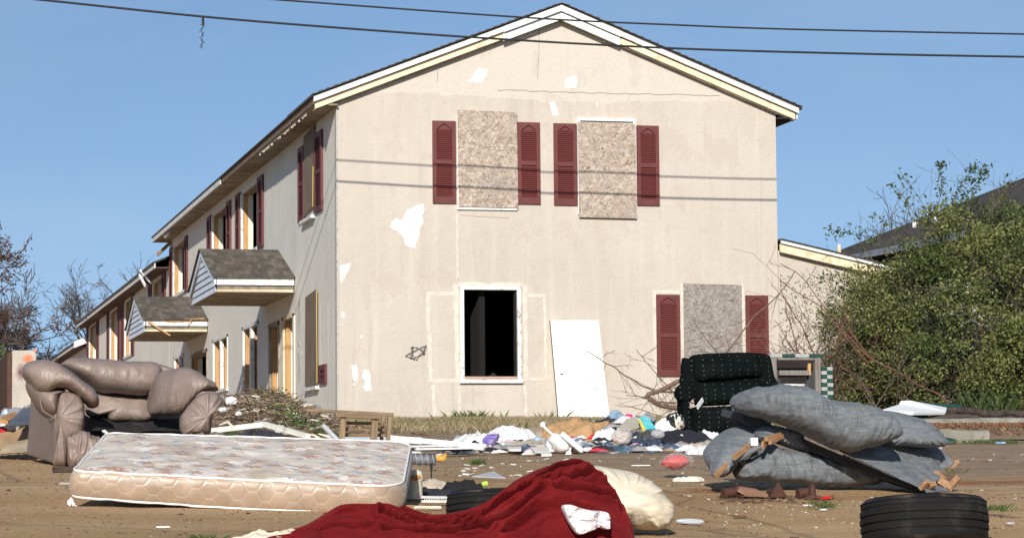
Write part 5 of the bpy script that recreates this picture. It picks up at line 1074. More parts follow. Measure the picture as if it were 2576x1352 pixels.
# ---------------------------------------------------------------- things left of the wall window: door, bench, frames
a, b2, c2, d2 = P(1385, 805, 45.85), P(1506, 805, 45.85), P(1536, 1072, 45.3), P(1408, 1076, 45.3)
mb = MB(); mb.prism([d2, c2, b2, a], (0, .045, 0)); D_ = thing('leaning_door', 'white flush door without knob, leaning against the sandy house wall', 'door', (d2+c2)/2)
mb.obj('door_panel', mat('clean white door', (.86, .86, .85), .45, .02, 3, 20, .05, .001, dirt=(.72, .70, .66), dscale=12), D_, bevel=.004)
h = P(1411, 943, 45.62); mb = MB(); th = np.linspace(0, 2*np.pi, 20, endpoint=False); mb.tube([h+np.array([0, -.05, .0]), h+np.array([0, .01, 0])], .030, 18); mb.obj('knob_hole', DARKM, D_)
mb = MB(); mb.tube(np.stack([h[0]+.032*np.cos(th), np.full(20, h[1]-.048), h[2]+.032*np.sin(th)], 1), .005, 5); mb.obj('hole_rim', mat('dull steel', (.4, .4, .4), .35, .1, metal=.8), D_)
mb = MB(); mb.beam(a+np.array([-.01, .01, 0]), d2+np.array([-.01, .01, 0]), .05, .01, (0, 1, 0)); mb.obj('door_edge', GREYW, D_)

BENCHW = wood('weathered bench timber', (.10, .065, .035), (.30, .20, .11), axis=0); BENCHV = wood('weathered bench legs', (.12, .08, .045), (.33, .23, .13), axis=2)
YB = 24.; g = GP(900, YB); BN = thing('wooden_bench', 'small weathered slatted timber bench with a long top rail, behind the mattress', 'bench', (g[0], YB, g[2]))
def bb(x0, y0, Ya, x1, y1, Yb, w_, t_, nm, mt=None, up=(0, 0, 1)): mb = MB(); mb.beam(P(x0, y0, Ya), P(x1, y1, Yb), w_, t_, up); return mb.obj(nm, mt or BENCHW, BN, bevel=.003)
bb(770, 1031, YB+.45, 990, 1042, YB+.32, .032, .10, 'top_rail'); bb(842, 1043, YB, 951, 1049, YB, .032, .10, 'top_rail')
for (x, w_, Yq, yt) in ((864, .052, YB, 1047), (944, .060, YB, 1051), (964, .030, YB+.3, 1044), (981, .036, YB+.3, 1044)):
    gz_ = P(x, 1200, Yq); gg = float(G(gz_[0], Yq)); tp = P(x, yt, Yq); btm = np.array([tp[0]-.03, Yq, gg]); bb_o = MB(); bb_o.beam(tp, btm, w_, .04, (1, 0, 0)); bb_o.obj('leg', BENCHV, BN, bevel=.003)
for y in (1063, 1079, 1093): bb(866, y, YB+.12, 968, y+1, YB+.2, .028, .02, 'slat')
# white door frames and boards on the ground
def wboard(name, lab, pts, cat='board', mt=WHITE, t=.03, grp=None, drop=None):
    """flat board: corner list of (px, py, Y)"""
    q = np.array([P(*p_) for p_ in pts]); nn_ = nrm(np.cross(q[1]-q[0], q[2]-q[0])); nn_ = nn_ if nn_[2] > 0 else -nn_
    mb = MB(); mb.prism(q, -nn_*t); o = mb.obj(name, mt, None, loc=q.mean(0), bevel=.003); return tag(o, lab, cat, grp)
FRAME = mat('greenish white window frame', (.70, .70, .62), .6, .06, dirt=(.45, .40, .3), dscale=8)
r = thing('window_frame', 'broken white window frame bent to a peak, lying behind the mattress', 'frame', P(660, 1090, 25))
for (x0, y0, Ya, x1, y1, Yb, w_) in ((522,1084,26,669,1066,25.5,.05), (665,1066,25.5,776,1097,24.6,.05)):
    mb = MB(); mb.beam(P(x0, y0, Ya), P(x1, y1, Yb), w_, .05); mb.beam(P(x0, y0+5, Ya-.04), P(x1, y1+5, Yb-.04), .015, .03); mb.obj('frame_bar', FRAME, r, bevel=.004)
wboard('white_board', 'short white board leaning at a slant left of the timber bench', [(809,1066,26.5),(818,1066,26.5),(856,1104,25.5),(846,1106,25.5)])
wboard('white_board', 'long thin white board on the ground behind the timber bench', [(860,1098,27.2),(1060,1098,27.2),(1060,1107,26.9),(860,1106,26.9)])
r = thing('blind_frame', 'stack of long white slats pointing right from the mattress corner', 'frame', P(1120, 1118, 25.3))
for i, (x0, y0, Ya, x1, y1, Yb) in enumerate(((980,1098,25.4,1224,1121,24.9), (985,1104,25.3,1218,1127,24.8), (1030,1122,24.7,1150,1120,24.9), (1045,1129,24.5,1190,1126,24.6), (1060,1112,25.1,1200,1124,24.9))):
    mb = MB(); mb.beam(P(x0, y0, Ya), P(x1, y1, Yb), .035 if i < 2 else .018, .05); mb.obj('slat', WHITE, r, bevel=.003)
mb = MB(); mb.beam(P(1040, 1131, 24.55), P(1180, 1131, 24.7), .02, .10); mb.obj('painted_undershade', DARKM, r)  # added near-black bar paints in the shade beneath the slats

# ---------------------------------------------------------------- objects between mattress and red cover
TAPE = mat('grey duct tape', (.14, .145, .155), .45, .25, 6, 30, .4, .004, col2=(.07, .075, .085))
YA = 18.6; c0, c1 = P(1010, 1153, YA), P(1094, 1156, YA); r = thing('chair_armrest', 'duct-taped grey armrest with yellow foam tip on a black metal leg', 'armrest', (c0[0], YA, float(G(c0[0], YA))))
mb = MB(); q = [c0+(c1-c0)*t for t in np.linspace(0, 1, 14)]; mb.tube(q, [.038+.004*math.sin(i*2.) for i in range(14)], 16); mb.obj('pad', TAPE, r, smooth=True)
mb = MB(); 
for i in range(5): p = c0+(c1-c0)*(.25+.17*i); th = np.linspace(0, 2*np.pi, 16); mb.tube(np.stack([p[0]+.006*np.sin(th*2), p[1]+.042*np.cos(th), p[2]+.042*np.sin(th)], 1), .0022, 4)
mb.obj('tape_edges', mat('pale tape edge', (.4, .42, .45), .5, .1), r)
mb = MB(); puff(mb, [(1092,1148),(1100,1142),(1112,1146),(1120,1138),(1124,1142),(1122,1154),(1114,1161),(1102,1160),(1094,1157)], YA, .03, wr=.01, pl=.01, n=50, rings=10, lf=20); mb.obj('foam_tip', mat('amber foam', (.62, .35, .07), .9, .25, 20, 60, .8, .01), r, smooth=True)
mb = MB(); g_ = float(G(P(1085, 1190, YA)[0], YA)); p = P(1085, 1168, YA); mb.tube([p, np.array([p[0], YA, g_+.02]), np.array([p[0]-.25, YA, g_+.01])], .011, 8); mb.obj('leg', WIRE, r)
BUCK = mat('ivory plastic', (.66, .60, .46), .5, .12, 5, 20, .2, .003, dirt=(.42, .36, .26), dscale=6)
p = P(1043, 1215, 16.6); g_ = float(G(p[0], 16.6)); r = thing('plastic_bucket', 'upside-down ivory plastic tub with a brown stain beside the mattress corner', 'tub', (p[0], 16.6, g_))
th = np.linspace(0, 2*np.pi, 40, endpoint=False); ht = p[2]-g_+.087
prof = [(.048, 0), (.052, .01), (.050, .06), (.049, .40), (.050, .60), (.055, .63), (.056, .70), (.052, .80), (.050, .88), (.042, .96), (.02, 1.0), (.002, 1.0)]
V = np.stack([np.stack([p[0]+(r_*1.0+.0015*np.sin(th*12)*(z_ < .6))*np.cos(th), 16.6+r_*np.sin(th), g_+z_*ht+0*th], 1) for r_, z_ in prof]); mb = MB(); mb.grid(V, cv=True); mb.obj('tub_body', BUCK, r, smooth=True)
mb = MB(); puff(mb, [(1032,1196),(1044,1193),(1056,1194),(1058,1200),(1050,1206),(1040,1207),(1032,1203)], 16.543, .004, .002, n=40, rings=6, pl=.001, wr=.001); mb.obj('brown_stain', mat('orange brown stain', (.45, .19, .06), .8, .3, 20), r, smooth=True)
BLK = mat('matted black fleece', (.010, .010, .012), .95, .4, 20, 70, .9, .012)
NAVYD = mat('black trousers', (.022, .022, .028), .9, .3, 8, 50, .4, .006)
cloth(1165, 17.2, .30, .24, .115, BLK, 'black_rag', 'matted black fleece rag heaped behind the hidden tyre', 'rag', 51, freq=8, rag=.2)
cloth(1090, 17.0, .42, .30, .045, NAVYD, 'black_rag', 'flat black garment lying between the ivory tub and the fleece rag', 'rag', 52, rag=.3)
wboard('foam_board', 'thin pale grey foam board with a tan edge behind the black fleece', [(1188,1196,17.5),(1272,1200,17.3),(1242,1183,18.0),(1215,1190,17.9)], mt=mat('pale grey foam', (.48, .47, .46), .9, .1), t=.008)
LINEN = mat('beige rag', (.48, .40, .31), .9, .15, 8, 50, .5, .006); WCL = mat('white crumpled cotton', (.70, .69, .67), .85, .05, 10, 40, .5, .008, dirt=(.6, .57, .52), dscale=8)
cloth(1100, 18.0, .28, .35, .05, LINEN, 'beige_rag', 'beige torn rag beneath the armrest foam', 'rag', 53, rag=.4); 
cloth(1248, 16.6, .22, .22, .07, WCL, 'plastic_bag', 'small white plastic bag between the black fleece and the red velvet', 'bag', 54, freq=14)
cloth(1205, 16.5, .26, .10, .04, mat('grey knitted rag', (.36, .34, .30), .95, .2, 30, 80, .6, .004), 'knitted_rag', 'twisted grey-beige knitted rag in front of the black fleece', 'rag', 55, rot=.3)
mb = MB(); p = P(1219, 1216, 16.35); mb.tube([p-np.array([.016, 0, 0]), p+np.array([.016, 0, .004])], [.012, .016], 10); tag(mb.obj('lime_plastic_bit', mat('lime plastic', (.42, .75, .06), .4, .05), None, loc=p), 'small lime green plastic bit beside the white bag', 'plastic')
r = thing('plastic_lattice', 'strip of white plastic lattice on the ground right of the ivory tub', 'lattice', GP(1100, 16.1)); 
for i in range(13): x = 1063+i*6; g_ = GP(x, 16.1); mb = MB(); mb.beam(g_+np.array([0, -.06, .02]), g_+np.array([.02, .06, .045]), .012, .005); mb.obj('cross_bar', WHITE, r)
for dy in (-.06, .06): a_ = GP(1060, 16.1+dy); b_ = GP(1142, 16.1+dy); mb = MB(); mb.beam(a_+[0, 0, .02+.3*max(dy, 0)], b_+[0, 0, .02+.3*max(dy, 0)], .012, .01); mb.obj('long_bar', WHITE, r)
lay([(1042,1255),(1070,1254),(1112,1252)], 15.55, .011, mat('ivory painted stick', (.68, .62, .48), .7, .1, 12), 'painted_stick', 'ivory painted stick with a bare brown end lying near the hidden tyre', 'stick')
lay([(1022,1257),(1041,1256)], 15.55, .013, PINE, 'stick_end', 'bare brown wood stub beside the ivory painted stick', 'stick')

# ---------------------------------------------------------------- clothing heap in front of the door
_p = lambda px, Y: P(px, 1200, Y)[0]
MOUNDS += [(_p(1575, 29.6), 29.6, .20, .42, .7), (_p(1440, 30.2), 30.2, .12, .45, .6), (_p(1665, 29.3), 29.3, .10, .35, .6), (_p(1240, 29.), 29., .05, .5, .5), (_p(1700, 27.8), 27.8, .05, .6, .6)]
TX, TY = np.meshgrid(np.linspace(_p(1130, 28), _p(1830, 29), 150), np.linspace(25.8, 32, 90), indexing='ij')
mb = MB(); mb.grid(np.stack([TX, TY, G(TX, TY)-.03+.05*ridge(TX*5, TY*5, 0, 3, 3)*np.clip(sum(h*np.exp(-((TX-a)/sx_)**2-((TY-b_)/sy)**2) for a, b_, h, sx_, sy in MOUNDS)*9, 0, 1)], -1))
o = mb.obj('rag_heap', mat('mixed dull rags', (.30, .25, .20), .95, .4, 7, 30, .8, .02, dirt=(.10, .09, .10), dscale=5), None, smooth=True, loc=GP(1500, 29)); o['label'] = 'flattened mass of dirty rags beneath the scattered clothes'; o['category'] = 'rags'; o['kind'] = 'stuff'
fab = lambda nm, c_, **k: mat(nm, c_, .88, .16, 9, 45, .45, .006, **k)
items = [
 (1215, 28.6, .55, .8, .10, WCL, 'white_sheet', 'white crumpled bedsheet at the left end of the clothes heap', 'sheet', .2),
 (1290, 28.9, .70, .7, .13, WCL, 'white_sheet', 'white bedsheet with a raised fold left of the tan jacket', 'sheet', -.1),
 (1250, 28.0, .60, .35, .05, fab('ivory curtain', (.72, .69, .60)), 'ivory_curtain', 'ivory curtain half buried under the purple box', 'curtain', .0),
 (1283, 27.3, .28, .3, .06, fab('pale pink cotton', (.72, .42, .48)), 'pink_shirt', 'pale pink shirt right of the purple box', 'shirt', .1),
 (1352, 27.9, .38, .5, .07, fab('warm grey jersey', (.33, .30, .28)), 'grey_jersey', 'warm grey jersey crumpled behind the toilet bowl', 'jersey', .2),
 (1318, 28.3, .30, .3, .06, fab('sky blue cotton', (.45, .60, .72)), 'pale_blue_shirt', 'pale blue shirt between the white sheet and the brown rag', 'shirt', .0),
 (1345, 29.8, .34, .4, .12, fab('brown grey rag', (.26, .20, .14), dirt=(.5, .47, .42)), 'brown_rag', 'brown and grey rag piled left of the tan jacket', 'rag', .4),
 (1460, 31.4, .52, .5, .22, fab('grey brown blanket', (.27, .22, .165), dirt=(.14, .11, .08)), 'brown_blanket', 'dull brown blanket piled against the foot of the white door', 'blanket', .1),
 (1450, 29.6, .74, .55, .20, mat('tan suede', (.44, .26, .12), .75, .14, 4, 40, .25, .005), 'suede_jacket', 'tan suede jacket spread over the heap below the white door', 'jacket', .22),
 (1430, 28.5, .62, .3, .05, fab('washed denim', (.30, .38, .45)), 'pale_jeans', 'washed-out jeans lying beneath the tan jacket', 'jeans', -.1),
 (1450, 26.8, .42, .55, .08, fab('mint white net', (.60, .64, .60), dirt=(.12, .13, .14)), 'mint_cloth', 'pale mint cloth with dark trim right of the toilet bowl', 'cloth', -.2),
 (1470, 27.6, .35, .4, .06, fab('brown corduroy', (.22, .16, .12)), 'brown_trousers', 'brown corduroy trousers behind the pale mint cloth', 'trousers', -.3),
 (1500, 28.4, .22, .3, .11, fab('scarlet cotton', (.62, .02, .03)), 'red_shirt', 'scarlet shirt at the right tip of the tan jacket', 'shirt', .1),
 (1527, 28.2, .32, .4, .15, fab('white tee', (.80, .78, .77), dirt=(.62, .03, .03), dscale=5), 'white_shirt', 'white shirt with red patches right of the scarlet one', 'shirt', .0),
 (1520, 27.1, .30, .3, .07, fab('ivory linen', (.70, .66, .56)), 'ivory_cloth', 'ivory linen cloth left of the clear bag', 'cloth', .0),
 (1500, 26.9, .18, .3, .05, fab('black sock wool', (.02, .022, .03)), 'black_sock', 'small black sock between brown trousers and clear bag', 'sock', -.5),
 (1548, 29.9, .26, .35, .11, fab('light denim', (.22, .32, .42), dirt=(.05, .07, .10), dscale=8), 'denim_jeans', 'light blue denim jeans balled up on top of the heap by the door', 'jeans', .3),
 (1552, 30.3, .16, .2, .15, fab('navy cotton', (.03, .05, .09)), 'navy_sock', 'dark navy scrap on the very top of the heap', 'scrap', .0),
 (1577, 29.8, .17, .25, .13, fab('magenta fleece', (.70, .03, .20)), 'magenta_top', 'bright magenta top beside the balled blue jeans', 'shirt', .1),
 (1597, 29.9, .14, .2, .14, fab('lavender cotton', (.66, .60, .74)), 'lavender_cloth', 'small lavender cloth right of the magenta top', 'cloth', .3),
 (1612, 30.0, .22, .2, .14, fab('slate wool', (.08, .10, .12)), 'slate_cloth', 'dark slate cloth above the beige board', 'cloth', .1),
 (1662, 29.8, .20, .3, .12, fab('mauve cotton', (.42, .33, .42)), 'mauve_cloth', 'mauve cloth between the grey board and the striped bag', 'cloth', .0),
 (1677, 29.0, .30, .4, .11, fab('white frilly', (.80, .80, .78), dirt=(.55, .62, .35), dscale=7), 'white_frill', 'white frilled cloth in front of the zebra-striped bag', 'cloth', .2),
 (1615, 26.9, .45, .5, .10, fab('navy denim', (.035, .05, .085)), 'navy_jeans', 'navy jeans behind the clear brown bag', 'jeans', .1),
 (1625, 27.6, .28, .3, .13, fab('charcoal jersey', (.06, .06, .062)), 'charcoal_jersey', 'charcoal jersey between the cyan towel and the grey bag', 'jersey', .1),
 (1720, 27.6, .62, .7, .11, fab('black cloth', (.012, .012, .018)), 'black_trousers', 'wide black trousers spread in front of the dark green armchair', 'trousers', .1),
 (1655, 26.2, .48, .4, .06, fab('ink blue jersey', (.05, .05, .10)), 'ink_jersey', 'ink-blue jersey below the grey bag', 'jersey', .0),
 (1718, 28.2, .28, .3, .12, fab('pale sage cloth', (.52, .58, .52)), 'sage_cloth', 'pale sage cloth on the black trousers', 'cloth', -.3),
 (1560, 25.7, .68, .45, .055, fab('teal denim', (.05, .10, .14), dirt=(.30, .36, .40), dscale=9), 'teal_jeans', 'teal jeans stretched along the front edge of the heap', 'jeans', -.05),
 (1740, 26.2, .62, .5, .06, LINEN, 'beige_sheet', 'beige sheet along the front edge right of the teal jeans', 'sheet', .05),
 (1790, 27.6, .30, .4, .13, WCL, 'white_towel', 'white towel between the black trousers and the grey sofa', 'towel', .3),
 (1768, 25.0, .34, .4, .06, WCL, 'white_pillowcase', 'white pillowcase touching the left side of the grey sofa', 'pillowcase', .1),
 (1688, 26.0, .22, .3, .05, fab('black white print', (.5, .55, .55), dirt=(.03, .03, .04), dscale=14), 'printed_scarf', 'black and white printed scarf below the black trousers', 'scarf', .2),
 (1235, 29.9, .5, .4, .05, fab('stone cotton', (.42, .39, .34)), 'stone_cloth', 'stone-coloured cloth on the grass edge behind the white bedsheet', 'cloth', .0),
 (1395, 26.9, .5, .35, .03, fab('ecru cotton', (.74, .70, .58)), 'ecru_cloth', 'flat ecru cloth left of the toilet bowl', 'cloth', .0)]
for i, (px, Y, w_, d_, h_, mt_, nm, lb, ct, rot) in enumerate(items): cloth(px, Y, w_, d_, h_, mt_, nm, lb, ct, 100+i*7, rot=rot, freq=2.6 if 'suede' in nm or 'blanket' in nm else 9, rag=.34, aniso=.7)
wboard('beige_board', 'beige cardboard sheet leaning on the heap left of the cyan towel', [(1556,1075,28.0),(1575,1052,28.5),(1600,1046,28.7),(1614,1072,28.2),(1585,1082,27.9)], mt=mat('beige card', (.50, .44, .35), .9, .1), t=.01)
wboard('cyan_towel', 'cyan towel with a yellow edge draped over the middle of the heap', [(1606,1050,28.2),(1620,1043,28.5),(1634,1052,28.4),(1650,1076,28.0),(1622,1079,27.8)], 'towel', mat('cyan towel', (.20, .66, .72), .9, .15, 6, col2=(.02, .60, .58)), .02)
wboard('yellow_strip', 'yellow fabric strip along the cyan towel', [(1606,1052,28.15),(1611,1053,28.15),(1625,1079,27.78),(1617,1079,27.78)], 'strip', mat('yellow cloth', (.80, .68, .10), .9), .02)
wboard('grey_board', 'grey flat board behind the cyan towel', [(1620,1040,29.2),(1630,1035,29.4),(1652,1052,29.2),(1645,1058,29.)], mt=mat('grey card', (.36, .35, .34), .9), t=.012)
r = wboard('purple_box', 'purple and white cardboard box lying at the left of the clothes heap', [(1213,1103,27.2),(1226,1091,27.5),(1256,1089,27.5),(1236,1115,27.)], 'box', mat('purple print', (.20, .07, .48), .5, .1, 9, col2=(.6, .55, .75)), .05)
ZEB = mat('zebra print', (.62, .58, .46), .7, .1); m, n, b = newmat('zebra stripes'); c = ramp(n, noise(n, coords(n, (9, 9, 3.0)), 1., 3, .5, 1.5), [(.49, (.012, .012, .014)), (.53, (.62, .58, .48))]); n.links.new(c, b.inputs['Base Color']); ZEB = m
blobby(1698, 1062, 29.0, .20, .20, .25, ZEB, 'striped_bag', 'zebra-striped black and cream bag beside the left of the dark green armchair', 'bag', 3)
m, n, b = newmat('clear polythene'); b.inputs['Base Color'].default_value = (.62, .55, .50, 1); b.inputs['Roughness'].default_value = .18; b.inputs['Alpha'].default_value = .62; bump(n, b, noise(n, coords(n), 20, 5, .7, 1), .9, .02); POLY = m
m, n, b = newmat('grey polythene'); b.inputs['Base Color'].default_value = (.45, .45, .46, 1); b.inputs['Roughness'].default_value = .25; b.inputs['Alpha'].default_value = .8; bump(n, b, noise(n, coords(n), 20, 5, .7, 1), .9, .02); POLYG = m
blobby(1565, 1098, 26.6, .20, .15, .15, POLY, 'clear_bag', 'crinkled clear bag with brown contents at the front of the heap', 'bag', 8, .2, 7)
blobby(1655, 1091, 26.9, .14, .10, .12, POLYG, 'grey_bag', 'rounded translucent grey bag on the charcoal jersey', 'bag', 12, .12, 7)
# red bag by itself
r = thing('red_bag', 'clear plastic bag full of red wrappers alone on the lot left of the grey sofa', 'bag', GP(1703, 19.6))
blobby(1700, 1162, 19.6, .17, .09, .14, mat('red wrappers', (.62, .02, .015), .5, .2, 14), 'wrappers', '', '', 4, .35, 9, parent=r)
m, n, b = newmat('thin clear film'); b.inputs['Base Color'].default_value = (.85, .8, .8, 1); b.inputs['Roughness'].default_value = .1; b.inputs['Alpha'].default_value = .18; bump(n, b, noise(n, coords(n), 30, 5, .7, 1), .9, .02)
blobby(1703, 1160, 19.6, .23, .125, .18, m, 'film', '', '', 9, .22, 8, parent=r)
cloth(1732, 19.2, .22, .16, .022, mat('ivory paper', (.68, .62, .52), .8, .1), 'paper_scrap', 'ivory paper scraps right of the red bag', 'paper', 71, freq=20)

# ---------------------------------------------------------------- toilet
PORC = mat('white porcelain', (.80, .79, .75), .12, .03, 3, 20, .02, .001, spec=.7)
YT = 25.4; g = GP(1403, YT); T = thing('toilet', 'white porcelain toilet bowl tipped on its side with its seat lid propped behind it', 'toilet', (g[0], YT, g[2]))
mb = MB(); puff(mb, [(1385,1118),(1380,1106),(1388,1094),(1402,1088),(1416,1098),(1428,1113),(1431,1126),(1424,1136),(1410,1139),(1398,1135)], YT, .15, .12, wr=0, pl=0, tilt=.3, n=80, rings=24, p=2); mb.obj('bowl', PORC, T, smooth=True)
mb = MB(); puff(mb, [(1372,1117),(1378,1104),(1392,1094),(1400,1100),(1392,1118),(1384,1130),(1376,1128)], YT+.08, .08, .08, wr=0, pl=0, n=60, rings=16); mb.obj('outlet', PORC, T, smooth=True)
mb = MB(); mb.beam(P(1412, 1093, YT-.06), P(1466, 1139, YT-.14), .05, .22, (.6, 0, .8)); mb.obj('lid', PORC, T, bevel=.012)
mb = MB(); mb.tube([P(1364, 1066, YT+.1), P(1374, 1078, YT+.06), P(1388, 1090, YT), P(1398, 1096, YT)], [.02, .012, .012, .02], 8); puff(mb, [(1358,1066),(1364,1060),(1372,1062),(1370,1070),(1362,1074)], YT+.1, .02, n=30, rings=6, wr=0, pl=0); mb.obj('seat_arm', PORC, T, smooth=True)
mb = MB(); puff(mb, [(1422,1142),(1426,1134),(1434,1132),(1438,1140),(1436,1148),(1424,1148)], YT-.15, .03, n=30, rings=8, wr=0, pl=0); mb.tube([P(1431, 1140, YT-.15), P(1436, 1124, YT-.1)], .012, 8); mb.obj('foot', PORC, T, smooth=True)
for (pts, lb) in (([(1334,1123,25.2),(1372,1121,25.3),(1386,1136,24.6),(1345,1134,24.9)], 'jagged piece of rust-stained porcelain left of the toilet bowl'), ([(1361,1138,24.5),(1386,1136,24.6),(1388,1141,24.3),(1362,1142,24.3)], 'flat white porcelain shard in front of the toilet bowl'), ([(1274,1123,25.3),(1312,1122,25.4),(1311,1129,25.),(1280,1129,25.)], 'curved white porcelain shard left of the rust-stained piece')):
    wboard('porcelain_shard', lb, pts, 'shard', mat('chipped porcelain', (.78, .76, .70), .3, .05, dirt=(.5, .24, .08), dscale=7), .02)
wboard('cream_board', 'long cream board on the ground left of the toilet bowl', [(1266,1110,26.6),(1370,1108,26.6),(1372,1119,26.),(1270,1121,26.)], mt=CREAM_W, t=.02)

# ---------------------------------------------------------------- left edge rubbish and block
m, n, b = newmat('old concrete'); v = coords(n); c = ramp(n, noise(n, v, 3, 7, .7), [(.3, (.36, .32, .27)), (.7, (.52, .47, .40))])
c = mixc(n, ramp(n, noise(n, v, 9, 6, .7), [(.6, (0, 0, 0)), (.75, (.7, .7, .7))]), c, (.24, .18, .13)); n.links.new(c, b.inputs['Base Color']); b.inputs['Roughness'].default_value = .95; bump(n, b, noise(n, v, 30, 5, .7), .7, .012); CONC = m
YW = 31.; p0, p1 = P(31, 880, YW), P(92, 880, YW); gz_ = float(G(p0[0], YW)); WL = thing('concrete_wall', 'concrete wall end with orange spray paint at the left, behind the rubbish', 'wall', (p0[0], YW, gz_))
mb = MB(); mb.box((p0[0], YW, gz_-.1), (p1[0], YW+2.5, p0[2])); mb.obj('concrete_block', CONC, WL, bevel=.015)
mb = MB(); mb.box((p0[0]-.055, YW+.02, gz_-.1), (p0[0]-.002, YW+2.4, p0[2]-.03)); mb.obj('rusty_edge', RUST, WL)
def spray(cx0, cy0, rx, ry, col, nm, seed):
    m, n, b = newmat('spray '+nm); t = N(n, 'ShaderNodeTexCoord'); q = N(n, 'ShaderNodeMapping'); q.inputs['Location'].default_value = (-1, -1, 0); q.inputs['Scale'].default_value = (2, 2, 1); n.links.new(t.outputs['UV'], q.inputs['Vector'])
    l = N(n, 'ShaderNodeVectorMath', operation='LENGTH'); n.links.new(q.outputs['Vector'], l.inputs[0]); e = math_(n, 'SUBTRACT', 1, l.outputs['Value']); e = math_(n, 'MULTIPLY', e, math_(n, 'MULTIPLY', noise(n, coords(n), 9, 6, .8), 2.3))
    e = math_(n, 'MINIMUM', math_(n, 'MAXIMUM', math_(n, 'SUBTRACT', e, .25), 0), .95); n.links.new(e, b.inputs['Alpha']); b.inputs['Base Color'].default_value = (*col, 1); b.inputs['Roughness'].default_value = .8
    c0 = P(cx0, cy0, YW); mb = MB(); mb.add([(c0[0]-rx, YW-.004, c0[2]-ry), (c0[0]+rx, YW-.004, c0[2]-ry), (c0[0]+rx, YW-.004, c0[2]+ry), (c0[0]-rx, YW-.004, c0[2]+ry)], [(0, 1, 2, 3)]); mb.obj('spray_mark', m, WL, uv=[(0, 0), (1, 0), (1, 1), (0, 1)])
spray(70, 903, .11, .09, (.95, .22, .05), 'orange', 1); spray(88, 882, .03, .04, (.95, .25, .05), 'orange corner', 3); spray(52, 935, .10, .14, (.32, .10, .09), 'maroon', 2); spray(47, 940, .05, .09, (.75, .72, .7), 'white', 5)
CARD = mat('brown cardboard', (.46, .30, .16), .85, .12, 3, 20, .2, .003); CARD2 = mat('dirty tan cardboard', (.40, .31, .20), .85, .2, 3, 20, .2, .003)
def bent(A, Bq, Cq, Dq, amp, mt_, nm, lb, ct, seed=0, th=.012):
    f = lambda u, v_: np.stack([0*u*v_, -amp*.3*np.sin(np.pi*v_)*(1+0*u), amp*np.sin(np.pi*v_)*(1-.4*u)+.02*fbm(u*4, v_*4, 0, seed, 3)], -1)
    V = quad(np.array(A), np.array(Bq), np.array(Cq), np.array(Dq), 40, 24, f); W_ = V.copy(); W_[..., 2] -= th; mb = MB(); mb.grid(V); mb.grid(W_[:, ::-1]); return tag(mb.obj(nm, mt_, None, smooth=True, loc=V[20, 12]), lb, ct)
bent(P(-60, 1142, 21.8), P(78, 1112, 22.2), P(82, 1058, 23.4), P(-60, 1078, 23.2), .05, CARD, 'cardboard_sheet', 'large tan cardboard sheet bent over at the left edge beside the loveseat', 'cardboard', 4)
bent(P(-30, 1140, 22.0), P(70, 1136, 21.6), P(78, 1098, 22.3), P(10, 1122, 22.4), .03, CARD2, 'cardboard_flap', 'dirty tan cardboard flap lying flat under the large sheet', 'cardboard', 9)
wboard('brown_plank', 'brown plank slanting up to the concrete wall at the left edge', [(-30,1052,22.5),(0,1048,22.5),(75,1018,23.2),(74,1026,23.1),(20,1058,22.4)], 'plank', wood('orange brown plank', (.30, .15, .06), (.5, .28, .12), axis=0), .03)
wboard('slate_sheet', 'dark slate-coloured sheet leaning behind the silver bag', [(18,1066,22.0),(60,1022,23.0),(92,1010,23.1),(92,1060,22.2)], 'sheet', mat('slate vinyl', (.11, .12, .14), .5, .2), .02)
blobby(34, 1062, 22.9, .26, .20, .2, mat('silver foil bag', (.55, .57, .60), .25, .2, 12, 40, .5, .01, col2=(.2, .22, .25), metal=.5), 'silver_bag', 'crumpled silver-grey bag on the cardboard at the left edge', 'bag', 5, .45, 10)
blobby(22, 1078, 22.7, .16, .12, .12, WCL, 'white_bag', 'bright white bag in front of the silver bag', 'bag', 6, .2, 5)
blobby(0, 1058, 23.6, .20, .12, .2, NAVYD, 'black_bag', 'black bag behind the silver bag at the left border', 'bag', 7, .25, 7)
blobby(74, 1056, 22.9, .14, .22, .2, POLY, 'clear_bag', 'clear wrinkled plastic tucked behind the loveseat arm', 'bag', 16, .2, 6)
blobby(0, 1084, 22.6, .10, .07, .1, mat('red cloth scrap', (.5, .02, .03), .8, .1), 'red_scrap', 'red scrap at the left border under the silver bag', 'scrap', 9, .2, 5)

# ---------------------------------------------------------------- right side: kerbs, log, table parts
mb = MB()
u = np.linspace(0, 1, 60); yy = np.linspace(-.12, .12, 2)
def kerb(x0, x1, Y, yt, wd, nm, lab, rot=0., endcap=True):
    a, b2 = P(x0, yt, Y), P(x1, yt+ (x1-x0)*rot, Y); g0, g1 = float(G(a[0], Y)), float(G(b2[0], Y)); n_ = 70; t = np.linspace(0, 1, n_)
    X = a[0]+(b2[0]-a[0])*t; zt_ = a[2]+(b2[2]-a[2])*t+.012*fbm(X*6, 0, 0, 3, 3); prof = [(0, -.08), (0, .0), (.0, .75), (.12, .97), (.25, 1), (.75, 1), (.9, .96), (1, .7), (1, -.08)]
    V = np.stack([np.stack([X+ (0.01*vn(X*9, k, 0, 2)), Y+wd*(p_-.0)+.008*fbm(X*8, k*1., 0, 7, 3), (g0+(zt_-g0)*h_)], 1) for k, (p_, h_) in enumerate(prof)], 1)
    V[0, :, 0] += .0; mb = MB(); mb.grid(V, cv=True); k0 = mb.n-n_*9; mb.f.append(tuple(range(k0, k0+9))); mb.f.append(tuple(range(k0+(n_-1)*9, k0+n_*9))); return tag(mb.obj(nm, CONC2, None, smooth=True, loc=(X.mean(), Y, g0)), lab, 'kerb')
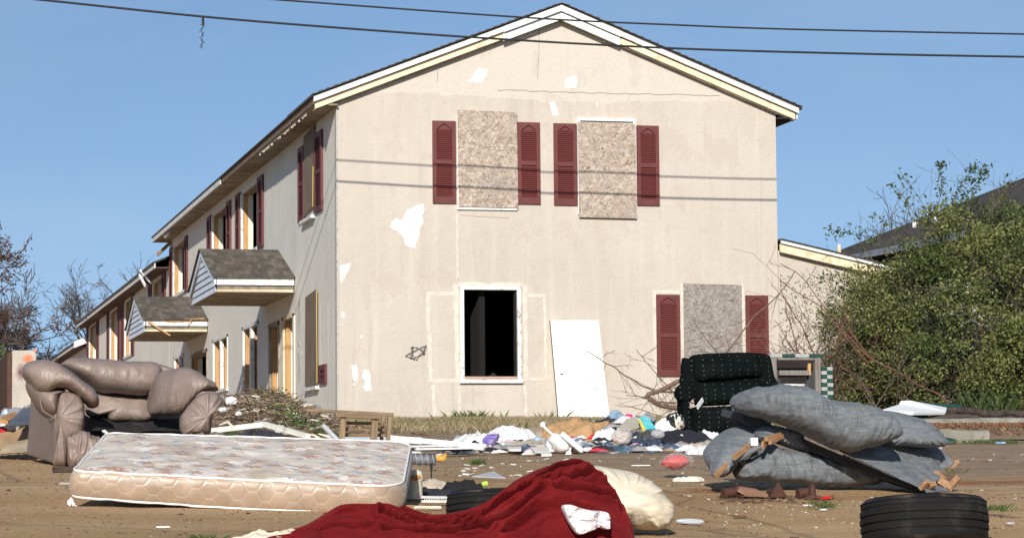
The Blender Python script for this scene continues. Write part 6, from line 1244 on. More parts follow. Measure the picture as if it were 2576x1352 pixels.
m, n, b = newmat('mossy concrete kerb'); v = coords(n); c = ramp(n, noise(n, v, 4, 7, .7), [(.3, (.17, .155, .12)), (.55, (.27, .25, .20)), (.75, (.34, .32, .27))]); c = mixc(n, ramp(n, noise(n, v, 11, 6, .7), [(.55, (0, 0, 0)), (.7, (.7, .7, .7))]), c, (.07, .07, .05)); n.links.new(c, b.inputs['Base Color']); b.inputs['Roughness'].default_value = .95; bump(n, b, noise(n, v, 25, 6, .75), .9, .02); CONC2 = m
kerb(2335, 2488, 28.6, 1078, .2, 'parking_stop', 'grey concrete wheel stop with a broken rounded end at the right', .02)
kerb(2330, 3000, 32.6, 1052, .3, 'concrete_kerb', 'long low mossy concrete kerb below the hedge at the right edge', -.012)
# raised soil behind the kerb
SOIL = mat('leaf-strewn soil', (.14, .095, .06), .95, .4, 5, 40, .9, .03, dirt=(.07, .045, .03), dscale=6)
TX, TY = np.meshgrid(np.linspace(12.5, 26, 90), np.linspace(32.8, 45.95, 60), indexing='ij'); TZ = G0(TY)+.17*np.clip((46.5-TY)/8, .1, 1)*np.clip((TX-13.2)/1.2, 0, 1)+.02*fbm(TX*3, TY*3, 0, 5, 4)+.0
mb = MB(); mb.grid(np.stack([TX, TY, TZ], -1)); o = mb.obj('planting_bed', SOIL, None, smooth=True, loc=(0, 0, 0)); o['kind'] = 'structure'
TX, TY = np.meshgrid(np.linspace(P(2340, 1100, 30)[0], 22, 90), np.linspace(29.1, 32.6, 40), indexing='ij'); TZ = G0(TY)+.10*np.clip((TY-29.2)/1.0, 0, 1)+.02*fbm(TX*3, TY*3, 0, 5, 4)+.012
mb = MB(); mb.grid(np.stack([TX, TY, TZ], -1)); o = mb.obj('soil_verge', mat('sandy verge', (.27, .185, .11), .95, .3, 4, 40, .9, .02, dirt=(.12, .08, .05), dscale=4), None, smooth=True, loc=(0, 0, 0)); o['kind'] = 'structure'
wboard('plastic_sheet', 'white plastic panel with a stepped edge on the green crate by the hedge', [(2216,1030,33.2),(2262,1016,33.5),(2266,1007,33.6),(2290,1006,33.6),(2382,1024,33.4),(2380,1035,33.1),(2300,1036,33.0)], 'lid', mat('smooth white plastic', (.84, .84, .82), .35, .02), .05)
DG = mat('dark green plastic', (.008, .05, .042), .5, .15)
r = thing('green_crate', 'dark green plastic crate under the white plastic panel', 'crate', P(2306, 1058, 33.4))
a_, b_ = P(2276, 1037, 33.4), P(2336, 1058, 33.4); mb = MB(); mb.box((a_[0], 33.4, b_[2]-.05), (b_[0], 33.8, a_[2])); mb.obj('crate_body', DG, r, bevel=.01)
for i in range(7): mb = MB(); x = a_[0]+(b_[0]-a_[0])*(i+.5)/7; mb.box((x-.008, 33.385, b_[2]-.04), (x+.008, 33.405, a_[2]-.02)); mb.obj('rib', DG, r)
for (pts, lb) in (([(2285,1010),(2345,1018),(2418,1021)], 'dark green plastic tube lying across the back of the white plastic panel'),):
    mb = MB(); q = resample(np.array([P(x, y, 33.75) for x, y in pts]), 20, False); mb.tube(q, .028, 8); tag(mb.obj('green_tube', DG, None, loc=q[0]), lb, 'tube')
wboard('green_plank', 'dark green plank leaning on the concrete wheel stop', [(2356,1100,28.2),(2358,1094,28.4),(2407,1104,28.3),(2404,1111,28.1)], 'plank', DG, .02)
BARK = mat('dark dead bark', (.060, .042, .034), .95, .4, 10, 40, .9, .02, stretch=(1, 1, 1)); BARK2 = mat('pale brown twig', (.17, .105, .072), .9, .3, 10, bst=.3); BARK3 = mat('grey brown twig', (.10, .07, .058), .9, .3, 10, bst=.3)
mb = MB(); q = resample(np.array([P(x, y, 33.9+.15*math.sin(x*.01)) for x, y in ((2340,1030),(2410,1031),(2450,1034),(2500,1040),(2540,1038),(2576,1040),(2640,1036))]), 60, False); q[:, 2] += .01*vn(np.arange(60)*.5, 0); mb.tube(q, .045+.012*vn(np.arange(60)*.35, 3), 10)
mb.tube(resample(np.array([P(x, y, 33.7) for x, y in ((2335,1048),(2370,1042),(2405,1036))]), 12, False), .012, 6)
tag(mb.obj('fallen_log', BARK, None, smooth=True, loc=q[0]), 'dark fallen branch lying along the top of the kerb under the hedge', 'log')
lay([(2505,1104),(2530,1108)], 27.6, .012, mat('blue can', (.04, .22, .55), .3, .2, 30, col2=(.7, .72, .75)), 'blue_can', 'crushed blue and white can in the grass right of the wheel stop', 'can')
wboard('white_box', 'small white foam box right of the grey sofa cushion', [(2346,1122,20.5),(2352,1110,20.6),(2370,1112,20.6),(2370,1124,20.3)], 'box', WHITE, .04)
lay([(1702,1286),(1736,1286),(1768,1287)], 14.3, .006, mat('chalk blue strip', (.55, .62, .68), .4, .1), 'pale_strip', 'thin pale blue plastic strip on bare ground right of the cream quilt', 'strip')
p = GP(1735, 14.3); mb = MB(); th = np.linspace(0, 2*np.pi, 28, endpoint=False); mb.add([(p[0]+.078*math.cos(t), p[1]+.06*math.sin(t), p[2]+.008+.012*math.sin(t)) for t in th], [tuple(range(28))]); mb.add([(p[0]+.078*math.cos(t), p[1]+.06*math.sin(t), p[2]+.004+.012*math.sin(t)) for t in th], [tuple(range(28))]); tag(mb.obj('paper_plate', PIPE, None, loc=p), 'small white flattened lid on bare ground right of the cream quilt', 'lid')

# ---------------------------------------------------------------- debris mound by the side wall
MC = (_p(655, 36.), 36.); 
def moundh(x, y): return .43*np.exp(-((x-MC[0])/.62)**2-((y-MC[1])/3.2)**2)*(1+.25*fbm(x*2.5, y*1.2, 0, 6, 3))
TX, TY = np.meshgrid(np.linspace(MC[0]-1.6, MC[0]+1.4, 110), np.linspace(29, 43, 100), indexing='ij'); TZ = G0(TY)+moundh(TX, TY)-.04+.05*fbm(TX*9, TY*5, 0, 5, 3)
MD = thing('debris_mound', 'mound of straw, roots and rubbish with green weeds between loveseat and side wall', 'debris', (MC[0], MC[1], float(G0(36.))))
mb = MB(); mb.grid(np.stack([TX, TY, TZ], -1)); mb.obj('earth', mat('dark litter earth', (.10, .07, .045), .95, .4, 9, 40, .9, .03, dirt=(.25, .20, .14), dscale=12), MD, smooth=True, kind='stuff')
rs = np.random.RandomState(5)
def sticks(N_, cols, nm, par, size, fx, lenr=(.08, .35), rad=(.004, .012), upb=.25, seedo=0):
    rs = np.random.RandomState(11+seedo); mb = MB()
    for i in range(N_):
        x, y, z = fx(rs); l = rs.uniform(*lenr)*size; a = rs.uniform(0, 2*np.pi); e = rs.normal(0, upb); d = np.array([math.cos(a)*math.cos(e), math.sin(a)*math.cos(e), math.sin(e)])*l/2; r_ = rs.uniform(*rad)
        p = np.array([x, y, z]); k = np.array([rs.normal(), rs.normal(), rs.normal()])*l*.08
        mb.tube([p-d, p+k, p+d], [r_, r_*.9, r_*.4], 3, cap=False)
    return mb.obj(nm, cols, par, kind='stuff')
def on_mound(rs): x = MC[0]+rs.normal()*.52; y = MC[1]+rs.normal()*2.2; return x, y, float(G0(y)+moundh(x, y))+rs.uniform(-.01, .07)
STRAW = mat('bleached straw', (.27, .20, .13), .9, .35, 20, bst=0); sticks(2200, STRAW, 'straw', MD, 1., on_mound, lenr=(.08, .32)); sticks(1600, BARK2, 'roots', MD, 1., on_mound, lenr=(.1, .5), seedo=3); sticks(260, mat('pale driftwood', (.55, .49, .40), .9, .2, bst=0), 'pale_sticks', MD, 1., on_mound, lenr=(.1, .3), rad=(.01, .022), seedo=5)
LEAFG = []
def leafmat(nm, c_, c2_, rough=.55, trans=.25):
    m, n, b = newmat(nm); gi = N(n, 'ShaderNodeNewGeometry'); c = ramp(n, gi.outputs['Random Per Island'], [(0, c_), (.5, tuple((a+b2)/2 for a, b2 in zip(c_, c2_))), (1, c2_)])
    n.links.new(c, b.inputs['Base Color']); b.inputs['Roughness'].default_value = rough; b.inputs['Specular IOR Level'].default_value = .25
    tr = N(n, 'ShaderNodeBsdfTranslucent'); n.links.new(c, tr.inputs['Color']); ms = N(n, 'ShaderNodeMixShader'); ms.inputs[0].default_value = trans; out = n.nodes['Material Output']
    n.links.new(b.outputs[0], ms.inputs[1]); n.links.new(tr.outputs[0], ms.inputs[2]); n.links.new(ms.outputs[0], out.inputs['Surface']); return m
WEED = leafmat('weed green', (.035, .085, .018), (.10, .17, .04))
def leaves(pos, size, nm, mt_, par=None, nrmb=None, aspect=.5, seed=0, kind='stuff', loc=None, sizes=None):
    rs = np.random.RandomState(seed); n_ = len(pos); a = rs.normal(size=(n_, 3)); a /= np.linalg.norm(a, axis=1)[:, None]; b_ = rs.normal(size=(n_, 3))
    if nrmb is not None: b_ = b_+nrmb
    nn_ = b_/np.linalg.norm(b_, axis=1)[:, None]; a = a-(a*nn_).sum(1)[:, None]*nn_; a /= np.linalg.norm(a, axis=1)[:, None]; c_ = np.cross(nn_, a)
    s = size*rs.uniform(.6, 1.25, n_)[:, None]
    V = np.stack([pos-a*s*.5, pos+c_*s*aspect*.5+nn_*s*.08, pos+a*s*.5, pos-c_*s*aspect*.5+nn_*s*.08], 1).reshape(-1, 3)
    me = bpy.data.meshes.new(nm); L_ = np.asarray(loc if loc is not None else (wloc(par) if par is not None else (0, 0, 0)), float)
    me.vertices.add(len(V)); me.vertices.foreach_set('co', (V-L_).ravel()); me.loops.add(4*n_); me.loops.foreach_set('vertex_index', np.arange(4*n_, dtype=np.int32)); me.polygons.add(n_)
    me.polygons.foreach_set('loop_start', np.arange(0, 4*n_, 4, dtype=np.int32)); me.polygons.foreach_set('loop_total', np.full(n_, 4, np.int32)); me.update(calc_edges=True); me.validate(); me.materials.append(mt_)
    o = bpy.data.objects.new(nm, me); C.objects.link(o); o['kind'] = kind
    if par is not None: o.parent = par; o.location = (0, 0, 0)
    else: o.location = tuple(L_)
    return o
pos = []
for i in range(3000):
    k = rs.randint(3); bx_, by_ = ((_p(548, 30.5), 30.5), (_p(735, 33.), 33.), (_p(690, 36.), 36.))[k]; x = bx_+rs.normal()*(.20, .16, .25)[k]; y = by_+rs.normal()*(.7, 1.4, 1.5)[k]; pos.append((x, y, float(G0(y)+moundh(x, y))+abs(rs.normal())*.06))
leaves(np.array(pos), .045, 'weeds', WEED, MD, nrmb=np.array([0, -.4, .8]))
for i, (px, py, Y) in enumerate(((582,1008,33.5),(703,1080,31.),(600,1040,33.),(560,1030,31.),(640,1015,35.))): blobby(px, py, Y, (.13,.12,.07,.09,.06)[i], (.09,.09,.05,.05,.04)[i], .08, WCL, 'white_scrap', ('white paper scrap near the top of the debris mound', 'white crumpled cup at the foot of the debris mound', 'small white scrap in the middle of the debris mound', 'white scrap low at the left of the debris mound', 'tiny white scrap on the crest of the debris mound')[i], 'scrap', i+3, .35, 7)
cloth(655, 29.2, .55, .7, .17, mat('dark plum plastic', (.045, .035, .045), .5, .2), 'black_plastic', 'dark plum plastic sheet draped at the foot of the debris mound', 'plastic sheet', 91, freq=6)
cloth(790, 27.8, .6, .6, .05, mat('black netting', (.03, .028, .028), .9, .3), 'black_netting', 'black netting flattened on the ground left of the timber bench', 'netting', 93, freq=12, rag=.5)
# ================================================================ vegetation
HLEAF = leafmat('hedge leaf', (.075, .09, .024), (.26, .27, .09), trans=.3)
HLEAFD = leafmat('hedge leaf glossy', (.025, .045, .012), (.10, .13, .04), trans=.2)
def branchy(mb, p, d, L_, r_, depth, rs, spread=.5, kids=(2, 4), shrink=.66, grav=-.0, seg=6, wob=.12, minr=.002, tips=None):
    pts = [p]; dirs = d.copy(); 
    for i in range(seg):
        dirs = nrm(dirs+rs.normal(size=3)*wob+np.array([0, 0, grav])); pts.append(pts[-1]+dirs*L_/seg)
    pts = np.array(pts); mb.tube(pts, np.linspace(r_, max(minr, r_*.55), seg+1), 5 if r_ > .03 else 3, cap=False)
    if tips is not None and depth <= 1: tips.extend(pts[2:])
    if depth > 0:
        for k in range(rs.randint(kids[0], kids[1]+1)):
            i = rs.randint(2, seg+1); ax = rs.normal(size=3); nd = nrm(dirs+ax*spread); branchy(mb, pts[i], nd, L_*shrink*rs.uniform(.7, 1.15), max(minr, r_*.58), depth-1, rs, spread, kids, shrink, grav, seg, wob, minr, tips)
# hedge: clumps of leaves in the volume of an overgrown shrub, lit from the front
hedge_top = [(1990, 1010), (2050, 900), (2100, 790), (2150, 735), (2200, 700), (2273, 668), (2320, 618), (2368, 560), (2440, 540), (2520, 530), (2576, 525), (2760, 505), (2900, 500)]
def top_at(px): return np.interp(px, [a for a, b in hedge_top], [b for a, b in hedge_top])
rs = np.random.RandomState(21)
hb = GP(2420, 43.); HG = thing('hedge_bush', 'huge overgrown evergreen shrub filling the right side in front of the dark-roofed house', 'bush', hb)
P_ = []; NB = []; stems = MB(); P2 = []
for i in range(560):
    px = rs.uniform(2010, 2900); t = top_at(px); py = rs.uniform(t+5, 1035); 
    dens = np.clip((px-1990)/150, .12, 1)
    if rs.rand() > dens: continue
    h = (py-t)/(1040-t); Yc = 42.2+rs.uniform(-.2, 2.2)-1.4*math.sin(min(1, h)*2.2)*np.clip((px-2080)/200, 0, 1)
    c0 = P(px, py-(rs.rand()**4)*45, Yc); r0 = rs.uniform(.18, .46)*(1 if px > 2100 else .6); n_ = int(240*(r0/.35)**2*(1 if px > 2120 else .45))
    d = rs.normal(size=(n_, 3)); d /= np.linalg.norm(d, axis=1)[:, None]; rr = r0*rs.uniform(.35, 1.05, n_)**.6
    q = c0+d*rr[:, None]*np.array([1.15, 1, .72]); (P_ if rs.rand() < .72 else P2).append(q)
for (dst, sz, nm, mt_, asp) in ((P_, .064, 'foliage', HLEAF, .55), (P2, .07, 'dark_foliage', HLEAFD, .5)):
    q = np.vstack(dst); g_ = G0(q[:, 1]); q = q[q[:, 2] > g_+.08]; leaves(q, sz, nm, mt_, HG, nrmb=np.array([0, -.5, .7]), aspect=asp, seed=len(q))
for i in range(190):                                               # stems rising through the shrub
    px = rs.uniform(2020, 2800); Yc = 42.5+rs.uniform(-1., 1.); p = GP(px, Yc); t = top_at(min(2850, px)); H_ = (P(px, t, Yc)[2]-p[2])*rs.uniform(.6, 1.12)
    branchy(stems, p, nrm([rs.normal()*.35, rs.normal()*.2, 1]), max(.5, H_*.75), .012, 2, rs, .45, (1, 3), .55, -.01, 6, .13, .003)
stems.obj('stems', BARK3, HG, kind='stuff')
# shoots standing out of the top, with paired leaves
sh = MB(); lp = []
for (pts, nl) in (([(2340,560),(2364,500),(2368,470),(2366,410)], 60), ([(2370,560),(2400,500),(2430,455),(2446,415)], 50), ([(2390,540),(2440,480),(2485,425)], 40), ([(2330,560),(2270,505),(2245,470)], 30), ([(2350,560),(2300,480),(2268,442)], 30),
                  ([(2260,640),(2200,600),(2150,590),(2088,577)], 40), ([(2290,620),(2240,570),(2205,540)], 24), ([(2200,660),(2165,612),(2160,585)], 20), ([(2500,520),(2530,480),(2545,455)], 20), ([(2420,530),(2460,470),(2462,430)], 24), ([(2130,720),(2090,690),(2060,700)],20)):
    Yq = 42.6; q = resample(np.array([P(x, y, Yq+rs.normal()*.1) for x, y in pts]), 24, False); sh.tube(q, np.linspace(.010, .004, 24), 4)
    for k in range(nl*2): j = min(23, int(24*(1-rs.rand()**1.6))); lp.append(q[j]+rs.normal(size=3)*[.06, .05, .06])
    for k in range(4): j = rs.randint(8, 22); branchy(sh, q[j], nrm(rs.normal(size=3)+[0, 0, .7]), .35, .004, 1, rs, .5, (1, 2), .6, 0, 4, .1, .002)
sh.obj('shoots', leafmat('green shoot', (.10, .12, .05), (.16, .14, .08)), HG, kind='stuff'); leaves(np.array(lp), .095, 'shoot_leaves', HLEAFD, HG, aspect=.4, seed=3)
# bare brambles at the left of the shrub
BR = thing('bramble_thicket', 'leafless reddish brambles sprawling from the hedge across the lower shutters', 'bramble', GP(2060, 43.5))
mb = MB(); rs = np.random.RandomState(8)
for i in range(85):
    px = rs.uniform(1960, 2330); Yc = rs.uniform(40.5, 44.5); p = GP(px, Yc); d = nrm([rs.normal()*.6-.35, rs.normal()*.3, rs.uniform(.35, 1.2)])
    branchy(mb, p, d, rs.uniform(.9, 2.0), rs.uniform(.007, .014), 2, rs, .5, (1, 3), .5, -.035, 8, .11, .0035)
mb.obj('bare_stems', BARK3, BR, kind='stuff')
mb = MB()
for pts in ([(2450,1090),(2380,1000),(2290,960),(2180,890),(2100,800),(2020,700),(1965,660)], [(2290,1040),(2210,960),(2140,860),(2050,760),(1960,705)], [(2100,1030),(2070,960),(2030,850),(1975,745),(1965,700)], [(2240,1040),(2160,960),(2080,900),(2000,880),(1950,800)],
            [(2040,1010),(2020,920),(1990,830),(1975,740)], [(2350,1020),(2250,985),(2140,975),(2050,1000)], [(2330,1030),(2230,930),(2150,850),(2120,740)], [(2075,1030),(2010,960),(1950,900),(1900,830)], [(2500,1020),(2400,960),(2330,930),(2200,940)]):
    Yq = rs.uniform(40., 42.); q = resample(np.array([P(x, y, Yq) for x, y in pts]), 40, False); q += np.stack([fbm(np.arange(40)*.2, i_, 0, int(Yq*9))*.05 for i_ in range(3)], 1); mb.tube(q, np.linspace(.017, .006, 40), 5)
    for k in range(7): j = rs.randint(6, 38); branchy(mb, q[j], nrm(rs.normal(size=3)*[1, .4, 1]), rs.uniform(.3, .8), .006, 1, rs, .5, (1, 3), .6, 0, 5, .12, .003)
mb.obj('long_canes', mat('reddish bramble cane', (.15, .065, .045), .8, .3, 10, bst=0), BR, kind='stuff')
q = []
for i in range(2600): px = 1960+rs.rand()**.7*230; py = rs.uniform(690, 1030); q.append(P(px, py, rs.uniform(41.5, 44)))
leaves(np.array(q), .05, 'sparse_leaves', HLEAF, BR, seed=12)
# dead branch by the armchair
DB = thing('dead_branch', 'forked dead branch with fine twigs between the white door and the dark green armchair', 'branch', GP(1690, 31.))
mb = MB(); rs = np.random.RandomState(3)
def limb(pts, Y, r0, r1, nk, kl=.35, kr=.004): 
    q = resample(np.array([P(x, y, Y+.2*k/len(pts)) for k, (x, y) in enumerate(pts)]), 40, False); q += np.stack([fbm(np.arange(40)*.25, k, 0, int(pts[0][0]))*.012 for k in range(3)], 1); mb.tube(q, np.linspace(r0, r1, 40), 7)
    for k in range(nk): j = rs.randint(4, 39); branchy(mb, q[j], nrm((q[j]-q[max(0, j-4)])*4+rs.normal(size=3)*[.6, .2, .6]), rs.uniform(.5, 1.2)*kl, kr, 1, rs, .45, (1, 3), .6, 0, 5, .08, .0022)
limb([(1840,900),(1790,925),(1711,957),(1660,982),(1626,994),(1636,1005),(1657,1017),(1690,1024),(1730,1030)], 31., .024, .03, 8)
limb([(1720,1030),(1740,1040),(1760,1052)], 31., .02, .012, 3)
limb([(1475,881),(1530,915),(1600,960),(1650,983),(1700,985)], 31.2, .005, .012, 14); limb([(1600,880),(1660,950),(1700,990),(1760,1020)], 31.3, .004, .010, 10)
limb([(1575,993),(1620,998),(1660,1010),(1700,1012)], 31.1, .004, .009, 6); limb([(2000,680),(1960,740),(1895,800),(1840,870),(1800,920),(1770,960)], 33.5, .007, .013, 10, .5)
limb([(1650,1050),(1690,1030),(1720,1020)], 30.8, .003, .006, 3); limb([(1740,800),(1790,870),(1850,930),(1900,980)], 33.6, .004, .009, 12, .45); limb([(1560,1020),(1600,1026),(1660,1045)], 31, .003, .006, 4)
mb.obj('branch_wood', BARK2, DB, smooth=True, kind='stuff')
# winter trees at the left
TWIG = mat('grey winter twig', (.085, .068, .06), .9, .3, 10, bst=0)
def bare_tree(px, py_top, Y, lab, seed, L0, lean=(0, 0, 1), buds=None, depth=5, kids=(3, 4), r0=.16, spread=.55, base=None, shrink=.70):
    p = GP(px, Y); root = thing('bare_tree', lab, 'tree', p, 'leafless winter trees at the left'); rs = np.random.RandomState(seed); mb = MB(); tips = []
    tr = np.array([p, p+np.array([lean[0]*.3, 0, L0*.33]), p+np.array([lean[0], lean[1], L0])*1.0]); t_ = MB(); t_.tube(resample(tr, 10, False), np.linspace(r0, r0*.6, 10), 8); t_.obj('trunk', TWIG, root, smooth=True)
    for k in range(6): branchy(mb, tr[2]-np.array([0, 0, L0*.08*k]), nrm(np.array([lean[0]*.3, 0, .7])+rs.normal(size=3)*[.8, .6, .4]), L0*.62, r0*.48, depth-1, rs, spread, kids, shrink, .02, 6, .14, .010, tips)
    mb.obj('crown', TWIG, root, kind='stuff')
    if buds is not None:
        q = np.array(tips); rs = np.random.RandomState(seed+3); q = q[rs.randint(0, len(q), buds)]+rs.normal(size=(buds, 3))*.05; leaves(q, .08, 'buds', leafmat('reddish winter buds', (.075, .030, .022), (.16, .07, .05)), root, seed=seed)
    return root
bare_tree(-190, 540, 60, 'tall leafless tree with reddish buds reaching in at the left border', 4, 2.05, (.6, 0, 1), buds=3600, depth=5, r0=.11)
bare_tree(20, 740, 112, 'spreading bare tree with upswept limbs behind the concrete wall', 9, 2.3, (.4, 0, 1), depth=5, kids=(3, 5), r0=.10, spread=.75)
bare_tree(-90, 760, 72, 'bare grey tree at the left border, lower than the red-budded one', 15, 1.7, (.3, 0, 1), depth=5, kids=(3, 5), r0=.08, spread=.8)
bare_tree(225, 700, 118, 'faint bare tree rising behind the far row house roof', 23, 3.3, (.2, 0, 1), depth=5, kids=(3, 4), r0=.12)
bare_tree(330, 690, 135, 'second faint bare tree just above the far roof slope', 29, 3.9, (.2, 0, 1), depth=5, kids=(3, 4), r0=.12)
bare_tree(2310, 500, 100, 'thin bare treetop between the gable and the dark-roofed house', 33, 4.9, (.2, 0, 1), depth=4, kids=(3, 4), r0=.08)
# grassy bank far left
BANK = mat('grass bank earth', (.10, .11, .045), .95, .4, 6, 30, .9, .03, col2=(.05, .06, .02)); 
TX, TY = np.meshgrid(np.linspace(-14, P(22, 900, 36)[0], 40), np.linspace(33.8, 60, 50), indexing='ij'); TZ = G0(TY)+1.0*np.clip((TY-33.8)/2.5, 0, 1)*(1+.12*fbm(TX, TY, 0, 3, 3))+.1*fbm(TX*3, TY*3, 0, 5, 3)
mb = MB(); mb.grid(np.stack([TX, TY, TZ], -1)); o = mb.obj('grass_bank', BANK, None, smooth=True, loc=(0, 0, 0)); o['kind'] = 'structure'
def blades(pts, hgt, nm, mt_, lab, cat, seed=0, wd=.012, lean=.35):
    rs = np.random.RandomState(seed); pts = np.asarray(pts); n_ = len(pts); a = rs.uniform(0, 2*np.pi, n_); d = np.stack([np.cos(a), np.sin(a), 0*a], 1)*wd/2; h = hgt*rs.uniform(.4, 1.2, n_)[:, None]; l = rs.normal(size=(n_, 3))*[1, 1, 0]*lean*h
    V = np.stack([pts-d, pts+d, pts+l*.4+h*[0, 0, .6]+d*.6, pts+l+h*[0, 0, 1.]], 1).reshape(-1, 3); f = [(4*i, 4*i+1, 4*i+2, 4*i+3) for i in range(n_)]
    mb = MB(); mb.add(V, f); o = mb.obj(nm, mt_, None, loc=pts.mean(0)); o['kind'] = 'stuff'; o['label'] = lab; o['category'] = cat; return o
GRN = leafmat('grass green', (.045, .085, .02), (.13, .17, .05)); DRY = leafmat('dry grass', (.26, .19, .11), (.42, .33, .20))
rs = np.random.RandomState(4)
pt = []
for i in range(9000): x = rs.uniform(-12, P(20, 900, 36)[0]); y = rs.uniform(33.8, 40); pt.append((x, y, float(G0(y))+1.0*min(1, (y-33.8)/2.5)*(1+.12*float(fbm(x, y, 0, 3, 3)))))
blades(pt, .16, 'bank_grass', GRN, 'green grass covering the bank at the left border', 'grass', 3, .03)
def strip(N_, x0, x1, y0, y1, seed, cl=1.3):
    rs = np.random.RandomState(seed); out = []
    while len(out) < N_:
        x, y = rs.uniform(x0, x1), rs.uniform(y0, y1)
        if float(fbm(x*cl, y*cl, 0, seed, 3)) > rs.uniform(-.35, .25): out.append((x, y, float(G0(y))))
    return out
xa, xb = 7.6, 13.2
TX, TY = np.meshgrid(np.linspace(4.5, 17.5, 120), np.linspace(33, 45.99, 70), indexing='ij'); TZ = G0(TY)+cross(TX, TY)-.045+.055*np.clip((TY-34.5-1.2*fbm(TX*.9, 2.2, 0, 6, 3))/2.5, 0, 1)+.02*fbm(TX*3, TY*2, 0, 5, 4)
mb = MB(); mb.grid(np.stack([TX, TY, TZ], -1)); o = mb.obj('grass_strip_soil', mat('straw covered soil', (.25, .19, .11), .95, .35, 5, 40, .9, .02, dirt=(.13, .12, .05), dscale=3), None, smooth=True, loc=(0, 0, 0)); o['kind'] = 'structure'
dr = strip(5500, xa, xb, 44.3, 45.95, 2)+strip(15000, xa-1.5, xb+.5, 33.5, 45.5, 5, .8)+strip(2500, 12.5, 16.5, 43.5, 45.95, 6)
blades(dr, .11, 'dry_grass', DRY, 'dry straw-coloured grass along the foot of the sandy house wall', 'grass', 5, .012)
gr_ = strip(3200, xa, xb, 44.6, 45.95, 8, 2.)+strip(11000, xa-1.5, xb, 33, 45, 9, .7)
blades(gr_, .09, 'green_grass', GRN, 'green weeds and grass in the strip below the open window', 'grass', 6, .016)
pt = []
for (px, s_, n_, h_) in ((1180, .25, 160, 0),(1200, .2, 130, 0),(1150, .15, 60, 0),(1395, .15, 60, 0)):
    for i in range(n_): x = _p(px, 45.2)+rs.normal()*s_; y = 45.3+rs.normal()*.2; pt.append((x, y, float(G0(y))))
blades(pt[::2], .20, 'tall_grass_tuft', GRN, 'taller green grass tufts against the wall below the open window', 'grass', 7, .018, .5)
pt = []
for (px, Y, s_, n_) in ((2500,28.2,.10,160),(2535,28.,.10,150),(2470,28.1,.08,80),(2420,28.,.15,60),(2075,15.8,.05,60),(2520,15.2,.07,50),(2495,15.3,.03,30),(505,13.0,.02,30),(512,13.,.03,40),(480,14.6,.03,20),(1197,22.5,.05,60),(1205,22.4,.04,30),(2400,20,.05,20)):
    for i in range(n_): x = _p(px, Y)+rs.normal()*s_; y = Y+rs.normal()*s_*.8; pt.append((x, y, float(G0(y))-.005))
blades(pt, .045, 'ground_weeds', GRN, 'tiny green weeds sprouting in cracks of the brown lot', 'weeds', 8, .008, .8)
pt = []
for i in range(160): px = rs.uniform(2430, 2576); x = _p(px, 40.5); pt.append((x+rs.normal()*.1, 40.5, float(G0(40.5))+.1))
blades(pt, .42, 'long_grass', HLEAFD, 'long dark grass blades at the foot of the hedge near the right edge', 'grass', 9, .02, .3)
# leaves fallen on the soil behind the kerb
q = []
for i in range(1500): px = rs.uniform(2340, 2700); Y = 29.4+rs.rand()*3; x = _p(px, Y); q.append((x, Y, float(G0(Y))+.10*min(1, (Y-29.2))+.03))
o = leaves(np.array(q), .05, 'fallen_leaves', leafmat('dead leaf', (.10, .045, .025), (.30, .16, .08), trans=.1), None, loc=GP(2450, 31), seed=4); o['label'] = 'dead brown leaves scattered between kerb and wheel stop'; o['category'] = 'leaves'
GRAV = mat('brown gravel', (.27, .19, .12), .95, .4, 20, bst=0)
# ---------------------------------------------------------------- litter
def chips(N_, fx, size, nm, mt_, lab, seed):
    rs = np.random.RandomState(seed); mb = MB()
    for i in range(N_):
        x, y = fx(rs); s = size*rs.uniform(.3, 1.)**1.5*(1+.6*rs.rand()); a = rs.uniform(0, 3.14); g_ = float(G(x, y))+ground_relief(x, y)-.008; c_, s2 = math.cos(a)*s, math.sin(a)*s; k = rs.uniform(.35, .9)
        mb.obox((x, y, g_+s*.12), (c_, s2, rs.normal()*s*.15), (-s2*k, c_*k, rs.normal()*s*.1), (0, 0, max(.0015, s*.14)))
    o = mb.obj(nm, mt_, None, loc=GP(1500, 18)); o['kind'] = 'stuff'; o['label'] = lab; o['category'] = 'litter'; return o
def region(x0, x1, Y0, Y1, cl=0):
    def f(rs):
        while True:
            px, Y = rs.uniform(x0, x1), rs.uniform(Y0, Y1); x = _p(px, Y)
            if not cl or float(fbm(x*1.5, Y*1.5, 0, 77, 3)) > rs.uniform(-.2, .3): return x, Y
    return f
WCH = mat('white chip', (.74, .72, .68), .8, .1, 20, bst=0); BCH = mat('brown chip', (.12, .065, .035), .9, .3, 20, bst=0); OCH = mat('pale wood chip', (.48, .36, .22), .9, .2, 20, bst=0)
chips(110, region(1150, 2576, 14.5, 26, 1), .011, 'white_crumbs', WCH, 'white crumbs and scraps strewn over the lot between the heaps', 1)
chips(80, region(1780, 2250, 14.8, 17, 0), .006, 'white_grit', WCH, 'fine white grit in front of the grey sofa', 2)
chips(34, region(1150, 1480, 20, 24.5, 1), .022, 'torn_paper', WCH, 'torn white paper bits between mattress and toilet bowl', 3)
chips(420, region(-50, 2620, 12.2, 26, 1), .010, 'brown_crumbs', BCH, 'brown crumbs and bark scattered over the dusty ground', 4)
chips(160, region(0, 2600, 12.2, 27, 1), .009, 'wood_crumbs', OCH, 'pale wood splinters scattered over the dusty ground', 5)
chips(240, region(1120, 1850, 25.2, 31, 0), .035, 'heap_scraps', mat('mixed scraps', (.45, .40, .36), .9, .5, 3, bst=0, dirt=(.1, .12, .2), dscale=3), 'small scraps caught among the clothes of the heap', 6)
chips(120, region(1800, 2100, 16.4, 17.0, 0), .018, 'splinters', BCH, 'dark splinters around the rusty feet', 7)
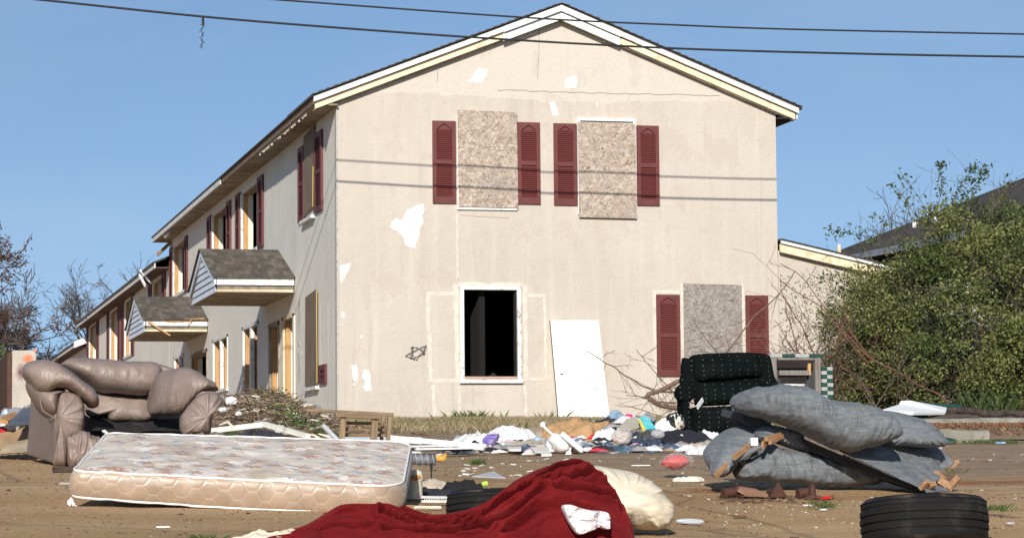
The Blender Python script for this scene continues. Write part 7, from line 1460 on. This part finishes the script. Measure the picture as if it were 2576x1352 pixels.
chips(5000, region(-100, 2680, 12.0, 24, 0), .0065, 'gravel', GRAV, 'brown grit and gravel loose on the dusty lot', 11)
chips(900, region(-100, 2680, 12.0, 22, 1), .010, 'dark_gravel', mat('dark gravel', (.12, .09, .065), .95, .4, 20, bst=0), 'darker pebbles loose on the dusty lot', 12)
def rag_bits(N_, nm, mt_, lab, seed, x0=1150, x1=1830, Y0=25.4, Y1=30.6, size=.10):
    rs = np.random.RandomState(seed); mb = MB(); n_ = 12; th = np.linspace(0, 2*np.pi, n_, endpoint=False)
    for i in range(N_):
        px, Y = rs.uniform(x0, x1), rs.uniform(Y0, Y1); x = _p(px, Y); s = size*rs.uniform(.4, 1.4); an = rs.normal()*.5; el = rs.uniform(.2, .6); S = np.linspace(0, 1, 6)[:, None]
        rr = 1+.5*vn(np.cos(th)*1.7+i, np.sin(th)*1.7, 0, seed); a = S*rr*np.cos(th)*s; b_ = S*rr*np.sin(th)*s*el; X = x+a*math.cos(an)-b_*math.sin(an); Yv = Y+a*math.sin(an)+b_*math.cos(an)
        h = s*rs.uniform(.12, .42)*(1-S**2)*(.6+.8*ridge(a*18+i, b_*12, 0, seed, 2)); Z = G(X, Yv)+np.maximum(h, 0)+.025*(1-S)+.008; mb.grid(np.stack([X, Yv, Z], -1), cv=True)
    o = mb.obj(nm, mt_, None, smooth=True, loc=GP((x0+x1)/2, (Y0+Y1)/2)); o['kind'] = 'stuff'; o['label'] = lab; o['category'] = 'rags'; return o
for i, (nn_, cl, q, ms) in enumerate(((60, 'white', (.78, .77, .75), (.55, .5, .45)), (55, 'dark blue', (.05, .08, .13), (.2, .27, .33)), (45, 'grey', (.28, .27, .26), (.1, .1, .1)), (40, 'black', (.015, .015, .02), (.08, .07, .07)), (34, 'tan', (.42, .29, .17), (.2, .14, .09)), (26, 'pale blue', (.35, .48, .58), (.7, .7, .68)), (14, 'red', (.55, .03, .05), (.7, .55, .55)), (12, 'pink', (.72, .35, .42), (.7, .6, .6)))):
    rag_bits(nn_, 'rag_scraps', mat(cl+' rag scraps', q, .9, .25, 11, 50, .6, .008, dirt=ms, dscale=6), 'small crumpled '+cl+' scraps mixed through the clothes heap', 40+i, size=.13 if i < 4 else .10)
rag_bits(18, 'rag_scraps', mat('dirty white scraps', (.66, .64, .60), .9, .2, 11, dirt=(.2, .17, .13), dscale=5), 'dirty white scraps lying round the loose white slats', 61, 980, 1400, 23.8, 28, .07)
def bit(px, Y, s_, mt_, nm, lb, cat, rot=0., el=2., th=.004):
    p = GP(px, Y); mb = MB(); a = np.array([math.cos(rot), math.sin(rot), 0])*s_*el; c_ = np.array([-math.sin(rot), math.cos(rot), 0])*s_; mb.obox(p+[0, 0, .008], a, c_, (0, 0, th)); tag(mb.obj(nm, mt_, None, loc=p, bevel=.001), lb, cat)
bit(2242, 15.9, .018, WCH, 'white_square', 'square white paper scrap left of the big black tyre', 'scrap', .2, 1.2); bit(2030, 15.9, .007, WCH, 'white_strip', 'thin white strip below the upright rusty foot', 'strip', .05, 4.); bit(2069, 15.6, .010, WCH, 'white_scrap', 'small oblong white scrap beneath the red tube', 'scrap', .1, 2.)
bit(410, 13.75, .007, WCH, 'white_splinter', 'thin pale splinter on the ground in front of the mattress', 'splinter', .02, 5.); bit(1860, 15.3, .02, BCH, 'bark_piece', 'dark bark piece below the brown broken board', 'bark', .1, 2.); bit(1996, 13.8, .014, BCH, 'bark_piece', 'dark bark crumb left of the big black tyre', 'bark', .3, 1.6)
bit(2538, 14.8, .014, mat('blue white wrapper', (.3, .36, .6), .5, .3, 30, col2=(.7, .7, .75)), 'wrapper', 'tiny blue and white wrapper at the right border beside the tyre', 'wrapper', .1, 1.5); bit(805, 12.75, .012, OCH, 'wood_splinter', 'pale wood splinter at the lower left of the red velvet', 'splinter', 0, 3)
lay([(150,1190),(185,1189)], 17.6, .006, mat('pale wire', (.5, .5, .48), .5, .1), 'bent_wire', 'short pale wire sticking out at the left corner of the mattress', 'wire')
bit(160, 19.6, .035, BARK, 'bark_chunk', 'dark bark chunk at the front foot of the loveseat', 'bark', .1, 2.2, .02); bit(1612, 21.5, .010, WCH, 'white_stick', 'thin white stick on the lot above the cream quilt', 'stick', 0., 8.)
